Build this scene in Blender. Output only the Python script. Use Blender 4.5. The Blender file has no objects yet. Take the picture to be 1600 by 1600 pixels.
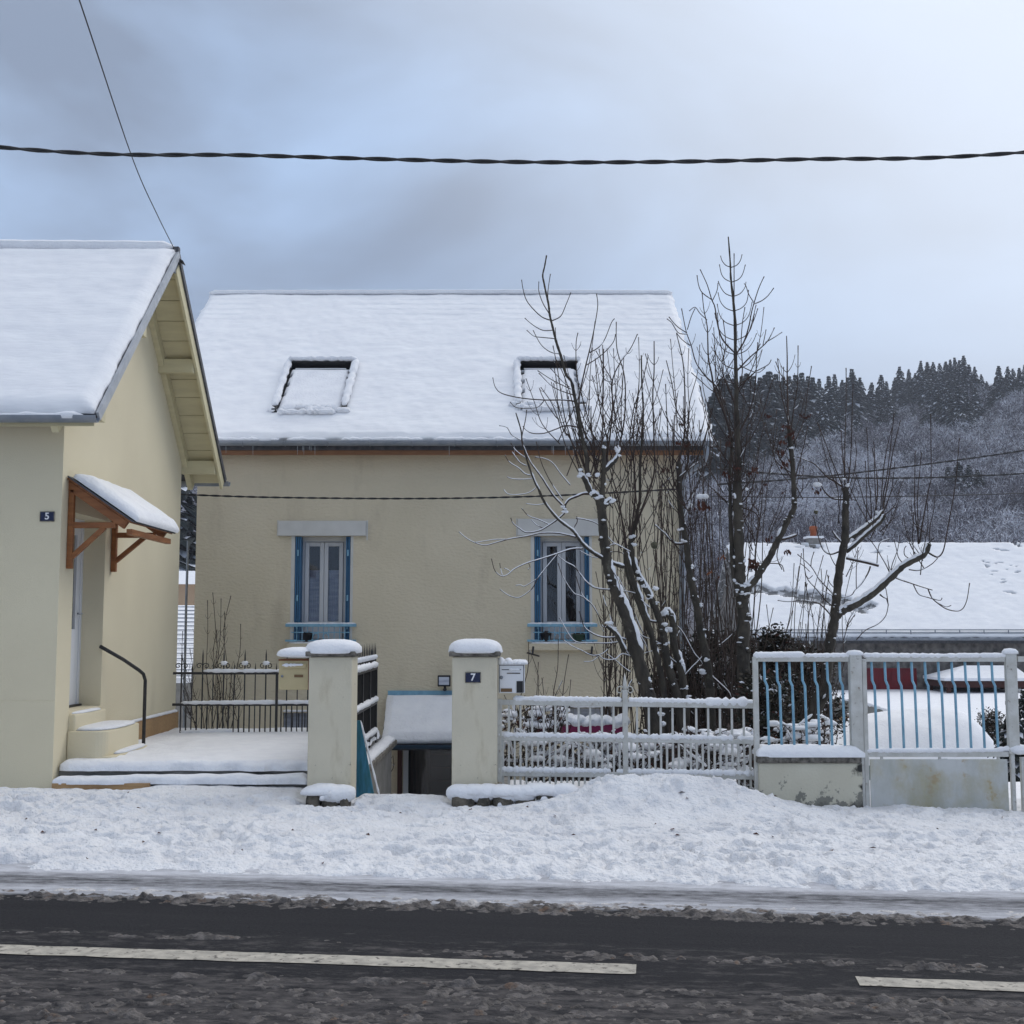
import bpy, math, random
import numpy as np
from mathutils import Vector

random.seed(7)
rng = np.random.default_rng(11)
C = bpy.context.scene.collection
SC = bpy.context.scene

# ------------------------------------------------------------------ camera
CAM_Z, F_PX, PITCH = 1.6, 1918.0, math.atan(180 / 1918.0)
cam_data = bpy.data.cameras.new('camera')
cam_data.sensor_width = 36.0
cam_data.lens = 36.0 * F_PX / 1600.0
cam_data.clip_start = 0.05
cam_data.clip_end = 3000.0
cam = bpy.data.objects.new('camera', cam_data)
cam.location = (0, 0, CAM_Z)
cam.rotation_euler = (math.pi / 2 + PITCH, 0, 0)
C.objects.link(cam)
SC.camera = cam

# ------------------------------------------------------------------ light, sky, exposure
SUN_AZ, SUN_EL = math.radians(48), math.radians(40)      # azimuth measured from +Y towards +X
SUN_DIR = Vector((math.sin(SUN_AZ) * math.cos(SUN_EL), math.cos(SUN_AZ) * math.cos(SUN_EL), math.sin(SUN_EL)))
sun_data = bpy.data.lights.new('sun', 'SUN')
sun_data.energy = 0.85
sun_data.angle = math.radians(40)
sun_data.color = (1.0, 0.96, 0.9)
sun = bpy.data.objects.new('sun', sun_data)
sun.rotation_euler = SUN_DIR.to_track_quat('Z', 'Y').to_euler()
C.objects.link(sun)

world = bpy.data.worlds.new('World')
SC.world = world
world.use_nodes = True
wt = world.node_tree
wt.nodes.clear()
def wn(kind, **kw):
    n = wt.nodes.new(kind)
    for k, v in kw.items():
        setattr(n, k, v)
    return n
w_out = wn('ShaderNodeOutputWorld')
w_bg = wn('ShaderNodeBackground')
w_bg.inputs['Strength'].default_value = 0.1
w_sky = wn('ShaderNodeTexSky', sky_type='NISHITA', sun_disc=False)
w_sky.sun_elevation = SUN_EL
w_sky.sun_rotation = SUN_AZ
w_sky.air_density = 1.0
w_sky.dust_density = 1.5
w_tc = wn('ShaderNodeTexCoord')
w_map = wn('ShaderNodeMapping')
w_map.inputs['Scale'].default_value = (1.0, 1.0, 2.2)
w_map.inputs['Location'].default_value = (26.33, 13.49, 8.72)
wt.links.new(w_tc.outputs['Generated'], w_map.inputs['Vector'])
w_n1 = wn('ShaderNodeTexNoise')
w_n1.inputs['Scale'].default_value = 2.7
w_n1.inputs['Detail'].default_value = 5.0
w_n1.inputs['Roughness'].default_value = 0.50
w_n1.inputs['Distortion'].default_value = 0.35
wt.links.new(w_map.outputs['Vector'], w_n1.inputs['Vector'])
w_r1 = wn('ShaderNodeValToRGB')                       # cloud deck: grey bellies to thin bright cloud
w_r1.color_ramp.elements[0].position = 0.40
w_r1.color_ramp.elements[0].color = (2.1, 2.6, 3.55, 1)
w_r1.color_ramp.elements[1].position = 0.63
w_r1.color_ramp.elements[1].color = (3.5, 4.7, 6.7, 1)
wt.links.new(w_n1.outputs['Fac'], w_r1.inputs['Fac'])
w_dot = wn('ShaderNodeVectorMath', operation='DOT_PRODUCT')   # the cloud is thinner and brighter round the hidden sun
w_dot.inputs[1].default_value = SUN_DIR
wt.links.new(w_tc.outputs['Generated'], w_dot.inputs[0])
w_mr = wn('ShaderNodeMapRange', interpolation_type='SMOOTHSTEP')
w_mr.inputs['From Min'].default_value = 0.58
w_mr.inputs['From Max'].default_value = 1.0
wt.links.new(w_dot.outputs['Value'], w_mr.inputs['Value'])
w_glow = wn('ShaderNodeMix', data_type='RGBA')
w_glow.inputs[7].default_value = (7.0, 7.6, 8.5, 1)
wt.links.new(w_mr.outputs['Result'], w_glow.inputs[0])
wt.links.new(w_r1.outputs['Color'], w_glow.inputs[6])
w_mask = wn('ShaderNodeMapRange')                      # how much clear sky shows through the deck
w_mask.inputs['From Min'].default_value = 0.50
w_mask.inputs['From Max'].default_value = 0.80
w_mask.inputs['To Min'].default_value = 0.96
w_mask.inputs['To Max'].default_value = 0.88
wt.links.new(w_n1.outputs['Fac'], w_mask.inputs['Value'])
w_mix = wn('ShaderNodeMix', data_type='RGBA')
wt.links.new(w_mask.outputs['Result'], w_mix.inputs[0])
wt.links.new(w_sky.outputs['Color'], w_mix.inputs[6])
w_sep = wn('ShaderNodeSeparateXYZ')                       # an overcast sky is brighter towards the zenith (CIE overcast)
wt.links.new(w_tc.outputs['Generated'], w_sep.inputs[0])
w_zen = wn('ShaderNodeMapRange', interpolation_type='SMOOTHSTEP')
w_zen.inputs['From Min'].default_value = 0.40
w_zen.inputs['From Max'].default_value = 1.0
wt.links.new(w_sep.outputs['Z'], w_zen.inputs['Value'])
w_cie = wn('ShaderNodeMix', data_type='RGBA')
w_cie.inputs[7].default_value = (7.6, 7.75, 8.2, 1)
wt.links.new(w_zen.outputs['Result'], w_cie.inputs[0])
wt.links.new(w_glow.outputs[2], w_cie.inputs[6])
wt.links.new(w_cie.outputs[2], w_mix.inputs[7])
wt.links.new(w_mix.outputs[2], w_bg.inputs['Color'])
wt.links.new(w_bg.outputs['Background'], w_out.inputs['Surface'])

SC.view_settings.view_transform = 'Standard'
SC.view_settings.look = 'None'
SC.view_settings.gamma = 1.0
SC.view_settings.exposure = 0.48
SC.view_settings.use_curve_mapping = False
HAZE = 0.00045
SC.render.engine = 'CYCLES'
SC.cycles.use_denoising = True
SC.cycles.max_bounces = 8
SC.cycles.transparent_max_bounces = 8
SC.cycles.caustics_reflective = False
SC.cycles.caustics_refractive = False

# ------------------------------------------------------------------ measuring helper
CP, SP = math.cos(PITCH), math.sin(PITCH)
def P(px, py, Y):
    """Point at depth Y on the sight line measured at pixel (px, py) of the 1600 px photograph."""
    u, v = (px - 800) / F_PX, (800 - py) / F_PX
    t = Y / (CP - v * SP)
    return Vector((u * t, Y, CAM_Z + t * (SP + v * CP)))
def PXZ(X, Y, Z):
    d, h = Y, Z - CAM_Z
    zc = d * CP + h * SP
    yc = -d * SP + h * CP
    return 800 + F_PX * X / zc, 800 - F_PX * yc / zc
def ppm(Y):
    return Y / F_PX

# ------------------------------------------------------------------ numpy noise
def _hash(ix, iy, seed):
    n = (ix.astype(np.int64) * 374761393 + iy.astype(np.int64) * 668265263 + seed * 1442695041) & 0xFFFFFFFF
    n = ((n ^ (n >> 13)) * 1274126177) & 0xFFFFFFFF
    return ((n ^ (n >> 16)) & 0xFFFF) / 65535.0
def vnoise(x, y, seed=0):
    x = np.asarray(x, float); y = np.asarray(y, float)
    ix, iy = np.floor(x), np.floor(y)
    fx, fy = x - ix, y - iy
    fx = fx * fx * fx * (fx * (fx * 6 - 15) + 10); fy = fy * fy * fy * (fy * (fy * 6 - 15) + 10)
    a, b = _hash(ix, iy, seed), _hash(ix + 1, iy, seed)
    c, d = _hash(ix, iy + 1, seed), _hash(ix + 1, iy + 1, seed)
    return (a * (1 - fx) + b * fx) * (1 - fy) + (c * (1 - fx) + d * fx) * fy
def fbm(x, y, oct=3, seed=0, gain=0.5):
    s, a, t = 0.0, 1.0, 0.0
    for o in range(oct):
        s = s + a * (vnoise(np.asarray(x) * 2.03 ** o + 17.3 * o, np.asarray(y) * 2.03 ** o - 9.1 * o, seed + o) - 0.5)
        t += a; a *= gain
    return 2 * s / t
def sstep(a, b, x):
    t = np.clip((np.asarray(x, float) - a) / (b - a), 0, 1)
    return t * t * (3 - 2 * t)

# ------------------------------------------------------------------ materials
M = {}
def mat(name, col, rough=0.7, col2=None, scale=8.0, bump=0.0, bscale=60.0, metal=0.0, spec=0.4, stretch=(1, 1, 1),
        detail=4.0, lo=0.35, hi=0.65, bstretch=None):
    m = bpy.data.materials.new(name)
    m.use_nodes = True
    nt = m.node_tree
    b = nt.nodes['Principled BSDF']
    b.inputs['Base Color'].default_value = (*col, 1)
    b.inputs['Roughness'].default_value = rough
    b.inputs['Metallic'].default_value = metal
    b.inputs['Specular IOR Level'].default_value = spec
    tc = nt.nodes.new('ShaderNodeTexCoord')
    mp = nt.nodes.new('ShaderNodeMapping')
    mp.inputs['Scale'].default_value = stretch
    nt.links.new(tc.outputs['Object'], mp.inputs['Vector'])
    if col2 is not None:
        n = nt.nodes.new('ShaderNodeTexNoise')
        n.inputs['Scale'].default_value = scale
        n.inputs['Detail'].default_value = detail
        nt.links.new(mp.outputs['Vector'], n.inputs['Vector'])
        r = nt.nodes.new('ShaderNodeValToRGB')
        r.color_ramp.elements[0].position = lo
        r.color_ramp.elements[0].color = (*col, 1)
        r.color_ramp.elements[1].position = hi
        r.color_ramp.elements[1].color = (*col2, 1)
        nt.links.new(n.outputs['Fac'], r.inputs['Fac'])
        nt.links.new(r.outputs['Color'], b.inputs['Base Color'])
    if bump > 0:
        n2 = nt.nodes.new('ShaderNodeTexNoise')
        n2.inputs['Scale'].default_value = bscale
        n2.inputs['Detail'].default_value = 5.0
        src = mp
        if bstretch:
            src = nt.nodes.new('ShaderNodeMapping')
            src.inputs['Scale'].default_value = bstretch
            nt.links.new(tc.outputs['Object'], src.inputs['Vector'])
        nt.links.new(src.outputs['Vector'], n2.inputs['Vector'])
        bp = nt.nodes.new('ShaderNodeBump')
        bp.inputs['Strength'].default_value = 1.0
        bp.inputs['Distance'].default_value = bump
        nt.links.new(n2.outputs['Fac'], bp.inputs['Height'])
        nt.links.new(bp.outputs['Normal'], b.inputs['Normal'])
    M[name] = m
    return m

def overlay(m, col, scale, lo, hi, stretch=(1, 1, 1), zrange=None, detail=6.0, axis='Z', amount=1.0):
    """A layer of stain or peeled paint with its own shape over a material's base colour."""
    nt = m.node_tree
    b = nt.nodes['Principled BSDF']
    tc = nt.nodes.new('ShaderNodeTexCoord')
    mp = nt.nodes.new('ShaderNodeMapping')
    mp.inputs['Scale'].default_value = stretch
    nt.links.new(tc.outputs['Object'], mp.inputs['Vector'])
    n = nt.nodes.new('ShaderNodeTexNoise')
    n.inputs['Scale'].default_value = scale
    n.inputs['Detail'].default_value = detail
    n.inputs['Roughness'].default_value = 0.62
    nt.links.new(mp.outputs['Vector'], n.inputs['Vector'])
    val = n.outputs['Fac']
    if zrange:
        sp = nt.nodes.new('ShaderNodeSeparateXYZ')
        nt.links.new(tc.outputs['Object'], sp.inputs['Vector'])
        zr = nt.nodes.new('ShaderNodeMapRange')
        zr.inputs['From Min'].default_value = zrange[0]
        zr.inputs['From Max'].default_value = zrange[1]
        zr.inputs['To Min'].default_value = zrange[2]
        zr.inputs['To Max'].default_value = zrange[3]
        nt.links.new(sp.outputs[axis], zr.inputs['Value'])
        ad = nt.nodes.new('ShaderNodeMath'); ad.operation = 'ADD'
        nt.links.new(val, ad.inputs[0]); nt.links.new(zr.outputs['Result'], ad.inputs[1])
        val = ad.outputs[0]
    mr = nt.nodes.new('ShaderNodeMapRange')
    mr.inputs['From Min'].default_value = lo
    mr.inputs['From Max'].default_value = hi
    mr.inputs['To Max'].default_value = amount
    nt.links.new(val, mr.inputs['Value'])
    mx = nt.nodes.new('ShaderNodeMix'); mx.data_type = 'RGBA'
    nt.links.new(mr.outputs['Result'], mx.inputs[0])
    inp = b.inputs['Base Color']
    if inp.is_linked:
        nt.links.new(inp.links[0].from_socket, mx.inputs[6])
    else:
        mx.inputs[6].default_value = inp.default_value
    mx.inputs[7].default_value = (*col, 1)
    nt.links.new(mx.outputs[2], inp)

mat('snow', (0.84, 0.85, 0.87), 0.75, (0.78, 0.79, 0.82), 5.0, bump=0.012, bscale=28.0, spec=0.25)
mat('snow_roof', (0.86, 0.87, 0.885), 0.75, (0.80, 0.81, 0.835), 3.0, bump=0.007, bscale=6.0, spec=0.25, stretch=(0.6, 1.6, 1.6), bstretch=(1.0, 3.6, 3.6))
mat('snow_trodden', (0.77, 0.78, 0.80), 0.75, (0.71, 0.715, 0.735), 2.0, bump=0.028, bscale=34.0, spec=0.25)
overlay(M['snow_trodden'], (0.45, 0.41, 0.37), 9.0, 0.64, 0.80, amount=0.3)
mat('snow_dirty', (0.60, 0.58, 0.56), 0.8, (0.33, 0.30, 0.27), 14.0, bump=0.01, bscale=60)
mat('slush', (0.155, 0.14, 0.132), 0.75, (0.05, 0.045, 0.043), 16.0, bump=0.014, bscale=70.0, spec=0.35)
overlay(M['slush'], (0.58, 0.56, 0.55), 5.0, 0.50, 0.70, zrange=(6.95, 7.35, -0.25, 0.16), axis='Y')
overlay(M['slush'], (0.16, 0.10, 0.065), 7.0, 0.60, 0.68, amount=0.8)
mat('stucco_left', (0.71, 0.64, 0.465), 0.9, (0.67, 0.60, 0.435), 0.8, bump=0.004, bscale=90.0, spec=0.15)
mat('stucco_main', (0.665, 0.59, 0.445), 0.92, (0.615, 0.545, 0.405), 0.9, bump=0.016, bscale=15.0, spec=0.12, bstretch=(1.0, 1.0, 1.9))
overlay(M['stucco_main'], (0.40, 0.34, 0.25), 1.6, 0.56, 0.75, stretch=(1, 1, 0.35), amount=0.5)
mat('trim_paint', (0.60, 0.595, 0.57), 0.7, (0.55, 0.545, 0.52), 5.0, bump=0.003, bscale=70)
mat('pillar_paint', (0.63, 0.58, 0.455), 0.85, (0.58, 0.535, 0.42), 2.5, bump=0.004, bscale=60.0, spec=0.2)
overlay(M['pillar_paint'], (0.17, 0.15, 0.12), 22.0, 0.635, 0.70, zrange=(0.0, 0.55, 0.07, -0.06))
overlay(M['pillar_paint'], (0.34, 0.28, 0.17), 6.0, 0.56, 0.75, stretch=(1, 1, 0.3), amount=0.45)
mat('cap_stone', (0.06, 0.055, 0.048), 0.9, (0.20, 0.185, 0.16), 22.0, bump=0.01, bscale=45)
mat('ledge_stone', (0.045, 0.042, 0.035), 0.95, (0.16, 0.14, 0.11), 14.0, bump=0.03, bscale=20)
mat('wall_peeled', (0.58, 0.555, 0.45), 0.9, (0.53, 0.50, 0.40), 3.0, bump=0.005, bscale=40)
overlay(M['wall_peeled'], (0.22, 0.215, 0.185), 3.6, 0.51, 0.535, zrange=(0.0, 0.55, 0.12, -0.20))
overlay(M['wall_peeled'], (0.04, 0.04, 0.036), 4.5, 0.53, 0.68, zrange=(0.02, 0.40, 0.12, -0.2))
overlay(M['wall_peeled'], (0.035, 0.035, 0.032), 6.0, 0.62, 0.74, zrange=(0.28, 0.55, -0.1, 0.22), axis='X')
mat('white_iron', (0.56, 0.56, 0.535), 0.6, (0.46, 0.455, 0.42), 9.0, bump=0.002, bscale=60)
overlay(M['white_iron'], (0.16, 0.11, 0.075), 24.0, 0.62, 0.72, amount=0.7)
mat('gate_sheet', (0.56, 0.57, 0.56), 0.5, (0.48, 0.49, 0.46), 2.4, bump=0.006, bscale=6.0)
overlay(M['gate_sheet'], (0.37, 0.31, 0.13), 3.4, 0.47, 0.70, stretch=(1, 1, 0.7), amount=0.75)
overlay(M['gate_sheet'], (0.36, 0.22, 0.06), 7.0, 0.60, 0.70, amount=0.6)
overlay(M['gate_sheet'], (0.34, 0.355, 0.32), 5.0, 0.44, 0.68, stretch=(1, 1, 0.3), amount=0.5)
mat('blue_iron', (0.17, 0.34, 0.47), 0.5, (0.22, 0.43, 0.56), 12.0, bump=0.001)
mat('blue_shutter', (0.028, 0.105, 0.215), 0.5, (0.038, 0.135, 0.25), 6.0)
mat('blue_board', (0.05, 0.22, 0.36), 0.7, (0.03, 0.14, 0.17), 4.0, bump=0.004, bscale=12, stretch=(6, 6, 1))
mat('black_iron', (0.018, 0.018, 0.02), 0.5, (0.035, 0.032, 0.03), 20)
mat('zinc', (0.20, 0.225, 0.26), 0.5, (0.27, 0.29, 0.32), 6.0, metal=0.4)
mat('zinc_light', (0.42, 0.44, 0.47), 0.5, (0.33, 0.35, 0.38), 9.0, metal=0.2)
mat('slate', (0.045, 0.047, 0.055), 0.6, (0.09, 0.09, 0.1), 14.0, bump=0.006, bscale=25)
mat('wood_stain', (0.30, 0.115, 0.035), 0.5, (0.20, 0.07, 0.02), 3.0, bump=0.002, bscale=20, stretch=(1, 1, 8))
mat('wood_fascia', (0.27, 0.125, 0.055), 0.6, (0.20, 0.09, 0.04), 5.0, stretch=(1, 8, 8))
mat('wood_raw', (0.42, 0.27, 0.13), 0.8, (0.33, 0.20, 0.10), 6.0, stretch=(1, 8, 8))
mat('cream_wood', (0.62, 0.56, 0.36), 0.65, (0.56, 0.50, 0.32), 3.0, bump=0.001, stretch=(1, 4, 4))
mat('pvc_white', (0.72, 0.73, 0.75), 0.35)
mat('pvc_frame', (0.52, 0.53, 0.55), 0.35)
mat('lace', (0.55, 0.58, 0.66), 0.9, (0.36, 0.39, 0.48), 7.0, stretch=(0.5, 1, 4))
mat('curtain_brown', (0.11, 0.085, 0.065), 0.9, (0.05, 0.04, 0.035), 9.0, stretch=(3, 1, 0.2))
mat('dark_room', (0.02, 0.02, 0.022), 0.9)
mat('plastic_black', (0.012, 0.012, 0.014), 0.4)
mat('plastic_green', (0.02, 0.05, 0.03), 0.5)
mat('magenta', (0.22, 0.012, 0.075), 0.5)
mat('letterbox_beige', (0.50, 0.415, 0.235), 0.5, (0.46, 0.38, 0.21), 5)
mat('rust_edge', (0.18, 0.07, 0.03), 0.8)
mat('brass', (0.17, 0.10, 0.05), 0.4, metal=0.4)
mat('enamel_blue', (0.006, 0.012, 0.05), 0.25)
mat('enamel_white', (0.75, 0.75, 0.76), 0.3)
mat('concrete', (0.26, 0.25, 0.235), 0.9, (0.19, 0.185, 0.17), 5.0, bump=0.006, bscale=30)
mat('terracotta', (0.30, 0.085, 0.035), 0.8)
mat('barn_stone', (0.065, 0.062, 0.06), 0.95, (0.20, 0.185, 0.17), 3.0, bump=0.1, bscale=3.0, detail=6)
mat('barn_red', (0.16, 0.006, 0.012), 0.6, (0.11, 0.005, 0.01), 3.0)
mat('barn_tile', (0.16, 0.165, 0.17), 0.9, (0.52, 0.53, 0.55), 4.0, bump=0.05, bscale=6, lo=0.5, hi=0.6)
mat('tan_wall', (0.40, 0.28, 0.18), 0.9)
mat('bark', (0.070, 0.060, 0.046), 0.9, (0.032, 0.028, 0.023), 9.0, bump=0.024, bscale=22, stretch=(1, 1, 0.5))
overlay(M['bark'], (0.15, 0.145, 0.115), 14.0, 0.6, 0.72, amount=0.6)
mat('twig', (0.036, 0.024, 0.02), 0.8, (0.055, 0.035, 0.027), 3.0)
mat('shoot', (0.065, 0.045, 0.034), 0.8, (0.04, 0.028, 0.022), 3.0)
mat('dry_leaf', (0.055, 0.018, 0.012), 0.8, (0.095, 0.032, 0.018), 9.0)
mat('dry_leaf_orange', (0.25, 0.085, 0.03), 0.8)
mat('evergreen', (0.013, 0.02, 0.010), 0.7, (0.035, 0.022, 0.012), 3.5)
mat('spruce', (0.012, 0.018, 0.018), 0.9, (0.022, 0.028, 0.026), 2.0)
mat('spruce_snow', (0.62, 0.65, 0.71), 0.9)
mat('far_frost', (0.66, 0.68, 0.74), 0.95)
mat('far_grey', (0.31, 0.31, 0.35), 0.95)
mat('far_twig', (0.10, 0.09, 0.105), 0.95)
mat('hill_soil', (0.10, 0.095, 0.105), 0.95, (0.38, 0.39, 0.43), 0.09, lo=0.45, hi=0.7, detail=8)
mat('marking', (0.46, 0.425, 0.36), 0.7, (0.30, 0.28, 0.24), 16.0, bump=0.003, bscale=70)
overlay(M['marking'], (0.07, 0.062, 0.055), 22.0, 0.56, 0.66)
mat('rubber', (0.012, 0.012, 0.013), 0.55, (0.03, 0.03, 0.032), 3.0)
mat('suet', (0.05, 0.055, 0.035), 0.9, (0.12, 0.11, 0.07), 30, bump=0.01, bscale=60)
mat('car_paint', (0.18, 0.30, 0.30), 0.35)
mat('car_glass', (0.02, 0.025, 0.028), 0.1)
mat('dark_eaves', (0.06, 0.022, 0.018), 0.8)
mat('door_glass', (0.03, 0.033, 0.035), 0.25, spec=0.12)
mat('matte_black', (0.012, 0.012, 0.013), 0.95, spec=0.08)
mat('porch_gutter', (0.02, 0.05, 0.085), 0.6)
mat('ice', (0.70, 0.75, 0.80), 0.1)

def glass_mat():
    m = bpy.data.materials.new('window_glass'); m.use_nodes = True
    nt = m.node_tree; nt.nodes.clear()
    o = nt.nodes.new('ShaderNodeOutputMaterial')
    tr = nt.nodes.new('ShaderNodeBsdfTransparent'); tr.inputs['Color'].default_value = (0.82, 0.84, 0.88, 1)
    gl = nt.nodes.new('ShaderNodeBsdfGlossy'); gl.inputs['Roughness'].default_value = 0.03
    fr = nt.nodes.new('ShaderNodeFresnel'); fr.inputs['IOR'].default_value = 1.55
    tc = nt.nodes.new('ShaderNodeTexCoord'); n = nt.nodes.new('ShaderNodeTexNoise'); n.inputs['Scale'].default_value = 2.0
    bp = nt.nodes.new('ShaderNodeBump'); bp.inputs['Distance'].default_value = 0.004
    nt.links.new(tc.outputs['Object'], n.inputs['Vector']); nt.links.new(n.outputs['Fac'], bp.inputs['Height'])
    nt.links.new(bp.outputs['Normal'], gl.inputs['Normal'])
    mx = nt.nodes.new('ShaderNodeMixShader')
    nt.links.new(fr.outputs['Fac'], mx.inputs['Fac'])
    nt.links.new(tr.outputs['BSDF'], mx.inputs[1]); nt.links.new(gl.outputs['BSDF'], mx.inputs[2])
    nt.links.new(mx.outputs['Shader'], o.inputs['Surface'])
    M['window_glass'] = m
glass_mat()

def road_mat():
    m = bpy.data.materials.new('asphalt'); m.use_nodes = True
    nt = m.node_tree; b = nt.nodes['Principled BSDF']
    L = nt.links.new
    tc = nt.nodes.new('ShaderNodeTexCoord')
    sp = nt.nodes.new('ShaderNodeSeparateXYZ'); L(tc.outputs['Object'], sp.inputs[0])
    def noise(scale, st, det=5.0, rough=0.6):
        mp = nt.nodes.new('ShaderNodeMapping'); mp.inputs['Scale'].default_value = st
        L(tc.outputs['Object'], mp.inputs['Vector'])
        n = nt.nodes.new('ShaderNodeTexNoise'); n.inputs['Scale'].default_value = scale
        n.inputs['Detail'].default_value = det; n.inputs['Roughness'].default_value = rough
        L(mp.outputs['Vector'], n.inputs['Vector']); return n.outputs['Fac']
    def ramp(sock, stops):
        r = nt.nodes.new('ShaderNodeValToRGB')
        mr = nt.nodes.new('ShaderNodeMapRange'); mr.inputs['From Min'].default_value = 4.0; mr.inputs['From Max'].default_value = 9.0
        L(sock, mr.inputs['Value']); L(mr.outputs['Result'], r.inputs['Fac'])
        el = r.color_ramp.elements
        while len(el) < len(stops): el.new(0.5)
        for e, (y, v) in zip(el, stops):
            e.position = (y - 4.0) / 5.0; e.color = (v + 0.5, v + 0.5, v + 0.5, 1)
        r.color_ramp.interpolation = 'LINEAR'
        return math_('SUBTRACT', r.outputs['Color'], 0.5)
    def math_(op, a, c):
        n = nt.nodes.new('ShaderNodeMath'); n.operation = op; n.use_clamp = False
        for i, s in enumerate((a, c)):
            if isinstance(s, (int, float)): n.inputs[i].default_value = s
            else: L(s, n.inputs[i])
        return n.outputs[0]
    grain = noise(70, (0.8, 1, 1), 4, 0.75)
    streak = noise(3.0, (0.16, 2.6, 1), 6, 0.65)
    patch = noise(11.0, (0.6, 1.4, 1), 7, 0.72)
    base = nt.nodes.new('ShaderNodeValToRGB')
    base.color_ramp.elements[0].color = (0.011, 0.0115, 0.015, 1); base.color_ramp.elements[0].position = 0.3
    base.color_ramp.elements[1].color = (0.044, 0.043, 0.045, 1); base.color_ramp.elements[1].position = 0.80
    L(math_('ADD', math_('MULTIPLY', grain, 0.7), math_('MULTIPLY', streak, 0.3)), base.inputs['Fac'])
    # thin slush film left between the wheel tracks
    f1 = ramp(sp.outputs['Y'], [(4.0, 0.09), (5.55, 0.08), (5.9, -0.04), (6.18, 0.03), (6.4, -0.04), (6.65, -0.12)])
    k1 = nt.nodes.new('ShaderNodeMapRange'); k1.inputs['From Min'].default_value = 0.50; k1.inputs['From Max'].default_value = 0.72
    L(math_('ADD', math_('ADD', math_('MULTIPLY', patch, 0.8), math_('MULTIPLY', streak, 0.2)), f1), k1.inputs['Value'])
    m1 = nt.nodes.new('ShaderNodeMix'); m1.data_type = 'RGBA'
    L(math_('MULTIPLY', k1.outputs['Result'], 0.75), m1.inputs[0]); L(base.outputs['Color'], m1.inputs[6])
    m1.inputs[7].default_value = (0.15, 0.137, 0.132, 1)
    # frozen film in the gutter beside the verge
    f2 = ramp(sp.outputs['Y'], [(7.0, -0.5), (7.22, 0.16), (7.36, 0.22), (7.50, 0.07), (7.66, 0.02), (7.84, 0.24)])
    k2 = nt.nodes.new('ShaderNodeMapRange'); k2.inputs['From Min'].default_value = 0.42; k2.inputs['From Max'].default_value = 0.80
    L(math_('ADD', math_('ADD', math_('MULTIPLY', streak, 0.45), math_('MULTIPLY', patch, 0.55)), f2), k2.inputs['Value'])
    m2 = nt.nodes.new('ShaderNodeMix'); m2.data_type = 'RGBA'
    L(k2.outputs['Result'], m2.inputs[0]); L(m1.outputs[2], m2.inputs[6])
    m2.inputs[7].default_value = (0.55, 0.56, 0.60, 1)
    L(m2.outputs[2], b.inputs['Base Color'])
    b.inputs['Roughness'].default_value = 0.85
    b.inputs['Specular IOR Level'].default_value = 0.12
    bp = nt.nodes.new('ShaderNodeBump'); bp.inputs['Distance'].default_value = 0.008
    L(grain, bp.inputs['Height']); L(bp.outputs['Normal'], b.inputs['Normal'])
    M['asphalt'] = m
road_mat()

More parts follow.
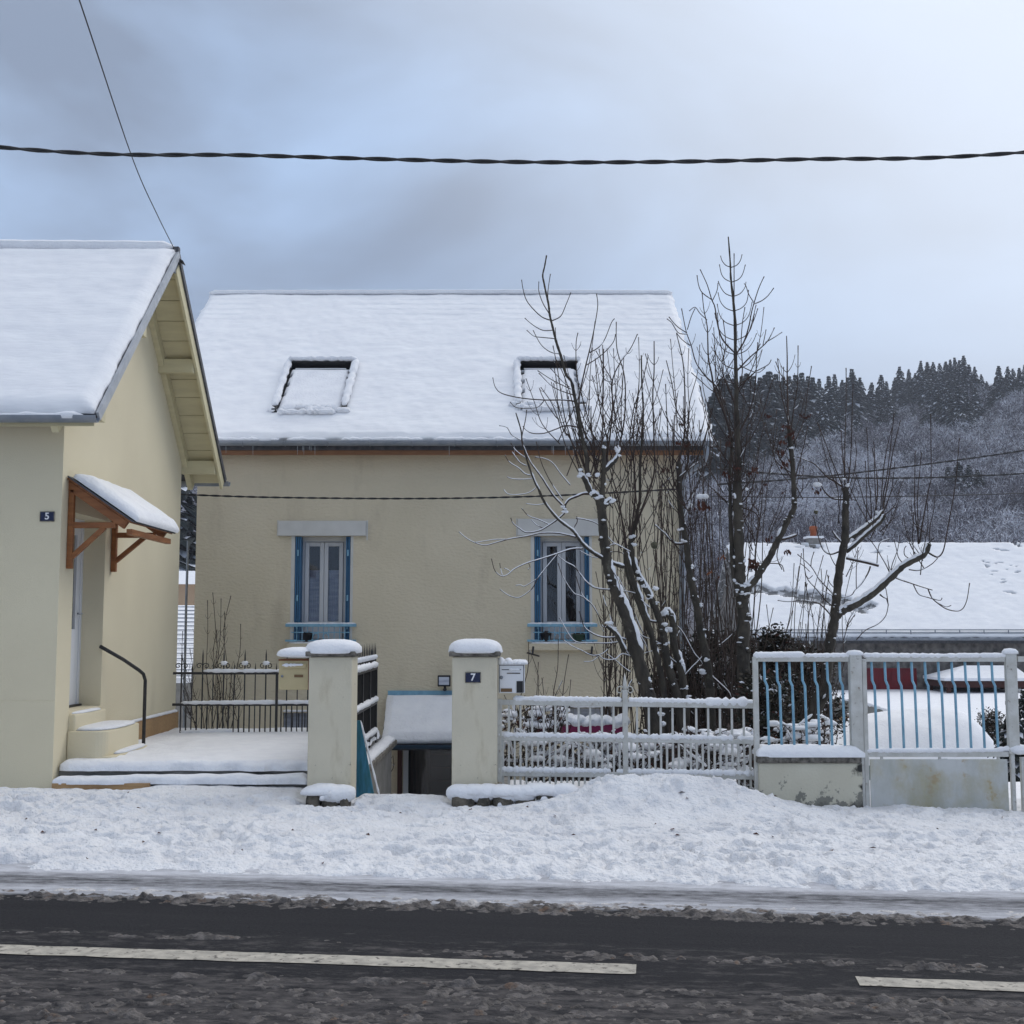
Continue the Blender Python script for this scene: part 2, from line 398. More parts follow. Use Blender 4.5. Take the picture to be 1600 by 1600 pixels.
# ------------------------------------------------------------------ mesh helpers
class MB:
    """Collects faces of one object."""
    def __init__(s):
        s.v, s.f, s.m, s.sm = [], [], [], []
    def add(s, vs, fs, mi=0, smooth=False):
        o = len(s.v)
        s.v.extend([tuple(v) for v in vs])
        for f in fs:
            s.f.append(tuple(i + o for i in f)); s.m.append(mi); s.sm.append(smooth)
    def box(s, a, b, mi=0):
        x0, y0, z0 = (min(a[i], b[i]) for i in range(3)); x1, y1, z1 = (max(a[i], b[i]) for i in range(3))
        s.add([(x0,y0,z0),(x1,y0,z0),(x1,y1,z0),(x0,y1,z0),(x0,y0,z1),(x1,y0,z1),(x1,y1,z1),(x0,y1,z1)],
              [(0,3,2,1),(4,5,6,7),(0,1,5,4),(1,2,6,5),(2,3,7,6),(3,0,4,7)], mi)
    def obox(s, o, a, b, c, mi=0):
        """Box from corner o along the three edge vectors."""
        o, a, b, c = Vector(o), Vector(a), Vector(b), Vector(c)
        if a.cross(b).dot(c) < 0: a, b = b, a
        s.add([o, o+a, o+a+b, o+b, o+c, o+a+c, o+a+b+c, o+b+c],
              [(0,3,2,1),(4,5,6,7),(0,1,5,4),(1,2,6,5),(2,3,7,6),(3,0,4,7)], mi)
    def bar(s, p, q, w, h=None, mi=0):
        """Straight square bar from p to q."""
        p, q = Vector(p), Vector(q); h = h or w
        d = (q - p); t = d.normalized()
        up = Vector((0, 0, 1)) if abs(t.z) < 0.9 else Vector((0, 1, 0))
        a = t.cross(up).normalized(); b = a.cross(t).normalized()
        s.obox(p - a * w / 2 - b * h / 2, d, a * w, b * h, mi)
    def prism(s, poly, ext, mi=0):
        poly = [Vector(p) for p in poly]; e = Vector(ext); n = len(poly)
        nrm = sum(((poly[i]).cross(poly[(i+1) % n]) for i in range(n)), Vector())
        if nrm.dot(e) > 0: poly = poly[::-1]
        s.add(poly + [p + e for p in poly],
              [tuple(range(n)), tuple(range(2*n-1, n-1, -1))] + [((i+1) % n, i, n+i, n+(i+1) % n) for i in range(n)], mi)
    def tube(s, pts, rad, sides=6, mi=0, flat=1.0, cap=True):
        pts = [Vector(p) for p in pts]; n = len(pts)
        if n < 2: return
        rad = rad if hasattr(rad, '__len__') else [rad] * n
        t0 = (pts[1] - pts[0]).normalized()
        a = t0.cross(Vector((0.13, 0.97, 0.2)));
        if a.length < 0.1: a = t0.cross(Vector((1, 0, 0)))
        a.normalize(); vs = []
        for i in range(n):
            t = (pts[min(i+1, n-1)] - pts[max(i-1, 0)])
            if t.length < 1e-9: t = t0
            t.normalize()
            a = a - t * a.dot(t)
            if a.length < 1e-6: a = t.orthogonal()
            a.normalize(); b = t.cross(a)
            for k in range(sides):
                w = 2 * math.pi * k / sides
                d = a * math.cos(w) + b * math.sin(w)
                if flat != 1.0: d = Vector((d.x, d.y, d.z * flat))
                vs.append(pts[i] + d * rad[i])
        fs = [(i*sides+k, i*sides+(k+1) % sides, (i+1)*sides+(k+1) % sides, (i+1)*sides+k) for i in range(n-1) for k in range(sides)]
        if cap:
            fs += [tuple(range(sides-1, -1, -1)), tuple((n-1)*sides+k for k in range(sides))]
        s.add(vs, fs, mi, True)
    def blob(s, c, rx, ry, rz, mi=0, nu=8, nv=5, jit=0.15, p=2.0, zdn=None):
        """Rounded lump; p > 2 makes it boxier, zdn flattens its underside."""
        c = Vector(c); vs = []; seed = random.random() * 100
        def se(x): return math.copysign(abs(x) ** (2 / p), x)
        for j in range(nv + 1):
            ph = -math.pi / 2 + math.pi * j / nv
            for i in range(nu):
                th = 2 * math.pi * i / nu
                j_ = 1 + jit * math.sin(th * 2 + seed) * math.cos(ph * 3 + seed * 1.7) + random.uniform(-jit, jit) * 0.4 * (abs(ph) < 1.5)
                z = se(math.sin(ph))
                vs.append(c + Vector((rx * se(math.cos(ph)) * se(math.cos(th)) * j_, ry * se(math.cos(ph)) * se(math.sin(th)) * j_,
                                      (rz if z > 0 or zdn is None else zdn) * z * (1 + (j_ - 1) * 0.5))))
        fs = [(j*nu+i, j*nu+(i+1) % nu, (j+1)*nu+(i+1) % nu, (j+1)*nu+i) for j in range(nv) for i in range(nu)]
        s.add(vs, fs, mi, True)
    def cyl(s, p, q, r, sides=12, mi=0):
        s.tube([p, q], r, sides, mi)

def props(o, label=None, cat=None, group=None, kind=None):
    if label: o['label'] = label
    if cat: o['category'] = cat
    if group: o['group'] = group
    if kind: o['kind'] = kind
    return o
def put(name, mesh, parent=None):
    o = bpy.data.objects.new(name, mesh); C.objects.link(o)
    if parent is not None:
        o.parent = parent
        o.matrix_parent_inverse = parent.matrix_world.inverted() if False else o.matrix_parent_inverse
    return o
def build(name, mb, mats, parent=None, label=None, cat=None, group=None, kind=None, bevel=0.0, origin=None):
    """ONE mesh object. Vertices are given in world space; a child's are moved into its parent's space."""
    if isinstance(mats, str): mats = [mats]
    me = bpy.data.meshes.new(name)
    base = Vector(origin) if origin is not None else Vector((0, 0, 0))
    off = base
    if parent is not None:
        q = parent
        off = Vector((0, 0, 0))
        while q is not None:
            off = off + Vector(q.location); q = q.parent
    me.from_pydata([(v[0]-off.x, v[1]-off.y, v[2]-off.z) for v in mb.v], [], mb.f)
    for m in mats: me.materials.append(M[m])
    me.polygons.foreach_set('material_index', mb.m)
    me.polygons.foreach_set('use_smooth', mb.sm)
    me.update()
    o = put(name, me, parent)
    if origin is not None and parent is None: o.location = base
    if bevel > 0:
        bv = o.modifiers.new('bevel', 'BEVEL'); bv.width = bevel; bv.segments = 2; bv.limit_method = 'ANGLE'
    if kind is None and parent is not None and 'snow' in name: kind = 'stuff'
    return props(o, label, cat, group, kind)
def thing(name, loc, label, cat, group=None, kind=None):
    o = bpy.data.objects.new(name, None); o.location = loc; o.empty_display_size = 0.2
    C.objects.link(o)
    return props(o, label, cat, group, kind)
def mesh_np(name, V, F, mats, smooth=True, midx=None):
    me = bpy.data.meshes.new(name)
    V = np.ascontiguousarray(V, np.float32); F = np.ascontiguousarray(F, np.int32)
    k = F.shape[1]
    me.vertices.add(len(V)); me.vertices.foreach_set('co', V.ravel())
    me.loops.add(F.size); me.loops.foreach_set('vertex_index', F.ravel())
    me.polygons.add(len(F)); me.polygons.foreach_set('loop_start', np.arange(len(F), dtype=np.int32) * k)
    me.polygons.foreach_set('loop_total', np.full(len(F), k, np.int32))
    for m in (mats if isinstance(mats, (list, tuple)) else [mats]): me.materials.append(M[m])
    if midx is not None: me.polygons.foreach_set('material_index', np.ascontiguousarray(midx, np.int32))
    me.polygons.foreach_set('use_smooth', np.full(len(F), smooth, bool))
    me.update(calc_edges=True); me.validate()
    return me
def grid_faces(nx, ny):
    i, j = np.meshgrid(np.arange(nx - 1), np.arange(ny - 1))
    a = (j * nx + i).ravel()
    return np.stack([a, a + 1, a + nx + 1, a + nx], 1)
def sheet(name, x0, x1, y0, y1, nx, ny, zf, m, parent=None, kind=None, keep=None, label=None, cat=None, smooth=True):
    X, Y = np.meshgrid(np.linspace(x0, x1, nx), np.linspace(y0, y1, ny))
    Z = zf(X, Y)
    V = np.stack([X.ravel(), Y.ravel(), np.broadcast_to(Z, X.shape).ravel()], 1)
    F = grid_faces(nx, ny)
    if keep is not None:
        F = F[keep(X.ravel(), Y.ravel(), Z.ravel())[F].any(1)]
        used, inv = np.unique(F, return_inverse=True)
        V = V[used]; F = inv.reshape(F.shape)
    o = put(name, mesh_np(name, V, F, m, smooth), parent)
    return props(o, label, cat, None, kind)
def snow_slab(name, O, U, V_, N, lu, lv, nu, nv, T, m='snow', parent=None, hole=None, edge=0.12, lump=0.25, seed=0, ragged=0.0, kind=None, droop=None, rows=0.0):
    """Lying snow on a plane: grid top with rounded edges and a skirt down to the plane; hole(u, v) -> bool leaves cells out."""
    O, U, V_, N = (np.array(a, float) for a in (O, U, V_, N))
    u, v = np.meshgrid(np.linspace(0, lu, nu), np.linspace(0, lv, nv))
    d = np.minimum(np.minimum(u, lu - u), np.minimum(v, lv - v))
    th = T * (1 + lump * fbm(u * 1.1, v * 1.1, 3, seed) + 0.10 * fbm(u * 6, v * 6, 2, seed + 5)) * np.clip((d + 0.012) / edge, 0, 1) ** 0.5
    if rows:                                            # tile courses showing through thin snow
        saw = (v / 0.23 + 0.06 * fbm(u * 3, v * 0 + np.round(v / 0.23), 2, seed + 7)) % 1.0
        th = th - rows * sstep(0.0, 0.25, 1 - saw) * saw * sstep(-0.15, 0.45, fbm(u * 0.55, v * 0.8, 3, seed + 8) + 0.5 * (v / lv - 0.45))
    uu = u + ragged * fbm(v * 5, u * 0.3, 3, seed + 9) * (np.minimum(u, lu - u) < 1e-6)
    vv = v + ragged * fbm(u * 4, v * 0.3, 4, seed + 3) * (np.minimum(v, lv - v) < 1e-6)
    top = O + uu[..., None] * U + vv[..., None] * V_ + th[..., None] * N
    if droop is not None: top[..., 2] += droop(u, v)
    top = top.reshape(-1, 3); bot = (O + uu[..., None] * U + vv[..., None] * V_ - 0.004 * N).reshape(-1, 3)
    F = grid_faces(nu, nv)
    if hole is not None:
        uc, vc = u.ravel()[F].mean(1), v.ravel()[F].mean(1)
        F = F[~hole(uc, vc)]
    if np.dot(np.cross(U, V_), N) < 0: F = F[:, ::-1]
    e = np.concatenate([F[:, [0, 1]], F[:, [1, 2]], F[:, [2, 3]], F[:, [3, 0]]])
    key = np.sort(e, 1); key = key[:, 0] * (nu * nv) + key[:, 1]
    uq, idx, cnt = np.unique(key, return_index=True, return_counts=True)
    be = e[idx[cnt == 1]]
    n = nu * nv
    S = np.stack([be[:, 1], be[:, 0], be[:, 0] + n, be[:, 1] + n], 1)
    Vv = np.concatenate([top, bot]); Fa = np.concatenate([F, S])
    used, inv = np.unique(Fa, return_inverse=True)
    Vv = Vv[used]; Fa = inv.reshape(Fa.shape)
    q = parent
    while q is not None:
        Vv = Vv - np.array(q.location); q = q.parent
    o = put(name, mesh_np(name, Vv, Fa, m), parent)
    return props(o, kind=kind)
def snow_line(mb, pts, w, h, n=None, jit=0.25, gap=0.0, mi=0):
    """Snow lying along a rail, a bar or a limb, as a lumpy flattened roll; gap leaves bare stretches."""
    pts = [Vector(p) for p in pts]
    L = sum((pts[i+1] - pts[i]).length for i in range(len(pts) - 1))
    n = n or max(4, int(L / (w * 0.8)))
    res = []
    for k in range(n + 1):
        s = L * k / n; i = 0
        while i < len(pts) - 2 and s > (pts[i+1] - pts[i]).length:
            s -= (pts[i+1] - pts[i]).length; i += 1
        seg = pts[i+1] - pts[i]
        res.append(pts[i] + seg * min(1.0, s / max(seg.length, 1e-9)))
    run, rr = [], []
    ph = random.random() * 99
    for k, p in enumerate(res):
        g = vnoise(k * 0.45 + ph, ph, 3)
        if g < gap:
            if len(run) > 1: mb.tube(run, [r * (0.35 if i in (0, len(rr)-1) else 1) for i, r in enumerate(rr)], 6, mi, flat=h / w)
            run, rr = [], []
        else:
            run.append(p); rr.append(w / 2 * (1 + random.uniform(-jit, jit)))
    if len(run) > 1: mb.tube(run, [r * (0.35 if i in (0, len(rr)-1) else 1) for i, r in enumerate(rr)], 6, mi, flat=h / w)
def holed(mb, O, U, V_, N, W, H, holes, mi=0):
    """Wall face with rectangular openings (u0, v0, u1, v1, depth) and their reveals."""
    O, U, V_, N = Vector(O), Vector(U), Vector(V_), Vector(N)
    us = sorted({0, W, *[h[0] for h in holes], *[h[2] for h in holes]}); vs = sorted({0, H, *[h[1] for h in holes], *[h[3] for h in holes]})
    flip = U.cross(V_).dot(N) < 0
    def q(a, b, c, d):
        mb.add([a, b, c, d], [(3, 2, 1, 0) if flip else (0, 1, 2, 3)], mi)
    pt = lambda u, v, d=0: O + U * u + V_ * v - N * d
    for i in range(len(us) - 1):
        for j in range(len(vs) - 1):
            uc, vc = (us[i] + us[i+1]) / 2, (vs[j] + vs[j+1]) / 2
            if any(h[0] < uc < h[2] and h[1] < vc < h[3] for h in holes): continue
            q(pt(us[i], vs[j]), pt(us[i+1], vs[j]), pt(us[i+1], vs[j+1]), pt(us[i], vs[j+1]))
    for (a, b, c, d, e) in holes:
        q(pt(a, b), pt(a, b, e), pt(a, d, e), pt(a, d)); q(pt(c, d), pt(c, d, e), pt(c, b, e), pt(c, b))
        q(pt(a, d), pt(a, d, e), pt(c, d, e), pt(c, d)); q(pt(c, b), pt(c, b, e), pt(a, b, e), pt(a, b))
def gutter(mb, x0, x1, y, z, r, mi=0, n=8):
    """Half-round eaves gutter along X, open on top, with wall thickness."""
    prof = [(y - r * math.cos(math.pi * k / n), z - r * math.sin(math.pi * k / n)) for k in range(n + 1)]
    prof += [(y + (r - 0.008) * math.cos(math.pi * k / n), z - (r - 0.008) * math.sin(math.pi * k / n)) for k in range(n + 1)]
    m = len(prof)
    vs = [(x0, a, b) for a, b in prof] + [(x1, a, b) for a, b in prof]
    mb.add(vs, [(i, (i+1) % m, m + (i+1) % m, m + i) for i in range(m)] + [tuple(range(m-1, -1, -1)), tuple(range(m, 2*m))], mi, False)

# ================================================================== THE SETTING
K_ROAD = 0.118                                    # the street runs a little askew to the view
RANG = -math.atan(K_ROAD); RN = math.sqrt(1 + K_ROAD ** 2)
_fr = np.random.default_rng(5)
STEPS = []
for (xa, ya, xb, yb, n) in ((-6.2, 9.6, 6.2, 9.2, 34), (-5.5, 10.6, -0.8, 11.9, 14), (6.0, 10.3, 0.2, 10.2, 18), (-6, 8.9, 2.5, 8.7, 22)):
    for k in range(n):                                   # trails of footprints along the pavement
        f = (k + 0.5) / n; s = 0.10 if k % 2 else -0.10
        a = math.atan2(yb - ya, xb - xa)
        STEPS.append((xa + (xb - xa) * f + _fr.normal(0, 0.06), ya + (yb - ya) * f + s + _fr.normal(0, 0.07), a + _fr.normal(0, 0.25), _fr.uniform(0.030, 0.055)))
def footprints(X, Y):
    z = np.zeros(np.shape(X))
    for x, y, a, d in STEPS:
        m = (np.abs(X - x) < 0.45) & (np.abs(Y - y) < 0.45)
        if not m.any(): continue
        u = ((X[m] - x) * math.cos(a) + (Y[m] - y) * math.sin(a)) / 0.145; v = (-(X[m] - x) * math.sin(a) + (Y[m] - y) * math.cos(a)) / 0.065
        r = np.sqrt(u * u + v * v)
        z[m] += -d * (1 - sstep(0.7, 1.15, r)) + 0.35 * d * np.exp(-((r - 1.45) / 0.3) ** 2)
    return z
def verge_z(X, Y):
    q = Y + K_ROAD * X
    qe = q + 0.10 * fbm(X * 1.3, Y * 0.6, 2, 35) + 0.06 * fbm(X * 5, Y * 3, 3, 36)
    base = -0.055 - 0.018 * X
    z = 0.015 + (base - 0.015) * sstep(8.3, 10.3, q)
    z = z + 0.06 * sstep(7.80, 8.25, q) - 0.03
    z = z + 0.29 * np.exp(-(((X - 1.22) / 0.85) ** 2 + ((Y - 11.45) / 0.45) ** 2))
    z = z + 0.12 * np.exp(-(((X - 2.05) / 0.55) ** 2 + ((Y - 11.35) / 0.5) ** 2))
    z = z + 0.05 * np.exp(-(((X - 0.6) / 0.6) ** 2 + ((Y - 11.2) / 0.3) ** 2))
    z = z - 0.06 * sstep(12.0, 12.25, Y) * sstep(-3.4, -3.9, X)
    z = z + 0.01 * sstep(11.9, 12.3, Y) * sstep(-2.0, -2.6, X) * sstep(-4.9, -4.2, X)
    gap = sstep(-1.62, -1.40, X) * sstep(-0.45, -0.66, X)
    z = z - 0.30 * gap * sstep(12.05, 12.6, Y)
    tread = (0.25 + 0.75 * sstep(12.1, 11.4, Y)) * (0.95 + 0.75 * fbm(X * 0.8, Y * 1.1, 2, 39))
    lump = 0.034 * fbm(X * 2.4, Y * 2.8, 3, 21) + 0.028 * fbm(X * 6.5, Y * 7.0, 3, 22) + 0.020 * fbm(X * 15, Y * 16, 3, 23)
    pits = -0.045 * sstep(0.20, 0.42, fbm(X * 5.2, Y * 4.6, 2, 31)) - 0.03 * sstep(0.25, 0.45, fbm(X * 9.5, Y * 8.6, 2, 33))
    clod = 0.05 * sstep(0.25, 0.5, fbm(X * 8, Y * 8, 2, 41)) * np.exp(-(((X - 1.6) / 1.3) ** 2 + ((Y - 11.3) / 0.6) ** 2))
    return z + footprints(np.asarray(X, float), np.asarray(Y, float)) + (lump + pits) * tread + clod - 0.07 * (1 - sstep(7.76, 7.98, qe)) + 0.010 * fbm(X * 31, Y * 31, 2, 37) * tread - 0.055 * sstep(11.1, 11.4, Y) * (sstep(-0.7, -0.5, X) * sstep(0.75, 0.5, X) + sstep(-2.1, -1.95, X) * sstep(-1.4, -1.5, X))
sheet('snow_verge', -6.6, 6.6, 6.85, 12.62, 825, 360, verge_z, 'snow_trodden', kind='structure',
      keep=lambda x, y, z: y + K_ROAD * x > 7.78)
for xa, xb in ((-90, -6.55), (6.55, 90)):
    sheet('snow_ground', xa, xb, 6.0, 14.0, 60, 20, lambda X, Y: -0.04 + 0 * X - 0.018 * np.clip(X, -8, 8) - 0.012, 'snow', kind='structure',
          keep=lambda x, y, z: y + K_ROAD * x > 7.9)
sheet('snow_ground', -90, 90, -70, 2.6, 40, 30, lambda X, Y: 0.03 + 0.02 * fbm(X, Y, 2, 5), 'snow', kind='structure', keep=lambda x, y, z: y + K_ROAD * x < 2.5)

def garden_z(X, Y):
    z = -0.35 - 1.15 * sstep(15.5, 22.0, Y) + 0.28 * sstep(30, 56, Y)
    drive = sstep(-1.78, -1.72, X) * sstep(-0.10, -0.16, X) * sstep(18.6, 18.5, Y)
    zd = -0.32 - 1.75 * sstep(12.2, 17.2, Y)
    z = z * (1 - drive) + zd * drive
    return z + 0.03 * fbm(X * 0.9, Y * 0.9, 3, 51) + 0.012 * fbm(X * 4, Y * 4, 2, 52)
sheet('garden_ground', -9.0, 11.0, 12.5, 30.5, 230, 170, garden_z, 'snow', kind='structure')
sheet('snow_field', -140, 190, 30.3, 128, 120, 60, lambda X, Y: -1.22 - 0.25 * sstep(45, 30, Y) + 0.12 * fbm(X * 0.12, Y * 0.12, 3, 61), 'snow', kind='structure')
for xa, xb in ((-140, -8.9), (10.9, 190)):
    sheet('snow_field', xa, xb, 13.5, 30.6, 40, 12, lambda X, Y: -1.4 + 0.05 * fbm(X * 0.3, Y * 0.3, 2, 62), 'snow', kind='structure')

# ---- street
mb = MB(); mb.add([(-90, 2.3, 0), (90, 2.3, 0), (90, 8.15, 0), (-90, 8.15, 0)], [(0, 1, 2, 3)])
road = build('road', mb, 'asphalt', kind='structure'); road.rotation_euler = (0, 0, RANG)
def lane_mark(a, b, w):
    mb = MB(); a, b = Vector(a), Vector(b); d = (b - a).normalized(); n = Vector((-d.y, d.x, 0)); k = 60
    vs = []
    for i in range(k + 1):
        p = a + (b - a) * i / k
        e = w / 2 + random.uniform(-0.006, 0.006)
        vs += [p - n * e, p + n * (w / 2 + random.uniform(-0.006, 0.006))]
    mb.add(vs, [(2*i, 2*i+2, 2*i+3, 2*i+1) for i in range(k)])
    o = build('lane_marking', mb, 'marking')
    o.parent = road; o.matrix_parent_inverse = road.matrix_basis.inverted(); return o
def gnd(px, py):
    a = P(px, py, 10.0); d = a - Vector((0, 0, CAM_Z)); q = Vector((0, 0, CAM_Z)) + d * (CAM_Z / -d.z); q.z = 0.004; return q
g0, g1 = gnd(300, 1493.5), gnd(994, 1515.5)
dd = (g1 - g0).normalized()
bpy.context.view_layer.update()
lane_mark(g1 - dd * 5.0, g1, 0.165)
h0, h1 = gnd(1340, 1534), gnd(1600, 1543.5)
lane_mark(h0, h0 + (h1 - h0).normalized() * 4.5, 0.15)

# ---- slush thrown up along the wheel tracks (in the street's own axes)
def slush_h(X, Y):
    n1 = fbm(X * 5.5, Y * 12.0, 4, 71); n2 = fbm(X * 20, Y * 28, 3, 72); n3 = fbm(X * 0.8, Y * 1.2, 2, 73)
    band = lambda c, w: np.exp(-((Y - c) / w) ** 2)
    c1 = 7.13 + 0.06 * fbm(X * 0.9, X * 0, 3, 74)
    h = 0.017 * band(c1 - 0.04, 0.11) * (0.8 + 0.9 * n1 + 0.7 * n2) + 0.013 * band(c1 + 0.12, 0.16) * (0.9 + 0.9 * n1 + 0.6 * n2)
    h = h + 0.028 * band(6.18 + 0.03 * n3 + 0.0 * X, 0.07) * (0.55 + 1.0 * n1 + 0.5 * n2) * sstep(-3.0, 0.5, X)
    h = h + 0.030 * band(6.30, 0.06) * (0.3 + 1.3 * n1) * sstep(-0.5, -2.5, X)
    h = h + 0.015 * sstep(5.75, 5.35, Y + 0.10 * n3) * (0.62 + 1.0 * n1 + 1.0 * n2)
    h = h + 0.022 * band(5.62, 0.045) * (0.6 + 1.2 * n1)
    return 0.78 * h * (1 + 0.9 * n2) + 0.005 * fbm(X * 34, Y * 34, 2, 75) - 0.0105
so = sheet('road_slush', -5.2, 5.2, 4.6, 7.62, 980, 380, slush_h, 'slush', kind='stuff', keep=lambda x, y, z: z > 0.002)
so.rotation_euler = (0, 0, RANG)
props(so, 'brown grey slush thrown into ridges on the wet street', 'slush')

# ================================================================== HOUSE ON THE LEFT
LX, LY0, LY1, LYR = -4.59, 12.45, 16.92, 14.69
SL = 0.914
house_l = thing('house', (LX, LY0, 0.0), 'cream rendered house at the left with a snowy roof and side gable', 'house')
mb = MB()
z_top = 3.93
holed(mb, (LX, LY0, -0.6), (0, 1, 0), (0, 0, 1), (1, 0, 0), LY1 - LY0, z_top + 0.6,
      [(0.40, 0.73 + 0.6, 1.38, 2.80 + 0.6, 0.27)])
mb.prism([(LX, LY0, z_top), (LX, LY1, z_top), (LX, LYR, z_top + SL * (LYR - LY0))], (-0.25, 0, 0))
mb.add([(-12.4, LY0, -0.6), (LX, LY0, -0.6), (LX, LY0, z_top), (-12.4, LY0, z_top)], [(0, 1, 2, 3)])
mb.add([(-12.4, LY1, -0.6), (LX, LY1, -0.6), (LX, LY1, z_top), (-12.4, LY1, z_top)], [(3, 2, 1, 0)])
build('wall', mb, 'stucco_left', house_l)
mb = MB(); mb.box((-12.4, LY0 - 0.010, -0.6), (LX + 0.004, LY0 + 0.001, 0.86)); build('plinth', mb, 'stucco_left', house_l, bevel=0.004)
# roof deck, verge strips, soffit boards, purlins
XO = -4.10
ez, eY0 = 3.66, 12.0
rz = ez + SL * (LYR - eY0); eY1 = LYR + (rz - ez) / SL
nF = Vector((0, -SL, 1)).normalized(); nB = Vector((0, SL, 1)).normalized()
sF = Vector((0, 1, SL)).normalized(); sB = Vector((0, -1, SL)).normalized()
lenS = math.hypot(LYR - eY0, rz - ez)
mb = MB()
for e, sd, n in ((Vector((-12.6, eY0, ez)), sF, nF), (Vector((-12.6, eY1, ez)), sB, nB)):
    mb.obox(e, (XO + 12.6, 0, 0), sd * lenS, n * 0.05)
roof_l = build('roof', mb, 'slate', house_l)
mb = MB(); mb.obox(Vector((XO - 0.005, eY0, ez)) - nF * 0.03, (0.03, 0, 0), sF * (lenS + 0.02), nF * 0.095); build('verge_strip', mb, 'zinc_light', house_l)
mb = MB(); mb.obox(Vector((XO - 0.035, eY1, ez)) - nB * 0.16, (0.035, 0, 0), sB * (lenS - 0.1), nB * 0.155); build('bargeboard', mb, 'cream_wood', house_l, bevel=0.004)
mb = MB(); mb.obox(Vector((XO + 0.002, eY1, ez)) - nB * 0.01, (0.02, 0, 0), sB * (lenS + 0.0), nB * 0.075); build('verge_strip', mb, 'slate', house_l)
plank = None
npl, wpl = 12, lenS / 12
for k in range(npl):
    for side, (e, sd, n) in enumerate(((Vector((LX, eY0, ez)), sF, nF), (Vector((LX, eY1, ez)), sB, nB))):
        mb = MB(); mb.obox(e + sd * (k * wpl + 0.005) - n * 0.030, (XO - LX - 0.035, 0, 0), sd * (wpl - 0.010), n * 0.026)
        build('soffit_board', mb, 'cream_wood', house_l)
for Yp, zt in ((15.75, 0.10), (17.02, 0.03), (13.6, 0.10), (12.3, 0.03)):
    zz = ez + SL * ((eY1 - Yp) if Yp > LYR else (Yp - eY0)) - 0.06
    mb = MB(); mb.box((LX - 0.02, Yp - 0.06, zz - 0.20), (XO - 0.04, Yp + 0.06, zz - 0.02)); build('purlin', mb, 'cream_wood', house_l, bevel=0.004)
mb = MB(); mb.obox(Vector((LX + 0.002, eY1, ez)) - nB * 0.17, (0.07, 0, 0), sB * (lenS - 0.12), nB * 0.138); build('wall_rafter', mb, 'cream_wood', house_l)
mb = MB(); mb.obox(Vector((LX + 0.002, eY0, ez)) - nF * 0.17, (0.07, 0, 0), sF * (lenS - 0.12), nF * 0.138); build('wall_rafter', mb, 'cream_wood', house_l)
mb = MB(); gutter(mb, -12.6, XO + 0.02, eY0 - 0.055, ez + 0.01, 0.066); g = build('gutter', mb, 'zinc', house_l)
mb = MB(); gutter(mb, -12.6, XO + 0.06, eY1 + 0.055, ez + 0.01, 0.066); build('gutter', mb, 'zinc', house_l)
mb = MB(); mb.box((-12.4, eY0 + 0.02, ez - 0.075), (XO - 0.04, eY0 + 0.045, ez + 0.02)); build('fascia', mb, 'cream_wood', house_l)
s = snow_slab('snow', Vector((-12.6, eY0, ez)) + nF * 0.05, (1, 0, 0), sF, nF, XO + 12.58, lenS + 0.03, 200, 70, 0.105, 'snow_roof', house_l, edge=0.14, lump=0.12, seed=3, ragged=0.025, rows=0.006)
snow_slab('snow', Vector((-12.6, eY1, ez)) + nB * 0.05, (1, 0, 0), sB, nB, XO + 12.58, lenS + 0.03, 120, 30, 0.14, 'snow_roof', house_l, edge=0.1, seed=4)
mb = MB()
snow_line(mb, [(-12.6, LYR, rz + 0.145), (-8, LYR, rz + 0.150), (XO - 0.05, LYR, rz + 0.12)], 0.26, 0.15, 70, 0.05)
snow_line(mb, [(-12.6, eY0 - 0.06, ez + 0.02), (-8, eY0 - 0.06, ez + 0.02), (XO - 0.12, eY0 - 0.06, ez + 0.01)], 0.12, 0.075, 90, 0.35)
build('snow_ridge', mb, 'snow', house_l)
mb = MB()
mb.box((XO - 0.05, LYR - 0.04, rz + 0.02), (XO + 0.02, LYR + 0.04, rz + 0.12)); mb.obox((XO - 0.03, LYR - 0.02, rz + 0.0), (0.10, 0.02, -0.06), (0, 0.10, -0.02), (0, 0, 0.015))
build('ridge_end', mb, 'slate', house_l)
mb = MB(); mb.prism([(XO - 0.03, LYR - 0.22, rz - 0.21), (XO - 0.03, LYR + 0.22, rz - 0.21), (XO - 0.03, LYR + 0.03, rz - 0.01), (XO - 0.03, LYR - 0.03, rz - 0.01)], (0.02, 0, 0)); build('apex_board', mb, 'zinc', house_l)
# door in its recess (sill 0.73, head 2.80, Y 12.85 .. 13.83)
dx = LX - 0.27
mb = MB()
y0, y1, z0, z1 = LY0 + 0.40, LY0 + 1.38, 0.73, 2.80
for a, b in (((y0, z0), (y0 + 0.06, z1)), ((y1 - 0.06, z0), (y1, z1)), ((y0 + 0.06, z1 - 0.07), (y1 - 0.06, z1))):
    mb.box((dx - 0.06, a[0], a[1]), (dx + 0.03, b[0], b[1]))
door = build('door', mb, 'pvc_white', house_l, bevel=0.004)
mb = MB()
yl, yr = y0 + 0.065, y1 - 0.065
for a, b in (((yl, z0 + 0.02), (yl + 0.11, z1 - 0.075)), ((yr - 0.11, z0 + 0.02), (yr, z1 - 0.075)), ((yl + 0.11, z0 + 0.02), (yr - 0.11, z0 + 0.85)), ((yl + 0.11, z1 - 0.18), (yr - 0.11, z1 - 0.075))):
    mb.box((dx - 0.03, a[0], a[1]), (dx + 0.02, b[0], b[1]))
build('door_leaf', mb, 'pvc_white', door, bevel=0.005)
mb = MB(); mb.box((dx - 0.02, yl + 0.11, z0 + 0.85), (dx - 0.012, yr - 0.11, z1 - 0.18)); build('pane', mb, 'door_glass', door)
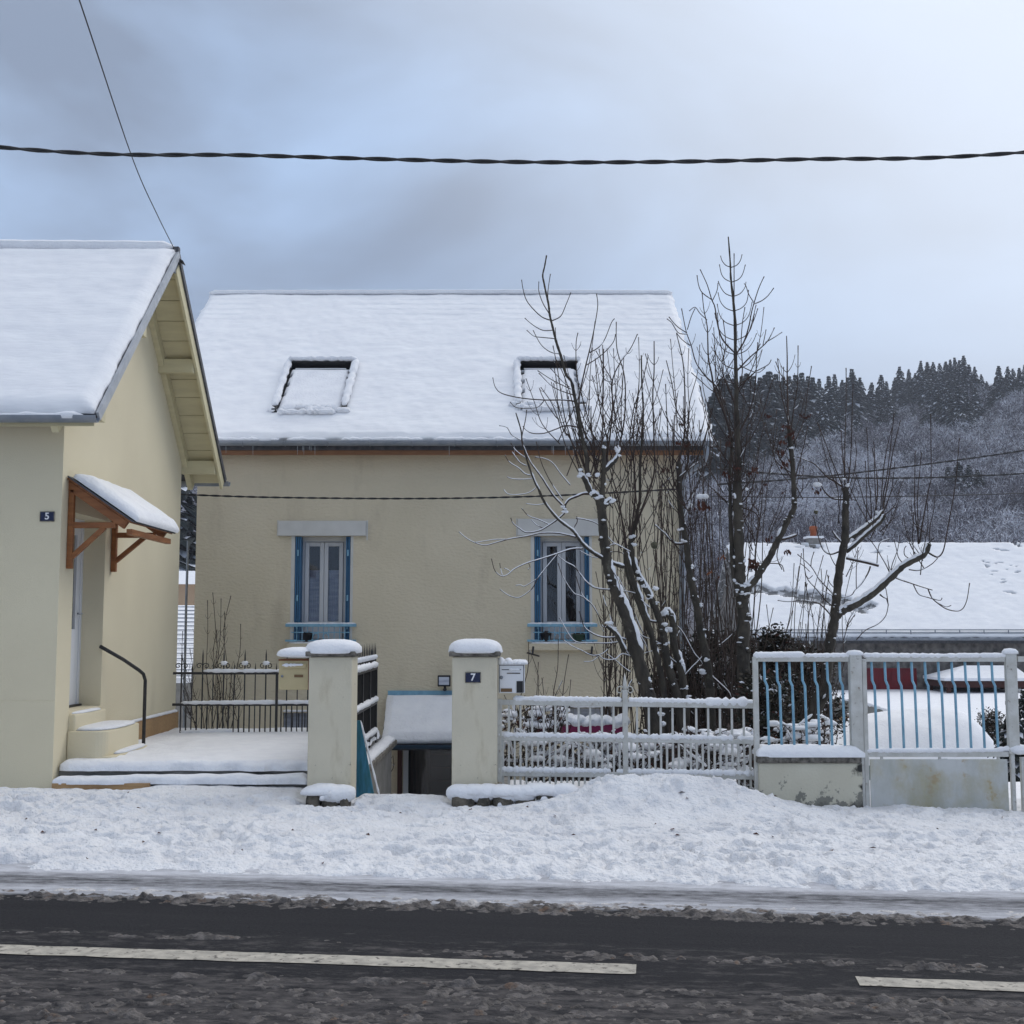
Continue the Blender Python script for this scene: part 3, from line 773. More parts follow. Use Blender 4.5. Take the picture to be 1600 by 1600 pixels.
mb = MB(); mb.box((dx + 0.021, yl + 0.2, z0 + 0.14), (dx + 0.027, yr - 0.2, z0 + 0.72)); build('door_panel', mb, 'pvc_white', door, bevel=0.003)
mb = MB(); mb.tube([(dx + 0.02, yr - 0.05, z0 + 1.02), (dx + 0.07, yr - 0.05, z0 + 1.02), (dx + 0.07, yr - 0.16, z0 + 1.02)], 0.011, 6); build('handle', mb, 'zinc_light', door)
mb = MB(); mb.box((dx - 0.5, y0 - 0.3, z0 - 0.2), (dx - 0.48, y1 + 0.3, z1 + 0.3)); build('hall_interior', mb, 'dark_room', house_l)
mb = MB(); mb.box((dx - 0.03, y0, z0 - 0.001), (dx + 0.06, y1, z0 + 0.022)); build('threshold', mb, 'black_iron', door)
# plinth board along the terrace
mb = MB(); mb.box((LX + 0.002, LY0 + 2.0, 0.15), (LX + 0.05, LY1 - 0.02, 0.46)); build('plinth_board', mb, 'wood_raw', house_l, bevel=0.004)
mb = MB(); snow_line(mb, [(LX + 0.035, LY0 + 1.7, 0.475), (LX + 0.035, LY1 - 0.1, 0.475)], 0.07, 0.04, 50); build('snow', mb, 'snow', house_l)
# door steps
st = thing('door_steps', (LX, LY0 + 0.9, 0.2), 'pale rendered doorsteps with rounded corners under the white door', 'steps')
mb = MB(); mb.box((LX - 0.26, y0 + 0.002, 0.3), (LX + 0.07, y1 - 0.002, 0.70)); build('top_step', mb, 'stucco_left', st, bevel=0.02)
def rstep(x1, ya, yb, za, zb, r, m, nm):
    mb = MB(); pl = [(LX + 0.002, ya)]
    for k in range(7):
        w = -math.pi / 2 + math.pi / 2 * k / 6; pl.append((x1 - r + r * math.cos(w), ya + r + r * math.sin(w)))
    for k in range(7):
        w = math.pi / 2 * k / 6; pl.append((x1 - r + r * math.cos(w), yb - r + r * math.sin(w)))
    pl.append((LX + 0.002, yb))
    mb.prism([(a, b, za) for a, b in pl], (0, 0, zb - za)); return build(nm, mb, m, st, bevel=0.015)
rstep(LX + 0.40, LY0 + 0.36, LY0 + 1.62, 0.1, 0.53, 0.14, 'stucco_left', 'step')
rstep(LX + 0.47, LY0 + 0.40, LY0 + 1.70, 0.1, 0.27, 0.10, 'stucco_left', 'step')
mb = MB()
mb.blob((LX + 0.19, LY0 + 1.0, 0.535), 0.22, 0.60, 0.035, nu=16, nv=6, jit=0.03, p=3.2, zdn=0.01)
mb.blob((LX - 0.08, LY0 + 0.9, 0.70), 0.15, 0.46, 0.022, nu=14, nv=6, jit=0.03, p=3.5, zdn=0.01)
mb.blob((LX + 0.41, LY0 + 1.15, 0.275), 0.07, 0.50, 0.03, nu=14, nv=6, jit=0.05, p=3, zdn=0.01)
build('snow', mb, 'snow', st)

# handrail
hr = MB(); pts = [P(165, 1010, 13.75), P(192, 1030, 13.98), P(217, 1047, 14.18), P(224, 1053, 14.22), P(227, 1063, 14.24), (P(227, 1063, 14.24).x, 14.24, 0.18)]
pts[0].x = LX + 0.005
hr.tube(pts, 0.021, 8)
props(build('handrail', hr, 'black_iron'), 'black bent iron handrail beside the doorsteps', 'handrail')

# canopy over the door
can = thing('door_canopy', (LX, 12.6, 2.3), 'orange stained timber canopy with snow over the white door', 'canopy')
cA, cB = Vector((LX, 12.58, 3.13)), Vector((-3.92, 12.58, 2.67))
sl = (cB - cA); cl = sl.length; sl.normalize(); cn = Vector((sl.z * -1, 0, sl.x)).normalized()
cn = Vector((-sl.z, 0, sl.x))
for Yr in (12.62, 14.02):
    mb = MB(); mb.obox(cA + Vector((0, Yr - 12.58, 0)) - cn * 0.10, sl * (cl - 0.04), (0, 0.055, 0), cn * 0.09); rf = build('rafter', mb, 'wood_stain', can, bevel=0.006)
    fr = MB(); zb = 2.20 if Yr < 13 else 2.23
    fr.box((LX + 0.002, Yr, zb), (LX + 0.06, Yr + 0.06, 3.02)); build('bracket_post', fr, 'wood_stain', can, bevel=0.006)
    fr = MB(); fr.box((LX + 0.06, Yr + 0.002, 2.62), (LX + 0.50, Yr + 0.058, 2.68)); build('bracket_arm', fr, 'wood_stain', can, bevel=0.006)
    fr = MB(); fr.bar((LX + 0.05, Yr + 0.03, zb + 0.12), (LX + 0.38, Yr + 0.03, 2.63), 0.05, 0.05); build('bracket_brace', fr, 'wood_stain', can, bevel=0.005)
for k in range(6):
    mb = MB(); w = cl / 6; mb.obox(cA + sl * (k * w + 0.002) - cn * 0.006, sl * (w - 0.004), (0, 1.55, 0), cn * 0.02); build('roof_board', mb, 'wood_stain', can)
mb = MB(); mb.obox(cA + Vector((0, -0.03, 0)) + cn * 0.016, sl * (cl + 0.02), (0, 1.60, 0), cn * 0.014); build('felt', mb, 'slate', can)
mb = MB(); mb.bar(cB + Vector((-0.03, 0.05, -0.09)), cB + Vector((-0.03, 1.5, -0.09)), 0.06); build('eaves_rail', mb, 'wood_stain', can, bevel=0.005)
snow_slab('snow', cA + Vector((0.03, 0.0, 0)) + cn * 0.03 + sl * 0.02, sl, (0, 1, 0), cn, cl - 0.0, 1.55, 34, 60, 0.105, 'snow', can, edge=0.11, lump=0.12, seed=12)

def digit(txt, size, bold, loc, rot, parent):
    cu = bpy.data.curves.new('digit', 'FONT'); cu.body = txt; cu.size = size; cu.align_x = 'CENTER'; cu.align_y = 'CENTER'; cu.extrude = 0.001; cu.offset = bold
    tmp = bpy.data.objects.new('digit', cu); C.objects.link(tmp)
    bpy.context.view_layer.update()
    me = bpy.data.meshes.new_from_object(tmp.evaluated_get(bpy.context.evaluated_depsgraph_get()))
    bpy.data.objects.remove(tmp); me.materials.clear(); me.materials.append(M['enamel_white'])
    o = put('digit', me, parent); o.location = loc; o.rotation_euler = rot; return o
def plate(px, py, Y, w, h, txt, label):
    c = P(px, py, Y); t = thing('house_number', c, label, 'house number')
    mb = MB(); mb.box(c + Vector((-w/2, -0.006, -h/2)), c + Vector((w/2, 0, h/2))); build('plate', mb, 'enamel_blue', t, bevel=0.002)
    mb = MB()
    for a, b in (((-w/2, -h/2), (w/2, -h/2 + 0.007)), ((-w/2, h/2 - 0.007), (w/2, h/2)), ((-w/2, -h/2 + 0.007), (-w/2 + 0.007, h/2 - 0.007)), ((w/2 - 0.007, -h/2 + 0.007), (w/2, h/2 - 0.007))):
        mb.box(c + Vector((a[0], -0.008, a[1])), c + Vector((b[0], -0.0065, b[1])))
    build('border', mb, 'cap_stone', t)
    d = digit(txt, h * 0.95, 0.0022, (0, -0.0095, 0), (math.pi / 2, 0, 0), t)
    # serifs of the digit
    return t
plate(74, 807, LY0 - 0.004, 0.148, 0.102, '5', 'dark blue house number plate reading 5 on the cream front wall')

# ---- terrace in front of the left house
ter = thing('terrace', (-3.2, 12.5, 0), 'snow covered terrace with steps beside the left house', 'terrace', kind='structure')
mb = MB(); mb.box((LX + 0.003, 12.62, -1.6), (-1.76, 16.75, 0.155)); build('slab', mb, 'concrete', ter)
mb = MB(); mb.box((LX + 0.02, 12.44, -0.4), (-2.02, 12.615, 0.05)); build('front_step', mb, 'concrete', ter, bevel=0.006)
mb = MB(); mb.box((LX + 0.03, 12.36, -0.2), (LX + 1.0, 12.40, 0.06)); build('tread_board', mb, 'wood_raw', ter, bevel=0.003)
snow_slab('snow', (LX + 0.006, 12.56, 0.16), (1, 0, 0), (0, 1, 0), (0, 0, 1), -1.78 - LX, 4.18, 220, 170, 0.095, 'snow', ter, edge=0.08, lump=0.22, seed=31, ragged=0.06)
snow_slab('snow', (LX + 0.02, 12.36, 0.052), (1, 0, 0), (0, 1, 0), (0, 0, 1), -2.06 - LX, 0.235, 160, 14, 0.075, 'snow', ter, edge=0.07, lump=0.55, seed=32, ragged=0.05)

# ================================================================== HOUSE IN THE MIDDLE
MY = 18.5
def MX(px, py=900): return P(px, py, MY).x
def MZ(py, Y=MY): return P(800, py, Y).z
mx0, mx1, mzb, mzt = MX(305), MX(1065, 850), -2.3, 4.42
house_m = thing('house', (0, MY, -1.3), 'ochre rendered house with two skylights and blue shutters', 'house')
wins = [(MX(460, 920), MX(547, 920)), (MX(835, 920), MX(921, 920))]
wz0, wz1 = MZ(1004), MZ(838)
holes = [(a - mx0, wz0 - mzb, b - mx0, wz1 - mzb, 0.24) for a, b in wins]
pdx0, pdx1 = MX(629, 1200), MX(752, 1200)
holes.append((pdx0 - mx0, 0.15, pdx1 - mx0, -0.08 - mzb, 0.3))
bw = [(MX(442, 1126), MX(500, 1126), MZ(1141), MZ(1114)), (MX(890, 1118), MX(960, 1118), MZ(1131), MZ(1107))]
for a, b, c, d in bw: holes.append((a - mx0, c - mzb, b - mx0, d - mzb, 0.12))
mb = MB()
holed(mb, (mx0, MY, mzb), (1, 0, 0), (0, 0, 1), (0, -1, 0), mx1 - mx0, mzt - mzb, holes)
gY0, gz0, gYR, gzR = 18.12, 4.36, 22.5, 7.73
SM = (gzR - gz0) / (gYR - gY0)
for X in (mx0, mx1):
    mb.add([(X, MY, mzb), (X, 26.5, mzb), (X, 26.5, mzt), (X, gYR, gzR - 0.2), (X, MY, mzt)], [(0, 1, 2, 3, 4) if X == mx1 else (4, 3, 2, 1, 0)])
mb.add([(mx0, 26.5, mzb), (mx1, 26.5, mzb), (mx1, 26.5, mzt), (mx0, 26.5, mzt)], [(3, 2, 1, 0)])
build('wall', mb, 'stucco_main', house_m)
rx0, rx1 = -5.66, 3.0
nF2 = Vector((0, -SM, 1)).normalized(); sF2 = Vector((0, 1, SM)).normalized(); l2 = math.hypot(gYR - gY0, gzR - gz0)
nB2 = Vector((0, SM, 1)).normalized(); sB2 = Vector((0, -1, SM)).normalized()
gY1 = 2 * gYR - gY0
mb = MB(); mb.obox((rx0, gY0, gz0), (rx1 - rx0, 0, 0), sF2 * l2, -nF2 * 0.12); mb.obox((rx0, gY1, gz0), (rx1 - rx0, 0, 0), sB2 * l2, -nB2 * 0.12)
roof_m = build('roof', mb, 'slate', house_m)
def on_roof(px, py, lift=0.0):
    d = P(px, py, 1.0) - Vector((0, 0, CAM_Z)); s = d.z
    z0 = gz0 + lift * math.sqrt(1 + SM * SM)
    Y = (z0 - SM * gY0 - CAM_Z) / (s - SM)
    p = P(px, py, Y); return p.x - rx0, (Y - gY0) / sF2.y
sky = []
for (a, b, c, d) in (((446, 561), (553, 561), (549, 637), (433, 637)), ((804, 561), (908, 561), (915, 632), (808, 632))):
    q = [on_roof(*t, 0.13) for t in (a, b, c, d)]
    u0, u1 = (q[0][0] + q[3][0]) / 2, (q[1][0] + q[2][0]) / 2
    v0, v1 = (q[2][1] + q[3][1]) / 2, (q[0][1] + q[1][1]) / 2
    sky.append((u0, v0, u1, v1))
def roof_hole(u, v):
    r = np.zeros(u.shape, bool)
    for (a, b, c, d) in sky: r |= (u > a + 0.02) & (u < c - 0.02) & (v > b + 0.02) & (v < d - 0.02)
    return r
snow_slab('snow', Vector((rx0, gY0, gz0)) - sF2 * 0.02, (1, 0, 0), sF2, nF2, rx1 - rx0, l2 + 0.05, 330, 260, 0.105, 'snow_roof', house_m, hole=roof_hole, edge=0.12, lump=0.12, seed=40, ragged=0.07, rows=0.013)
snow_slab('snow', (rx0, gY1, gz0), (1, 0, 0), sB2, nB2, rx1 - rx0, l2 + 0.05, 60, 30, 0.13, 'snow_roof', house_m, edge=0.12, seed=41)
mb = MB(); snow_line(mb, [(rx0, gYR, gzR + 0.10), (0, gYR, gzR + 0.11), (rx1, gYR, gzR + 0.10)], 0.22, 0.10, 90, 0.05); build('snow_ridge', mb, 'snow', house_m)
RO = Vector((rx0, gY0, gz0))
def R(u, v, n): return RO + Vector((1, 0, 0)) * u + sF2 * v + nF2 * n
for (u0, v0, u1, v1) in sky:
    mb = MB(); ex = Vector((1, 0, 0)); w = 0.075; h = 0.165
    mb.obox(R(u0, v0, 0.0), ex * w, sF2 * (v1 - v0), nF2 * h); mb.obox(R(u1 - w, v0, 0.0), ex * w, sF2 * (v1 - v0), nF2 * h)
    mb.obox(R(u0 + w, v1 - 0.11, 0.0), ex * (u1 - u0 - 2*w), sF2 * 0.11, nF2 * (h + 0.015)); mb.obox(R(u0 + w, v0, 0.0), ex * (u1 - u0 - 2*w), sF2 * 0.07, nF2 * 0.11)
    sk = build('skylight', mb, 'plastic_black', house_m, bevel=0.006)
    mb = MB(); mb.obox(R(u0 + w, v0 + 0.07, 0.02), ex * (u1 - u0 - 2*w), sF2 * (v1 - v0 - 0.18), nF2 * 0.05); build('pane', mb, 'car_glass', sk)
    mb = MB(); mb.obox(R(u0 + w + 0.06, v1 - 0.215, 0.071), ex * (u1 - u0 - 2*w - 0.16), sF2 * 0.028, nF2 * 0.03); build('sash_bar', mb, 'pvc_white', sk)
    dv = v1 - v0 - 0.07 - 0.245
    snow_slab('snow', R(u0 + w + 0.004, v0 + 0.05, 0.071), ex, sF2, nF2, u1 - u0 - 2*w - 0.008, dv, 46, 40, 0.085, 'snow', sk, edge=0.10, lump=0.15, seed=int(u0 * 10), ragged=0.03,
              hole=lambda u, v, a=(u1-u0), b=dv: ((u < 0.055) & (np.abs(np.sin(v * 9 + a * 3)) > 0.80) & (v > 0.3 * b)) | ((u > a - 2*0.075 - 0.06) & (v > 0.62 * b) & (np.sin(v * 30) > -0.2)))
    mb = MB()
    snow_line(mb, [R(u0 + 0.035, v0 + 0.1, h + 0.004), R(u0 + 0.02, v1, h + 0.01)], 0.125, 0.085, 26, 0.30)
    snow_line(mb, [R(u1 - 0.035, v0 + 0.1, h + 0.004), R(u1 - 0.02, v1, h + 0.01)], 0.125, 0.085, 26, 0.30)
    snow_line(mb, [R(u0, v1 - 0.02, h + 0.02), R(u1, v1 - 0.02, h + 0.02)], 0.20, 0.10, 26, 0.25)
    snow_line(mb, [R(u0 + 0.1, v0 - 0.05, 0.13), R(u1 - 0.15, v0 - 0.05, 0.13)], 0.20, 0.09, 24, 0.35)
    for q_ in range(14): m_ = random.random(); mb.blob(R(u0 + (u1 - u0) * m_, v0 + random.choice([0.02, 0.05, 0.12]), 0.125), random.uniform(.05, .13), .07, .05, jit=0.25)
    build('frame_snow', mb, 'snow', sk)
# eaves
mb = MB(); gutter(mb, rx0 - 0.02, rx1 + 0.03, gY0 - 0.06, gz0 - 0.012, 0.068); gt = build('gutter', mb, 'zinc', house_m)
for k in range(14):
    mb = MB(); x = rx0 + 0.4 + k * 0.63; r = 0.071
    mb.tube([(x, gY0 - 0.06 - r * math.cos(math.pi * i / 8), gz0 - 0.012 - r * math.sin(math.pi * i / 8)) for i in range(9)], 0.008, 4); build('gutter_bracket', mb, 'zinc', gt)
mb = MB(); mb.box((rx0, gY0 + 0.045, gz0 - 0.125), (rx1 - 0.1, gY0 + 0.075, gz0 - 0.02)); build('gap_shade', mb, 'slate', house_m)  # dark strip standing in for the shaded gap under the gutter
mb = MB(); mb.box((rx0 + 0.1, gY0 + 0.08, gz0 - 0.195), (MX(1100, 700), gY0 + 0.11, gz0 - 0.06)); build('fascia_board', mb, 'wood_fascia', house_m, bevel=0.003)
mb = MB(); mb.box((rx0 + 0.05, gY0 + 0.112, gz0 - 0.12), (rx1 - 0.12, MY + 0.02, gz0 - 0.10)); build('soffit', mb, 'wood_fascia', house_m)
mb = MB()
snow_line(mb, [(rx0, gY0 - 0.035, gz0 + 0.012), (0.0, gY0 - 0.035, gz0 + 0.015), (rx1, gY0 - 0.035, gz0 + 0.0)], 0.11, 0.075, 150, 0.45, gap=0.30)
build('gutter_snow', mb, 'snow', gt)
mb = MB()
for k in range(22):
    x = random.choice([MX(random.uniform(415, 500), 700), MX(random.uniform(840, 905), 700), MX(random.uniform(360, 960), 700)]); L = random.uniform(0.05, 0.18)
    mb.tube([(x, gY0 - 0.06, gz0 - 0.075), (x + 0.003, gY0 - 0.06, gz0 - 0.075 - L)], [0.003, 0.001], 4)
build('icicles', mb, 'ice', gt, kind='stuff')
dp = [P(1104, 690, 18.06), P(1104, 712, 18.06), P(1100, 722, 18.1), P(1072, 738, 18.35), P(1066, 748, 18.42), P(1066, 900, 18.42), P(1066, 1100, 18.42)]
mb = MB(); mb.tube(dp, 0.05, 10); build('downpipe', mb, 'zinc', house_m)

# windows, each with shutters, lintel, sill, rail
rail_defs = []
def window(i, a, b):
    yf = MY + 0.17; w = b - a
    win = build('window', (lambda m: (m.box((a + 0.055, yf, wz0), (a + 0.125, yf + 0.06, wz1 - 0.0)), m.box((b - 0.125, yf, wz0), (b - 0.055, yf + 0.06, wz1)),
                 m.box((a + 0.125, yf, wz1 - 0.075), (b - 0.125, yf + 0.06, wz1)), m.box((a + 0.125, yf, wz0), (b - 0.125, yf + 0.06, wz0 + 0.05)), m)[-1])(MB()), 'pvc_frame', house_m, bevel=0.004)
    cx = (a + b) / 2; zs0, zs1 = wz0 + 0.055, wz1 - 0.08
    mb = MB(); mb.box((a + 0.05, yf - 0.005, wz1 - 0.06), (b - 0.05, yf - 0.001, wz1)); mb.box((cx + 0.03, yf - 0.012, wz1 - 0.05), (b - 0.17, yf - 0.006, wz1 - 0.035)); build('roller_box', mb, 'trim_paint', win)
    for s0, s1 in ((a + 0.13, cx - 0.002), (cx + 0.002, b - 0.13)):
        m = MB(); f = 0.062
        m.box((s0, yf - 0.02, zs0), (s0 + f, yf + 0.03, zs1)); m.box((s1 - f, yf - 0.02, zs0), (s1, yf + 0.03, zs1))
        m.box((s0 + f, yf - 0.02, zs1 - f), (s1 - f, yf + 0.03, zs1)); m.box((s0 + f, yf - 0.02, zs0), (s1 - f, yf + 0.03, zs0 + 0.26))
        build('sash', m, 'pvc_frame', win, bevel=0.005)
        m = MB(); m.box((s0 + f, yf, zs0 + 0.26), (s1 - f, yf + 0.006, zs1 - f)); build('pane', m, 'window_glass', win)
        top = zs1 - f - (0.0 if i else 0.36)
        m = MB(); n = 24; x0, x1 = s0 + f - 0.02, s1 - f + 0.02
        vs = [];
        for k in range(n + 1):
            x = x0 + (x1 - x0) * k / n; y = yf + 0.055 + 0.008 * math.sin(k * 1.9)
            vs += [(x, y, zs0 + 0.1), (x, y, top)]
        m.add(vs, [(2*k, 2*k+2, 2*k+3, 2*k+1) for k in range(n)], 0, True); build('curtain', m, 'curtain_brown' if i else 'lace', win)
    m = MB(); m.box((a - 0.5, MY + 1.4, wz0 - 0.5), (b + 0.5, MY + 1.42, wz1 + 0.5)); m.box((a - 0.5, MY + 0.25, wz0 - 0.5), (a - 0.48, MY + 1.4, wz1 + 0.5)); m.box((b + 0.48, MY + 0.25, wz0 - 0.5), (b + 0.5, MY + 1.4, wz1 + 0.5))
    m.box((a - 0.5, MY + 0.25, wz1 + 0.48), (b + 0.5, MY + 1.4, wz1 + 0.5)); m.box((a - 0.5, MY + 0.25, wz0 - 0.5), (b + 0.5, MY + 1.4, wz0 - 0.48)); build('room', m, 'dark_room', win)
    for x0, x1 in ((a + 0.003, a + 0.095), (b - 0.07, b - 0.003)):
        m = MB(); k3 = 3; ww = (x1 - x0) / k3
        for k in range(k3): m.box((x0 + k * ww + 0.003, MY - 0.012 + 0.008 * (k % 2), wz0 + 0.012), (x0 + (k + 1) * ww - 0.003, MY + 0.155, wz1 - 0.006))
        sh = build('shutter', m, 'blue_shutter', house_m, bevel=0.003)
        m = MB()
        for zz in (0.2, 0.62, 1.3): m.box(((x0 + x1) / 2 - 0.012, MY - 0.028, wz0 + zz), ((x0 + x1) / 2 + 0.012, MY - 0.013, wz0 + zz + 0.09))
        build('hinge', m, 'blue_iron', sh)
    m = MB(); zl = MZ(814 if i == 0 else 811)
    m.box((a - 0.255, MY - 0.055, wz1 + 0.004), (b + 0.235, MY + 0.02, zl)); build('lintel', m, 'trim_paint', house_m, bevel=0.008)
    m = MB(); m.box((a - 0.055, MY - 0.006, wz0 - 0.05), (a - 0.001, MY + 0.01, wz1 + 0.003)); m.box((b + 0.001, MY - 0.006, wz0 - 0.05), (b + 0.04, MY + 0.01, wz1 + 0.003)); m.box((a - 0.275, MY - 0.010, wz1 + 0.006), (a - 0.257, MY + 0.01, zl + 0.01)); m.box((b + 0.237, MY - 0.01, wz1 - 0.06), (b + 0.26, MY + 0.01, zl + 0.01)); build('window_surround', m, 'trim_paint', house_m)
    m = MB(); m.box((a - 0.09, MY - 0.09, wz0 - 0.115), (b + 0.09, MY + 0.2, wz0 - 0.012)); sill = build('window_sill', m, 'stucco_main', house_m, bevel=0.008)
    m = MB(); snow_line(m, [(a - 0.07, MY - 0.03, wz0 - 0.005), (b + 0.07, MY - 0.03, wz0 - 0.005)], 0.13, 0.05, 24); build('snow', m, 'snow', sill)
    # rail
    yr = MY - 0.075; zt = MZ(977, yr); zl_ = MZ(1001, yr); zm = MZ(988, yr)
    m = MB(); m.bar((a - 0.11, yr, zt), (b + 0.11, yr, zt), 0.045, 0.045)
    rl = build('balcony_rail', m, 'blue_iron', house_m, bevel=0.006)
    m = MB(); m.bar((a - 0.11, yr, zl_), (a + 0.06, yr, zl_), 0.03, 0.03); m.bar((b - 0.06, yr, zl_), (b + 0.11, yr, zl_), 0.03, 0.03); m.bar((a - 0.02, yr, zm), (b + 0.02, yr, zm), 0.014, 0.014); m.bar((a - 0.02, yr, zl_), (b + 0.02, yr, zl_), 0.014, 0.014); build('lower_rail', m, 'blue_iron', rl)
    for k in range(10):
        m = MB(); x = a + 0.06 + (w - 0.12) * k / 9; m.bar((x, yr, zl_), (x, yr, zt), 0.010, 0.010); build('baluster', m, 'blue_iron', rl)
    for sgn in (-1, 1):
        m = MB(); cxx = cx + sgn * 0.085
        m.tube([(cxx + sgn * (0.02 + 0.055 * t) * math.cos(t * 5.5) , yr, (zm + zl_) / 2 + 0.01 + (0.02 + 0.055 * t) * math.sin(t * 5.5)) for t in np.linspace(0, 1, 14)], 0.009, 5); build('scroll', m, 'blue_iron', rl)
    m = MB(); snow_line(m, [(a - 0.10, yr, zt + 0.026), (b + 0.10, yr, zt + 0.026)], 0.05, 0.03, 30); build('snow', m, 'snow', rl)
    return yr
for i, (a, b) in enumerate(wins): window(i, a, b)
# basement windows
for (a, b, c, d) in bw:
    m = MB(); m.box((a, MY + 0.09, c), (b, MY + 0.11, d)); w_ = build('basement_window', m, 'lace', house_m)
    for k in range(6):
        m = MB(); x = a + (b - a) * (k + 0.5) / 6; m.bar((x, MY + 0.03, c), (x, MY + 0.03, d), 0.014); build('window_bar', m, 'black_iron' if a < 0 - 2 else 'zinc_light', w_)
    m = MB(); snow_line(m, [(a, MY - 0.02, d + 0.03), (b, MY - 0.02, d + 0.03)], 0.07, 0.04, 12); build('snow', m, 'snow', w_)
m = MB(); m.box((MX(868), MY - 0.03, bw[1][3] + 0.005), (MX(985), MY + 0.01, bw[1][3] + 0.055)); build('basement_lintel', m, 'cap_stone', house_m)
# porch over the basement door
pz1, pz0, py1 = MZ(1088), P(650, 1161, 17.74).z, 17.74
pxa, pxb = -1.86, -0.30
por = thing('porch', (-1.1, 18.0, pz0), 'snow covered lean-to porch roof with blue flashing above the basement door', 'porch')
m = MB(); m.box((pxa + 0.01, MY - 0.025, pz1 - 0.01), (pxb, MY - 0.001, pz1 + 0.085)); build('flashing', m, 'blue_iron', por)
sp_ = Vector((0, MY - py1 - 0.02, pz1 - pz0)); lp = sp_.length; sp_.normalize(); np_ = Vector((0, -sp_.z, sp_.y))
m = MB(); m.obox(Vector((pxa, py1, pz0)) - np_ * 0.05, (pxb - pxa, 0, 0), sp_ * lp, np_ * 0.045); build('roof', m, 'slate', por)
snow_slab('snow', (pxa, py1 - 0.0, pz0), (1, 0, 0), sp_, np_, pxb - pxa, lp - 0.015, 80, 50, 0.11, 'snow', por, edge=0.12, lump=0.12, seed=55, ragged=0.02)
m = MB(); gutter(m, pxa - 0.03, pxb + 0.03, py1 - 0.05, pz0 - 0.03, 0.05); build('gutter', m, 'porch_gutter', por)
m = MB(); m.box((pxa + 0.02, py1 + 0.02, pz0 - 0.105), (pxb - 0.02, py1 + 0.05, pz0 - 0.06)); build('fascia', m, 'slate', por)
m = MB(); m.box((MX(622, 1200), MY - 0.12, -2.2), (MX(629, 1200), MY - 0.02, pz0 - 0.06)); build('post', m, 'dark_eaves', por, bevel=0.004)
# basement door
yd = MY + 0.10
m = MB(); m.box((pdx0, yd, -2.15), (pdx0 + 0.075, yd + 0.06, -0.08)); m.box((pdx1 - 0.075, yd, -2.15), (pdx1, yd + 0.06, -0.08)); m.box((pdx0 + 0.075, yd, -0.13), (pdx1 - 0.075, yd + 0.06, -0.08))
bd = build('basement_door', m, 'pvc_white', house_m, bevel=0.004)
m = MB(); m.box((pdx0 + 0.075, yd + 0.02, -2.15), (pdx1 - 0.075, yd + 0.026, -0.13)); build('pane', m, 'window_glass', bd)
m = MB(); m.add([(pdx0 + 0.1 + 0.30 * k / 16, yd + 0.12 + 0.02 * math.sin(k * 2), z) for k in range(17) for z in (-2.1, -0.14)], [(2*k, 2*k+2, 2*k+3, 2*k+1) for k in range(16)], 0, True); build('curtain', m, 'curtain_brown', bd)
m = MB(); m.box((pdx0 - 0.2, yd + 1.2, -2.2), (pdx1 + 0.2, yd + 1.22, 0.1)); m.box((pdx0 - 0.2, yd + 0.25, 0.0), (pdx1 + 0.2, yd + 1.2, 0.02)); build('hall_interior', m, 'dark_room', bd)
for k in range(9):
    m = MB(); z = -0.35 - 0.2 * k; m.box((pdx0 + 0.35, yd + 0.5, z), (pdx1 - 0.1, yd + 0.52, z + 0.015)); build('blind_slat', m, 'curtain_brown', bd)
# floodlight
c = P(694, 1064, MY - 0.14)
fl = thing('floodlight', c, 'small black floodlight on the ochre wall above the porch', 'floodlight')
m = MB(); m.box(c + Vector((-0.095, -0.05, -0.08)), c + Vector((0.095, 0.04, 0.085))); build('body', m, 'plastic_black', fl, bevel=0.01)
m = MB(); m.box(c + Vector((-0.075, -0.056, -0.055)), c + Vector((0.075, -0.051, 0.06))); build('lens', m, 'lace', fl)
m = MB(); m.tube([c + Vector((0.01, 0, -0.08)), c + Vector((0.01, 0.0, -0.12)), c + Vector((0.01, 0.13, -0.12))], 0.018, 6); build('bracket', m, 'plastic_black', fl)
m = MB(); m.blob(c + Vector((0.01, -0.02, -0.125)), 0.03, 0.03, 0.025, jit=0.02); build('sensor', m, 'plastic_black', fl)
# flower pots
def pot(px, py, r, h, mat_, label, tilt=0.0):
    c = P(px, py, MY - 0.02); c.z = wz0 + 0.012
    t = thing('flower_pot', c, label, 'flower pot', 'flower pots on the window sills')
    m = MB(); m.tube([c + Vector((0, 0, 0)), c + Vector((tilt * h * 0.9, 0, h * 0.9)), c + Vector((tilt * h * .9, 0, h * 0.9)), c + Vector((tilt * h, 0, h))], [r * 0.75, r, r * 1.1, r * 1.1], 12); build('pot', m, mat_, t)
    m = MB(); m.blob(c + Vector((tilt * h, 0, h)), r * 0.9, r * 0.9, r * 0.25, jit=0.2); build('soil', m, 'twig', t)
pot(479, 1000, 0.085, 0.13, 'plastic_black', 'black flower pot on the sill of the lace curtained window', 0.25)
pot(853, 1000, 0.085, 0.14, 'plastic_black', 'black flower pot on the sill of the brown curtained window')
pot(904, 1000, 0.10, 0.11, 'plastic_green', 'dark green flower pot at the right of the brown curtained window')
for px in (834, 926):
    a = P(px, 1003, MY - 0.06); b = P(px - 2, 1022, MY - 0.1)
    m = MB(); m.bar(a, b, 0.03); m.bar(b + Vector((-0.08, 0.03, 0.02)), b + Vector((0.10, -0.05, -0.03)), 0.022, 0.022)
    build('shutter_stay', m, 'black_iron', house_m)

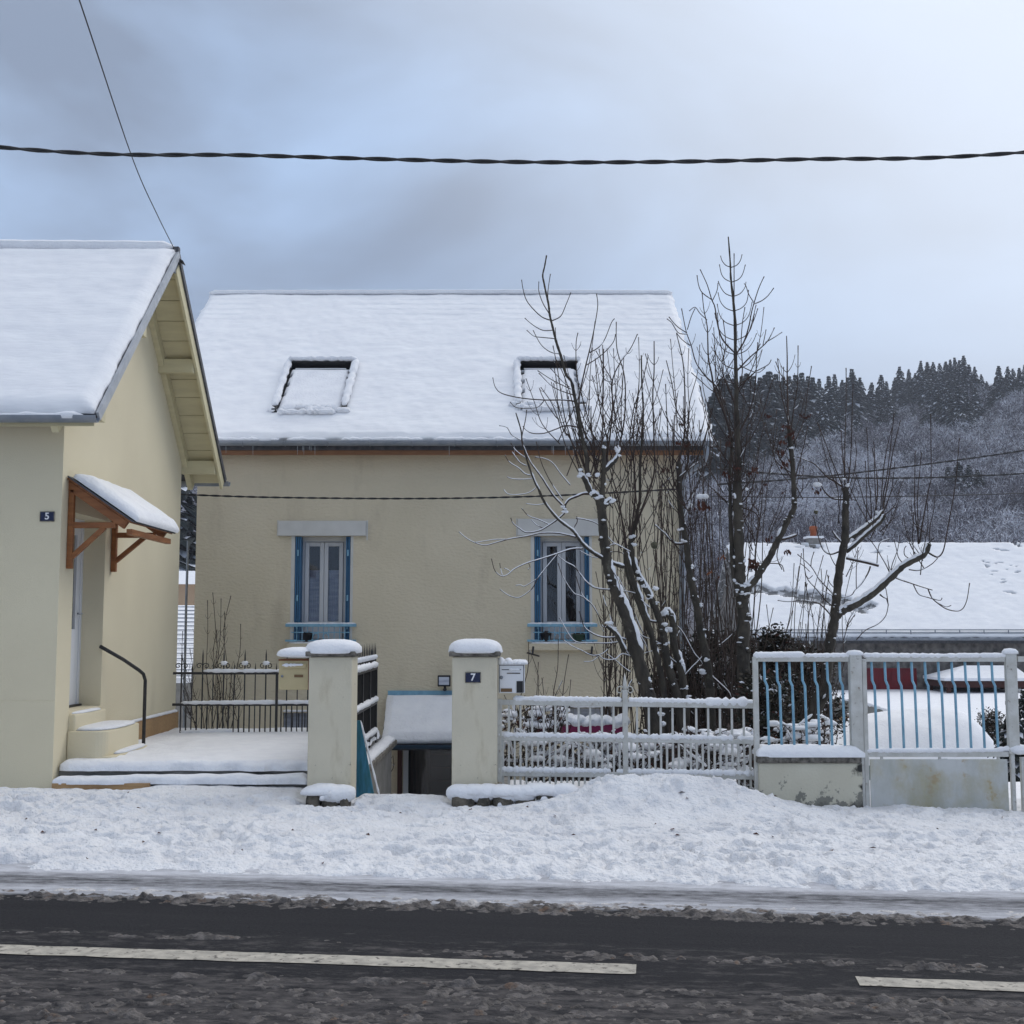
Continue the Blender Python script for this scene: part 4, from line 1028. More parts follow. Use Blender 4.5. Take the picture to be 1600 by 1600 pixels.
# ================================================================== GATE PILLARS
PY = 11.8
def pillar(pxl, pxr, label):
    xa, xb = P(pxl, 1140, PY).x, P(pxr, 1140, PY).x
    zt = P(740, 1026, PY).z
    t = thing('gate_pillar', ((xa + xb) / 2, PY + 0.21, -0.1), label, 'pillar', 'gate pillars')
    m = MB(); m.box((xa, PY, -0.5), (xb, PY + 0.43, zt)); build('shaft', m, 'pillar_paint', t, bevel=0.012)
    m = MB(); m.box((xa - 0.03, PY - 0.035, zt + 0.002), (xb + 0.03, PY + 0.465, zt + 0.05)); build('cap', m, 'cap_stone', t, bevel=0.008)
    return t, xa, xb, zt
tl, la, lb, lzt = pillar(481, 549, 'cream gate pillar behind the beige letterbox')
tr, ra, rb, rzt = pillar(706, 777, 'cream gate pillar bearing the number 7 plate')
m = MB(); m.blob(((ra + rb) / 2, PY + 0.20, rzt + 0.045), 0.265, 0.28, 0.125, nu=28, nv=12, jit=0.02, p=2.9, zdn=0.02); build('snow', m, 'snow', tr)
m = MB(); m.blob(((la + lb) / 2 + 0.0, PY + 0.20, lzt + 0.04), 0.27, 0.28, 0.125, nu=28, nv=12, jit=0.03, p=2.8, zdn=0.02)
m.blob((la - 0.11, PY + 0.16, lzt + 0.015), 0.22, 0.2, 0.075, nu=24, nv=10, jit=0.03, p=2.5, zdn=0.03); build('snow', m, 'snow', tl)
plate(739, 1058.5, PY - 0.001, 0.150, 0.100, '7', 'dark blue house number plate reading 7 on the gate pillar')
# stone ledges under the pillars
def ledge(xa, xb, ya, yb, zt, label, n):
    t = thing('stone_ledge', ((xa + xb) / 2, (ya + yb) / 2, -0.1), label, 'stone ledge', 'rough stone ledges at the gate')
    x = xa
    while x < xb - 0.03:
        w = min(random.uniform(0.14, 0.26), xb - x); m = MB()
        m.blob((x + w / 2, (ya + yb) / 2, (zt - 0.25) / 2), w / 2 - 0.003, (yb - ya) / 2 * random.uniform(0.94, 1.02), (zt + 0.25) / 2, nu=12, nv=6, jit=0.06, p=4.5)
        build('stone', m, 'ledge_stone', t); x += w
    m = MB(); k = int((xb - xa) / 0.07)
    for i in range(k):
        xx = xa + 0.06 + (xb - xa - 0.12) * (i + 0.5) / k
        m.blob((xx, (ya + yb) / 2 - random.uniform(0.0, 0.03), zt + random.uniform(-0.015, 0.01)), 0.14, (yb - ya) / 2 * random.uniform(0.9, 1.1), random.uniform(0.065, 0.085), nu=16, nv=9, jit=0.05, p=2.3, zdn=random.choice([0.02, 0.04, 0.09]))
    build('snow', m, 'snow', t); m = MB()
    for i in range(int((xb - xa) * 6)):
        m.blob((random.uniform(xa, xb), ya - 0.02, random.uniform(-0.04, zt)), random.uniform(0.02, 0.06), 0.025, random.uniform(0.012, 0.035), nu=8, nv=5, jit=0.25)
    build('snow_lumps', m, 'snow', t)
    return t
ledge(la + 0.02, lb + 0.02, PY - 0.30, PY - 0.01, 0.07, 'snow capped stone ledge at the foot of the letterbox pillar', 0)
ledge(ra + 0.0, ra + 1.15, PY - 0.26, PY - 0.01, 0.065, 'snow capped stone ledge at the foot of the number 7 pillar', 0)
# letterboxes
c0, c1 = P(435, 1078, PY + 0.05), P(480, 1032, PY + 0.05)
lbx = thing('letterbox', ((c0.x + c1.x) / 2, PY + 0.2, c0.z), 'beige metal letterbox fixed to the left of the gate pillar', 'letterbox')
m = MB(); m.box((c0.x, PY + 0.05, c0.z), (la - 0.004, PY + 0.33, c1.z)); build('box', m, 'letterbox_beige', lbx, bevel=0.006)
m = MB(); m.box((c0.x - 0.004, PY + 0.045, c1.z - 0.002), (la - 0.004, PY + 0.34, c1.z + 0.012)); m.box((la - 0.012, PY + 0.042, c0.z), (la - 0.004, PY + 0.0495, c1.z)); build('rim', m, 'rust_edge', lbx)
m = MB(); m.box((c0.x + 0.03, PY + 0.032, c1.z - 0.075), (la - 0.035, PY + 0.049, c1.z - 0.03)); build('flap', m, 'letterbox_beige', lbx, bevel=0.004)
m = MB(); m.box((c0.x + 0.15, PY + 0.045, c0.z + 0.12), (c0.x + 0.235, PY + 0.049, c0.z + 0.145)); build('name_plate', m, 'brass', lbx)
m = MB(); m.cyl((c0.x + 0.035, PY + 0.04, c0.z + 0.13), (c0.x + 0.035, PY + 0.05, c0.z + 0.13), 0.012, 10); build('lock', m, 'zinc', lbx)
m = MB(); snow_line(m, [(c0.x + 0.035, PY + 0.028, c1.z - 0.045), (la - 0.06, PY + 0.028, c1.z - 0.04)], 0.03, 0.028, 12, 0.3); build('snow', m, 'snow', lbx)
c0, c1 = P(779, 1083, PY + 0.15), P(820, 1038, PY + 0.15)
wbx = thing('letterbox', ((c0.x + c1.x) / 2, PY + 0.3, c0.z), 'white metal letterbox on the fence beside pillar 7', 'letterbox')
m = MB(); m.box((c0.x, PY + 0.15, c0.z), (c1.x, PY + 0.42, c1.z)); build('box', m, 'pvc_white', wbx, bevel=0.006)
m = MB()
for a, b in (((c0.x + 0.006, c0.z + 0.006), (c0.x + 0.011, c1.z - 0.006)), ((c1.x - 0.014, c0.z + 0.006), (c1.x - 0.008, c1.z - 0.006)), ((c0.x + 0.011, c1.z - 0.012), (c1.x - 0.014, c1.z - 0.007)), ((c0.x + 0.03, c1.z - 0.055), (c1.x - 0.035, c1.z - 0.048))):
    m.box((a[0], PY + 0.147, a[1]), (b[0], PY + 0.1495, b[1]))
build('door_seam', m, 'black_iron', wbx)
m = MB(); m.box((c0.x + 0.022, PY + 0.143, c0.z + 0.012), (c0.x + 0.13, PY + 0.149, c0.z + 0.045)); build('name_plate', m, 'brass', wbx)
m = MB(); m.box((c1.x - 0.08, PY + 0.143, c0.z + 0.004), (c1.x - 0.018, PY + 0.149, c0.z + 0.115)); build('newspaper_slot', m, 'plastic_black', wbx)
m = MB(); m.cyl((c0.x + 0.027, PY + 0.14, c0.z + 0.15), (c0.x + 0.027, PY + 0.15, c0.z + 0.15), 0.017, 10); build('lock', m, 'zinc', wbx)
m = MB(); m.box((c0.x + 0.08, PY + 0.146, c0.z + 0.185), (c0.x + 0.21, PY + 0.1495, c0.z + 0.195)); build('slot_flap', m, 'cap_stone', wbx)
m = MB()
for k in range(7): m.blob((c0.x + 0.02 + 0.037 * k, PY + 0.27, c1.z + 0.003), 0.045, 0.15, random.uniform(0.028, 0.05) + (0.015 if k < 3 else 0), nu=12, nv=6, jit=0.1, p=2.5, zdn=0.008)
snow_line(m, [(c0.x + 0.02, PY + 0.145, c1.z - 0.05), (c1.x - 0.02, PY + 0.145, c1.z - 0.05)], 0.02, 0.02, 16, 0.4, gap=0.4); build('snow', m, 'snow', wbx)

# ================================================================== BLACK TERRACE RAILING
def rail_scroll(m, c, s, ax):
    for sg in (-1, 1):
        m.tube([c + ax * sg * (s * 1.05 - (s - s * 0.75 * t) * math.cos(t * 7.5)) + Vector((0, 0, s * 0.2 + (s - s * 0.75 * t) * math.sin(t * 7.5))) for t in np.linspace(0, 1, 16)], 0.006, 4)
FY = 16.0
bf = thing('railing', (-3.1, FY, 0.2), 'black spiked iron railing with scrolls at the back of the terrace', 'railing')
zt, zm, zb = P(380, 1052, FY).z, P(380, 1101, FY).z, P(380, 1146, FY).z
xa, xb = P(270, 1080, FY).x, -1.78
for z, nm in ((zt, 'rail'), (zm, 'rail'), (zb, 'rail')):
    m = MB(); m.bar((xa if z > zb else xa + 0.1, FY, z), (xb, FY, z), 0.028, 0.032); build(nm, m, 'black_iron', bf)
x0 = P(283, 1080, FY).x; step = P(316, 1080, FY).x - x0
k = 0; x = x0
while x < xb - 0.02:
    ph = k % 4
    m = MB()
    top = P(380, 1018, FY).z if ph == 0 else (P(380, 1039, FY).z if ph == 2 else zm)
    m.bar((x, FY + 0.0, zb), (x, FY, top - 0.05 if ph in (0, 2) else top), 0.016 if ph != 2 else 0.013)
    if ph in (0, 2): m.tube([(x, FY, top - 0.05), (x, FY, top + 0.03)], [0.010, 0.001], 4)
    build('bar', m, 'black_iron', bf)
    if ph == 0:
        m = MB(); rail_scroll(m, Vector((x, FY - 0.004, zt + 0.085)), 0.042, Vector((1, 0, 0))); build('scroll', m, 'black_iron', bf)
    x += step / 4; k += 1
xp = P(432, 1110, FY - 0.03).x
m = MB(); m.bar((xp, FY - 0.035, zb), (xp, FY - 0.035, zt), 0.03); build('post', m, 'black_iron', bf)
m = MB()
snow_line(m, [(P(318, 1050, FY).x, FY, zt + 0.03), (P(440, 1050, FY).x, FY, zt + 0.03)], 0.05, 0.05, 30, 0.3); snow_line(m, [(x0, FY, zm + 0.022), (P(320, 1100, FY).x, FY, zm + 0.025), (xb, FY, zm + 0.035)], 0.05, 0.055, 50, 0.3)
snow_line(m, [(x0, FY, zb + 0.02), (P(362, 1146, FY).x, FY, zb + 0.03)], 0.06, 0.06, 22, 0.3)
for kk in range(1, 4): 
    xx = x0 + step * (kk + 1); m.blob((xx, FY, zt + 0.13), 0.05, 0.03, 0.03, jit=0.2)
build('snow', m, 'snow', bf)

# black panelled railing along the terrace edge (runs away from the street)
sf = thing('railing', (-1.78, 14.2, 0.2), 'black panelled railing on the retaining wall behind the blue plank', 'railing')
SX = -1.765; zT = 1.13
ya, yb = 12.3, 16.0
for z in (0.23, 0.62, 1.06):
    m = MB(); m.box((SX - 0.03, ya, z), (SX + 0.03, yb, z + 0.04)); build('rail', m, 'black_iron', sf)
for k in range(6):
    y = ya + (yb - ya) * k / 5
    m = MB(); m.box((SX - 0.025, y - 0.025, 0.0), (SX + 0.025, y + 0.025, 1.10)); build('post', m, 'black_iron', sf)
    if k < 5:
        for z in (0.27, 0.66):
            m = MB(); m.box((SX - 0.008, y + 0.03, z + 0.01), (SX + 0.008, y + (yb - ya) / 5 - 0.03, z + (0.34 if z < 0.5 else 0.39))); build('panel', m, 'matte_black', sf)
for k in range(22):
    y = ya + 0.08 + (yb - ya - 0.1) * k / 21
    m = MB(); m.tube([(SX, y, 1.10), (SX, y, 1.30), (SX, y, 1.40)], [0.008, 0.008, 0.001], 4); build('spike', m, 'black_iron', sf)
    if k % 2: m = MB(); rail_scroll(m, Vector((SX, y, 1.17)), 0.03, Vector((0, 1, 0))); build('scroll', m, 'black_iron', sf)
m = MB()
for z in (0.295, 0.685, 1.125): snow_line(m, [(SX + 0.02, ya, z), (SX + 0.02, yb, z)], 0.075, 0.08, 50, 0.25)
for k in range(22): m.blob((SX, ya + 0.08 + (yb - ya - 0.1) * k / 21, 1.22), 0.03, 0.04, 0.035, jit=0.2, nu=6, nv=4)
build('snow', m, 'snow', sf)
rw = thing('retaining_wall', (-1.76, 14.2, -1.6), 'pale retaining wall beside the sunken drive', 'wall')
m = MB(); m.box((-1.755, 12.3, -2.2), (-1.62, 16.75, 0.02)); build('wall', m, 'concrete', rw, bevel=0.01)
m = MB(); m.box((-1.76, 12.28, 0.022), (-1.55, 16.78, 0.09)); build('coping', m, 'cap_stone', rw, bevel=0.01)
m = MB(); snow_line(m, [(-1.655, 12.3, 0.11), (-1.655, 16.75, 0.10)], 0.19, 0.10, 50, 0.12); build('snow', m, 'snow', rw)
rw = thing('retaining_wall', (-0.14, 14.2, -1.6), 'retaining wall of the sunken drive behind pillar 7', 'wall')
m = MB(); m.box((-0.16, 12.24, -2.2), (-0.03, 18.45, -0.30)); build('wall', m, 'concrete', rw, bevel=0.01)
# blue plank leaning on the pillar
pl = MB(); a, b = P(563, 1126, 12.42), P(594, 1252, 12.32); e = Vector((-0.24, 0.03, 0))
pl.obox(b + Vector((0, 0, -0.25)), e, a - b + Vector((0, 0, 0.25)), (0, 0.03, 0))
t = thing('plank', b, 'blue painted plank leaning behind the letterbox pillar', 'plank')
build('board', pl, 'blue_board', t, bevel=0.003)
m = MB(); snow_line(m, [a + Vector((0.0, 0.015, 0.0)), b + Vector((0.004, 0.015, 0))], 0.022, 0.02, 30, 0.2); build('snow', m, 'snow', t)

# ================================================================== WHITE FENCE
WY = 12.0
def WZ(py): return P(980, py, WY).z
def WXX(px): return P(px, 1150, WY).x
wf = thing('fence', (WXX(980), WY, 0.0), 'low white iron fence with snow on its rails before the trees', 'fence')
zt, zm, zb = WZ(1100), WZ(1156), WZ(1211)
x0, xmid, x1 = WXX(777), WXX(977), WXX(1181)
tiltz = -0.035                                            # the fence drops a little to the right
def wz(x, z): return z + tiltz * ((x - x0) / (x1 - x0) - 0.5)
for z, h in ((zt, 0.05), (zm, 0.045), (zb, 0.05)):
    m = MB(); m.bar((x0, WY, wz(x0, z)), (x1, WY, wz(x1, z)), 0.04, h); build('rail', m, 'white_iron', wf, bevel=0.004)
for xx, top in ((x0 + 0.02, zt + 0.05), (xmid, WZ(1078))):
    m = MB(); m.bar((xx, WY - 0.002, wz(xx, zb) - 0.08), (xx, WY - 0.002, top), 0.05); build('stile', m, 'white_iron', wf, bevel=0.004)
m = MB(); m.tube([(xmid, WY, WZ(1078)), (xmid, WY, WZ(1066)), (xmid, WY, WZ(1052))], [0.022, 0.018, 0.002], 6); rail_scroll(m, Vector((xmid, WY, WZ(1080))), 0.045, Vector((1, 0, 0))); build('finial', m, 'white_iron', wf)
m0 = MB(); m0.bar((0, 0, 0), (0, 0, zt - zm - 0.05), 0.020)
m1 = MB(); m1.bar((0, 0, -0.11), (0, 0, zm - zb), 0.020)
pr = {}
for key, mm in (('up', m0), ('lo', m1)):
    o = build('bar', mm, 'white_iron', wf)
    o.data.transform(__import__('mathutils').Matrix.Translation(wf.location)); pr[key] = o
def bar(key, x, z, first=[True, True]):
    i = 0 if key == 'up' else 1
    o = pr[key] if first[i] else pr[key].copy()
    if not first[i]: C.objects.link(o); o.parent = wf
    first[i] = False
    o.location = Vector((x, WY + 0.001, z)) - wf.location
for pa, pb, n in ((x0, xmid, 11), (xmid, x1, 11)):
    for k in range(1, n): xx = pa + (pb - pa) * k / n; bar('up', xx, wz(xx, zm) + 0.02)
    for k in range(1, 2 * n): xx = pa + (pb - pa) * k / (2 * n); bar('lo', xx, wz(xx, zb))
m = MB()
snow_line(m, [(x0 + 0.15, WY, wz(x0, zt) + 0.035), (xmid - 0.03, WY, wz(xmid, zt) + 0.04)], 0.055, 0.055, 60, 0.28, gap=0.06)
snow_line(m, [(xmid + 0.03, WY, wz(xmid, zt) + 0.04), (x1 - 0.45, WY, wz(x1, zt) + 0.04)], 0.055, 0.055, 60, 0.28, gap=0.06)
snow_line(m, [(x1 - 0.5, WY, wz(x1, zt) + 0.035), (x1, WY, wz(x1, zt) + 0.035)], 0.065, 0.09, 14, 0.45)
for pa, pb in ((x0, xmid), (xmid, x1)):
    snow_line(m, [(pa, WY, wz(pa, zm) + 0.032), (pb, WY, wz(pb, zm) + 0.032)], 0.052, 0.052, 70, 0.4, gap=0.12)
    snow_line(m, [(pa, WY, wz(pa, zb) + 0.035), (pb, WY, wz(pb, zb) + 0.035)], 0.058, 0.062, 70, 0.35, gap=0.08)
build('snow', m, 'snow', wf)

# ================================================================== WHITE AND BLUE PANELS AT THE RIGHT
GY = 11.8
def GZ(py): return P(1400, py, GY).z
def GX(px, py=1140): return P(px, py, GY).x
low = thing('garden_wall', (GX(1265), GY, -0.2), 'low peeling cream wall under the blue barred panel', 'wall')
xa, xb = GX(1186, 1220), GX(1347, 1220)
m = MB(); m.box((xa, GY - 0.02, -0.5), (xb, GY + 0.22, GZ(1192))); build('wall', m, 'wall_peeled', low, bevel=0.008)
m = MB(); m.box((xa - 0.02, GY - 0.045, GZ(1192) + 0.002), (xb - 0.01, GY + 0.25, GZ(1181))); build('coping', m, 'cap_stone', low, bevel=0.01)
snow_slab('snow', (xa - 0.02, GY - 0.05, GZ(1182)), (1, 0, 0), (0, 1, 0), (0, 0, 1), xb - xa + 0.03, 0.28, 70, 20, 0.10, 'snow', low, edge=0.085, lump=0.1, seed=77, ragged=0.02)
zt, zb2 = GZ(1030), GZ(1179)
def blue_bar(t, x, za, zb_, dx):
    m = MB(); m.tube([(x, GY + 0.06, za), (x + dx * 0.3, GY + 0.06, za - 0.185), (x + dx * 0.3 + 0.022, GY + 0.06, za - 0.235), (x + dx + 0.022, GY + 0.06, zb_)], 0.0125, 6)
    build('bar', m, 'blue_iron', t)
    return m
fp = thing('fence', (GX(1265), GY, 0.35), 'white framed panel of bent blue bars on the peeling wall', 'fence')
m = MB(); m.bar((GX(1183, 1100), GY + 0.06, -0.1), (GX(1183, 1100), GY + 0.06, zt + 0.02), 0.05); build('post', m, 'white_iron', fp, bevel=0.005)
m = MB(); m.bar((GX(1341), GY + 0.06, -0.3), (GX(1341), GY + 0.06, GZ(1023)), 0.115, 0.09); build('post', m, 'white_iron', fp, bevel=0.008)
m = MB(); m.bar((GX(1183), GY + 0.06, zt), (GX(1341) - 0.06, GY + 0.06, zt), 0.045, 0.05); build('rail', m, 'white_iron', fp, bevel=0.005)
for k in range(7): blue_bar(fp, GX(1197 + k * 19.8, 1100) + 0.0, zt - 0.02, GZ(1172), 0.012)
m = MB(); snow_line(m, [(GX(1181), GY + 0.06, zt + 0.035), (GX(1262), GY + 0.06, zt + 0.04)], 0.07, 0.07, 20, 0.12); snow_line(m, [(GX(1262), GY + 0.06, zt + 0.03), (GX(1335), GY + 0.06, zt + 0.035)], 0.06, 0.05, 18, 0.15)
m.blob((GX(1341), GY + 0.06, GZ(1023)), 0.085, 0.06, 0.045, nu=14, jit=0.06, p=2.6, zdn=0.01); build('snow', m, 'snow', fp)
ga = thing('gate', (GX(1468), GY, 0.3), 'white metal gate with bent blue bars over a stained sheet', 'gate')
gx0, gx1 = GX(1353), GX(1578)
gzb = GZ(1272)
m = MB(); m.bar((gx0 + 0.01, GY + 0.05, gzb), (gx0 + 0.01, GY + 0.05, zt), 0.042); build('stile', m, 'white_iron', ga, bevel=0.004)
m = MB(); m.bar((GX(1586), GY + 0.05, zb2), (GX(1586), GY + 0.05, GZ(1022)), 0.105, 0.06); build('stile', m, 'white_iron', ga, bevel=0.006)
m = MB(); m.bar((GX(1583), GY + 0.05, gzb - 0.05), (GX(1583), GY + 0.05, zb2), 0.035, 0.05); build('stile', m, 'white_iron', ga, bevel=0.004)
for z in (zt, zb2):
    m = MB(); m.bar((gx0 + 0.03, GY + 0.05, z), (GX(1586) - 0.055, GY + 0.05, z), 0.04, 0.05); build('rail', m, 'white_iron', ga, bevel=0.004)
for k in range(10): blue_bar(ga, GX(1366 + k * 21.05, 1100), zt - 0.02, zb2 + 0.02, 0.012)
m = MB(); m.box((GX(1362, 1230), GY + 0.035, gzb), (GX(1583, 1230) - 0.03, GY + 0.05, GZ(1187))); build('metal_sheet', m, 'gate_sheet', ga, bevel=0.003)
for px in (1380, 1471, 1563):
    m = MB(); m.bar((GX(px, 1180), GY + 0.05, GZ(1188)), (GX(px, 1180), GY + 0.05, zb2), 0.022); build('spacer', m, 'white_iron', ga)
m = MB(); snow_line(m, [(gx0, GY + 0.05, zt + 0.035), (GX(1470), GY + 0.05, zt + 0.03), (GX(1590), GY + 0.05, zt + 0.035)], 0.055, 0.05, 50, 0.2)
snow_line(m, [(gx0, GY + 0.05, zb2 + 0.03), (GX(1555), GY + 0.05, zb2 + 0.035), (GX(1600), GY + 0.05, zb2 + 0.07)], 0.06, 0.05, 50, 0.2)
m.blob((GX(1586), GY + 0.05, GZ(1021)), 0.08, 0.05, 0.05, nu=14, jit=0.06, p=2.6, zdn=0.01); m.blob((GX(1596), GY + 0.05, GZ(1172)), 0.12, 0.07, 0.05, nu=14, jit=0.1); build('snow', m, 'snow', ga)
gb = thing('gate', (GX(1700), GY, 0.3), 'second white gate leaf cut off by the right edge', 'gate')
m = MB(); m.bar((GX(1600), GY + 0.05, gzb - 0.05), (GX(1600), GY + 0.05, GZ(1184)), 0.05); build('stile', m, 'white_iron', gb, bevel=0.004)
m = MB(); m.bar((GX(1794), GY + 0.05, gzb), (GX(1794), GY + 0.05, zt), 0.05); build('stile', m, 'white_iron', gb, bevel=0.004)
m = MB(); m.bar((GX(1597), GY + 0.05, zt), (GX(1790), GY + 0.05, zt), 0.04, 0.05); build('rail', m, 'white_iron', gb)
m = MB(); m.bar((GX(1605), GY + 0.05, zb2), (GX(1790), GY + 0.05, zb2), 0.04, 0.05); build('rail', m, 'white_iron', gb)
m = MB(); m.box((GX(1605), GY + 0.035, gzb), (GX(1785), GY + 0.05, GZ(1187))); build('metal_sheet', m, 'gate_sheet', gb)
for k in range(8): blue_bar(gb, GX(1612 + k * 21.05, 1100), zt - 0.02, zb2 + 0.02, 0.012)

# ================================================================== BARE TREES
def catmull(pts, n=5):
    out = []
    for i in range(len(pts) - 1):
        p0, p1, p2, p3 = pts[max(i-1, 0)], pts[i], pts[i+1], pts[min(i+2, len(pts)-1)]
        for k in range(n):
            t = k / n
            out.append(0.5 * ((2*p1) + (p2-p0)*t + (2*p0 - 5*p1 + 4*p2 - p3)*t*t + (3*p1 - p0 - 3*p2 + p3)*t*t*t))
    out.append(pts[-1]); return out
class Tree:
    def __init__(s, name, depth, label, cat, group=None):
        s.D = depth; s.limbs = []; s.px = []; s.thick = MB(); s.thin = MB(); s.snow = MB(); s.leaves = []
        s.meta = (name, label, cat, group); s.base = None
    def near(s, x, y):
        if not s.px: return s.D
        return min(s.px, key=lambda t: (t[0]-x)**2 + (t[1]-y)**2)[2]
    def limb(s, pts, r0, r1, tw=0, tl=0.3, snow=0.5, spread=0.35, drop=0.0):
        """One limb from its base to its tip; radii in photo pixels at the tree's distance; tw pairs of side twigs."""
        Y0 = s.near(*pts[0]) if s.px else s.D
        L = sum(math.hypot(pts[i+1][0]-pts[i][0], pts[i+1][1]-pts[i][1]) for i in range(len(pts)-1))
        k = random.uniform(-spread, spread) if s.px else 0.0
        acc, P3 = 0.0, []
        for i, p in enumerate(pts):
            if i: acc += math.hypot(p[0]-pts[i-1][0], p[1]-pts[i-1][1])
            f = acc / max(L, 1); y = Y0 + k * f * min(1, L / 150)
            P3.append(P(p[0], p[1], y)); s.px.append((p[0], p[1], y))
        if s.base is None: s.base = P3[0]
        q = catmull(P3); n = len(q); pm = ppm(Y0)
        kf = 0.66 if r0 < 4.0 else 0.84
        rad = [max(0.0023, kf * pm * (r0 + (r1 - r0) * (i / (n-1)) ** 0.8)) for i in range(n)]
        if r1 < 1.0: rad[-1] = rad[-1] * 1.5; rad[-2] *= 1.15
        tgt = s.thick if r0 > 4.0 else s.thin
        if r0 > 4: rad = [r * (1 + 0.10 * math.sin(i * 1.9 + k * 9) + random.uniform(-0.05, 0.05)) for i, r in enumerate(rad)]
        tgt.tube(q, rad, 9 if r0 > 6 else (6 if r0 > 2 else 4))
        s.snowy(q, rad, snow)
        if tw: s.twigs(q, rad, tw, tl, snow * 0.5)
        return q, rad
    def snowy(s, q, rad, amt):
        if amt <= 0: return
        run, rr = [], []; ph = random.random() * 50
        def flush():
            if len(run) >= 2:
                s.snow.tube(run, [r * (0.45 if i in (0, len(rr)-1) else 1) for i, r in enumerate(rr)], 5)
            run.clear(); rr.clear()
        for i in range(len(q)):
            t = (q[min(i+1, len(q)-1)] - q[max(i-1, 0)])
            if t.length < 1e-6: continue
            t.normalize(); n = Vector((0, 0, 1)) - t * t.z; w = n.length
            on = vnoise(i * 0.35 + ph, ph, 8) < amt * (0.35 + 0.9 * w) and w > (0.14 if rad[i] > 0.012 else 0.36)
            if on:
                n.normalize(); r = rad[i]
                n = (n + Vector((0, -0.35, 0))).normalized()
                run.append(q[i] + n * r * 0.62 + Vector((0, 0, r * 0.12))); rr.append(r * random.uniform(0.50, 0.78) + 0.0022)
            else: flush()
        flush()
    def twigs(s, q, rad, n, ln, snow):
        L = len(q)
        for k in range(n):
            f = 0.22 + 0.76 * (k + random.uniform(0, 0.7)) / n
            i = min(int(f * (L - 1)), L - 2); p = q[i]; t = (q[i+1] - q[i]).normalized()
            az = random.uniform(-0.7, 0.7)
            for sg in (-1, 1):
                if random.random() < 0.12: continue
                side = (Vector((math.cos(az) * sg, math.sin(az) * sg, 0)) - t * t.dot(Vector((math.cos(az) * sg, math.sin(az) * sg, 0)))).normalized()
                l = ln * (1.05 - 0.75 * f) * random.uniform(0.55, 1.35)
                d = (side * 0.85 + t * 0.45).normalized(); pts = [p]; m = 6
                for j in range(m):
                    d = (d + Vector((0, 0, 0.24)) + t * 0.05 + Vector((random.uniform(-.05, .05), random.uniform(-.05, .05), 0))).normalized()
                    pts.append(pts[-1] + d * l / m)
                r = max(0.0024, min(rad[i] * 0.6, 0.0044))
                rs = [r * (1 - 0.5 * j / m) for j in range(m)] + [r * 0.9]
                s.thin.tube(pts, rs, 4)
                if random.random() < snow: s.snowy(pts, rs, 0.6)
                if l > ln * 0.55 and random.random() < 0.5:
                    j = random.choice([2, 3]); dd = (side * sg * random.choice([-0.3, 0.6]) + Vector((0, random.uniform(-.4, .4), 0.8))).normalized()
                    s.thin.tube([pts[j], pts[j] + dd * l * 0.2, pts[j] + dd * l * 0.35 + Vector((0, 0, l * 0.08))], [r * 0.6, r * 0.5, r * 0.6], 4)
    def lump(s, px, py, r, rz=None, dy=0.0):
        y = s.near(px, py); c = P(px, py, y - 0.02 + dy); m = ppm(y); r *= 0.6
        for q_ in range(3): s.snow.blob(c + Vector((random.uniform(-.7, .7), random.uniform(-.3, .1), random.uniform(-.6, .5))) * r * m, r * m * random.uniform(.5, 1.0), r * m * 0.7, r * m * random.uniform(.3, .7), nu=8, nv=5, jit=0.3)
    def knots(s, pts, n, r):
        for k in range(int(n * 0.6)):
            i = random.randrange(len(pts) - 1); f = random.random()
            x = pts[i][0] + (pts[i+1][0] - pts[i][0]) * f + random.uniform(-1, 1) * r * 0.8; y = pts[i][1] + (pts[i+1][1] - pts[i][1]) * f
            D = s.near(x, y); m = ppm(D); c = P(x, y, D - r * m * 0.75)
            s.thick.blob(c, r * m * 0.45, r * m * 0.4, r * m * 0.35, jit=0.25, nu=6, nv=4)
            s.snow.blob(c + Vector((random.uniform(-.3, .5) * r * m * 0.5, -r * m * 0.15, r * m * 0.38)), r * m * random.uniform(0.2, 0.5), r * m * 0.3, r * m * random.uniform(0.08, 0.22), jit=0.35, nu=6, nv=4)
    def leafcluster(s, px, py, size=10, n=12, mat_='dry_leaf', snow=False):
        y = s.near(px, py); c = P(px, py, y - 0.06); m = ppm(y); mb = MB()
        for k in range(n):
            a = random.uniform(0, 6.28); o = Vector((math.cos(a), math.sin(a), random.uniform(-0.8, 0.8))) * size * m * random.uniform(0.1, 0.75)
            h = random.uniform(0.5, 1.0) * size * m; w = h * 0.28; d = Vector((math.cos(a), math.sin(a), 0)) * w; e = Vector((random.uniform(-.4, .4) * h, random.uniform(-.2, .2) * h, -h)); mid = c + o + e * 0.5 + Vector((-d.y, d.x, 0)) * 0.6
            mb.add([c + o, mid + d, c + o + e, mid - d], [(0, 1, 2), (0, 2, 3)], 0)
        s.leaves.append((mb, mat_))
        if snow:
            for k in range(3): s.snow.blob(c + Vector((random.uniform(-.5, .5) * size * m, -0.03, size * m * 0.75)), size * m * 0.5, size * m * 0.4, size * m * 0.35, jit=0.25, nu=7, nv=5)
    def finish(s):
        name, label, cat, group = s.meta
        t = thing(name, s.base, label, cat, group)
        if s.thick.f: build('trunk', s.thick, 'bark', t)
        if s.thin.f: build('crown', s.thin, 'twig', t)
        if s.snow.f: build('snow', s.snow, 'snow', t)
        for mb, m_ in s.leaves: build('leaf_cluster', mb, m_, t)
        return t

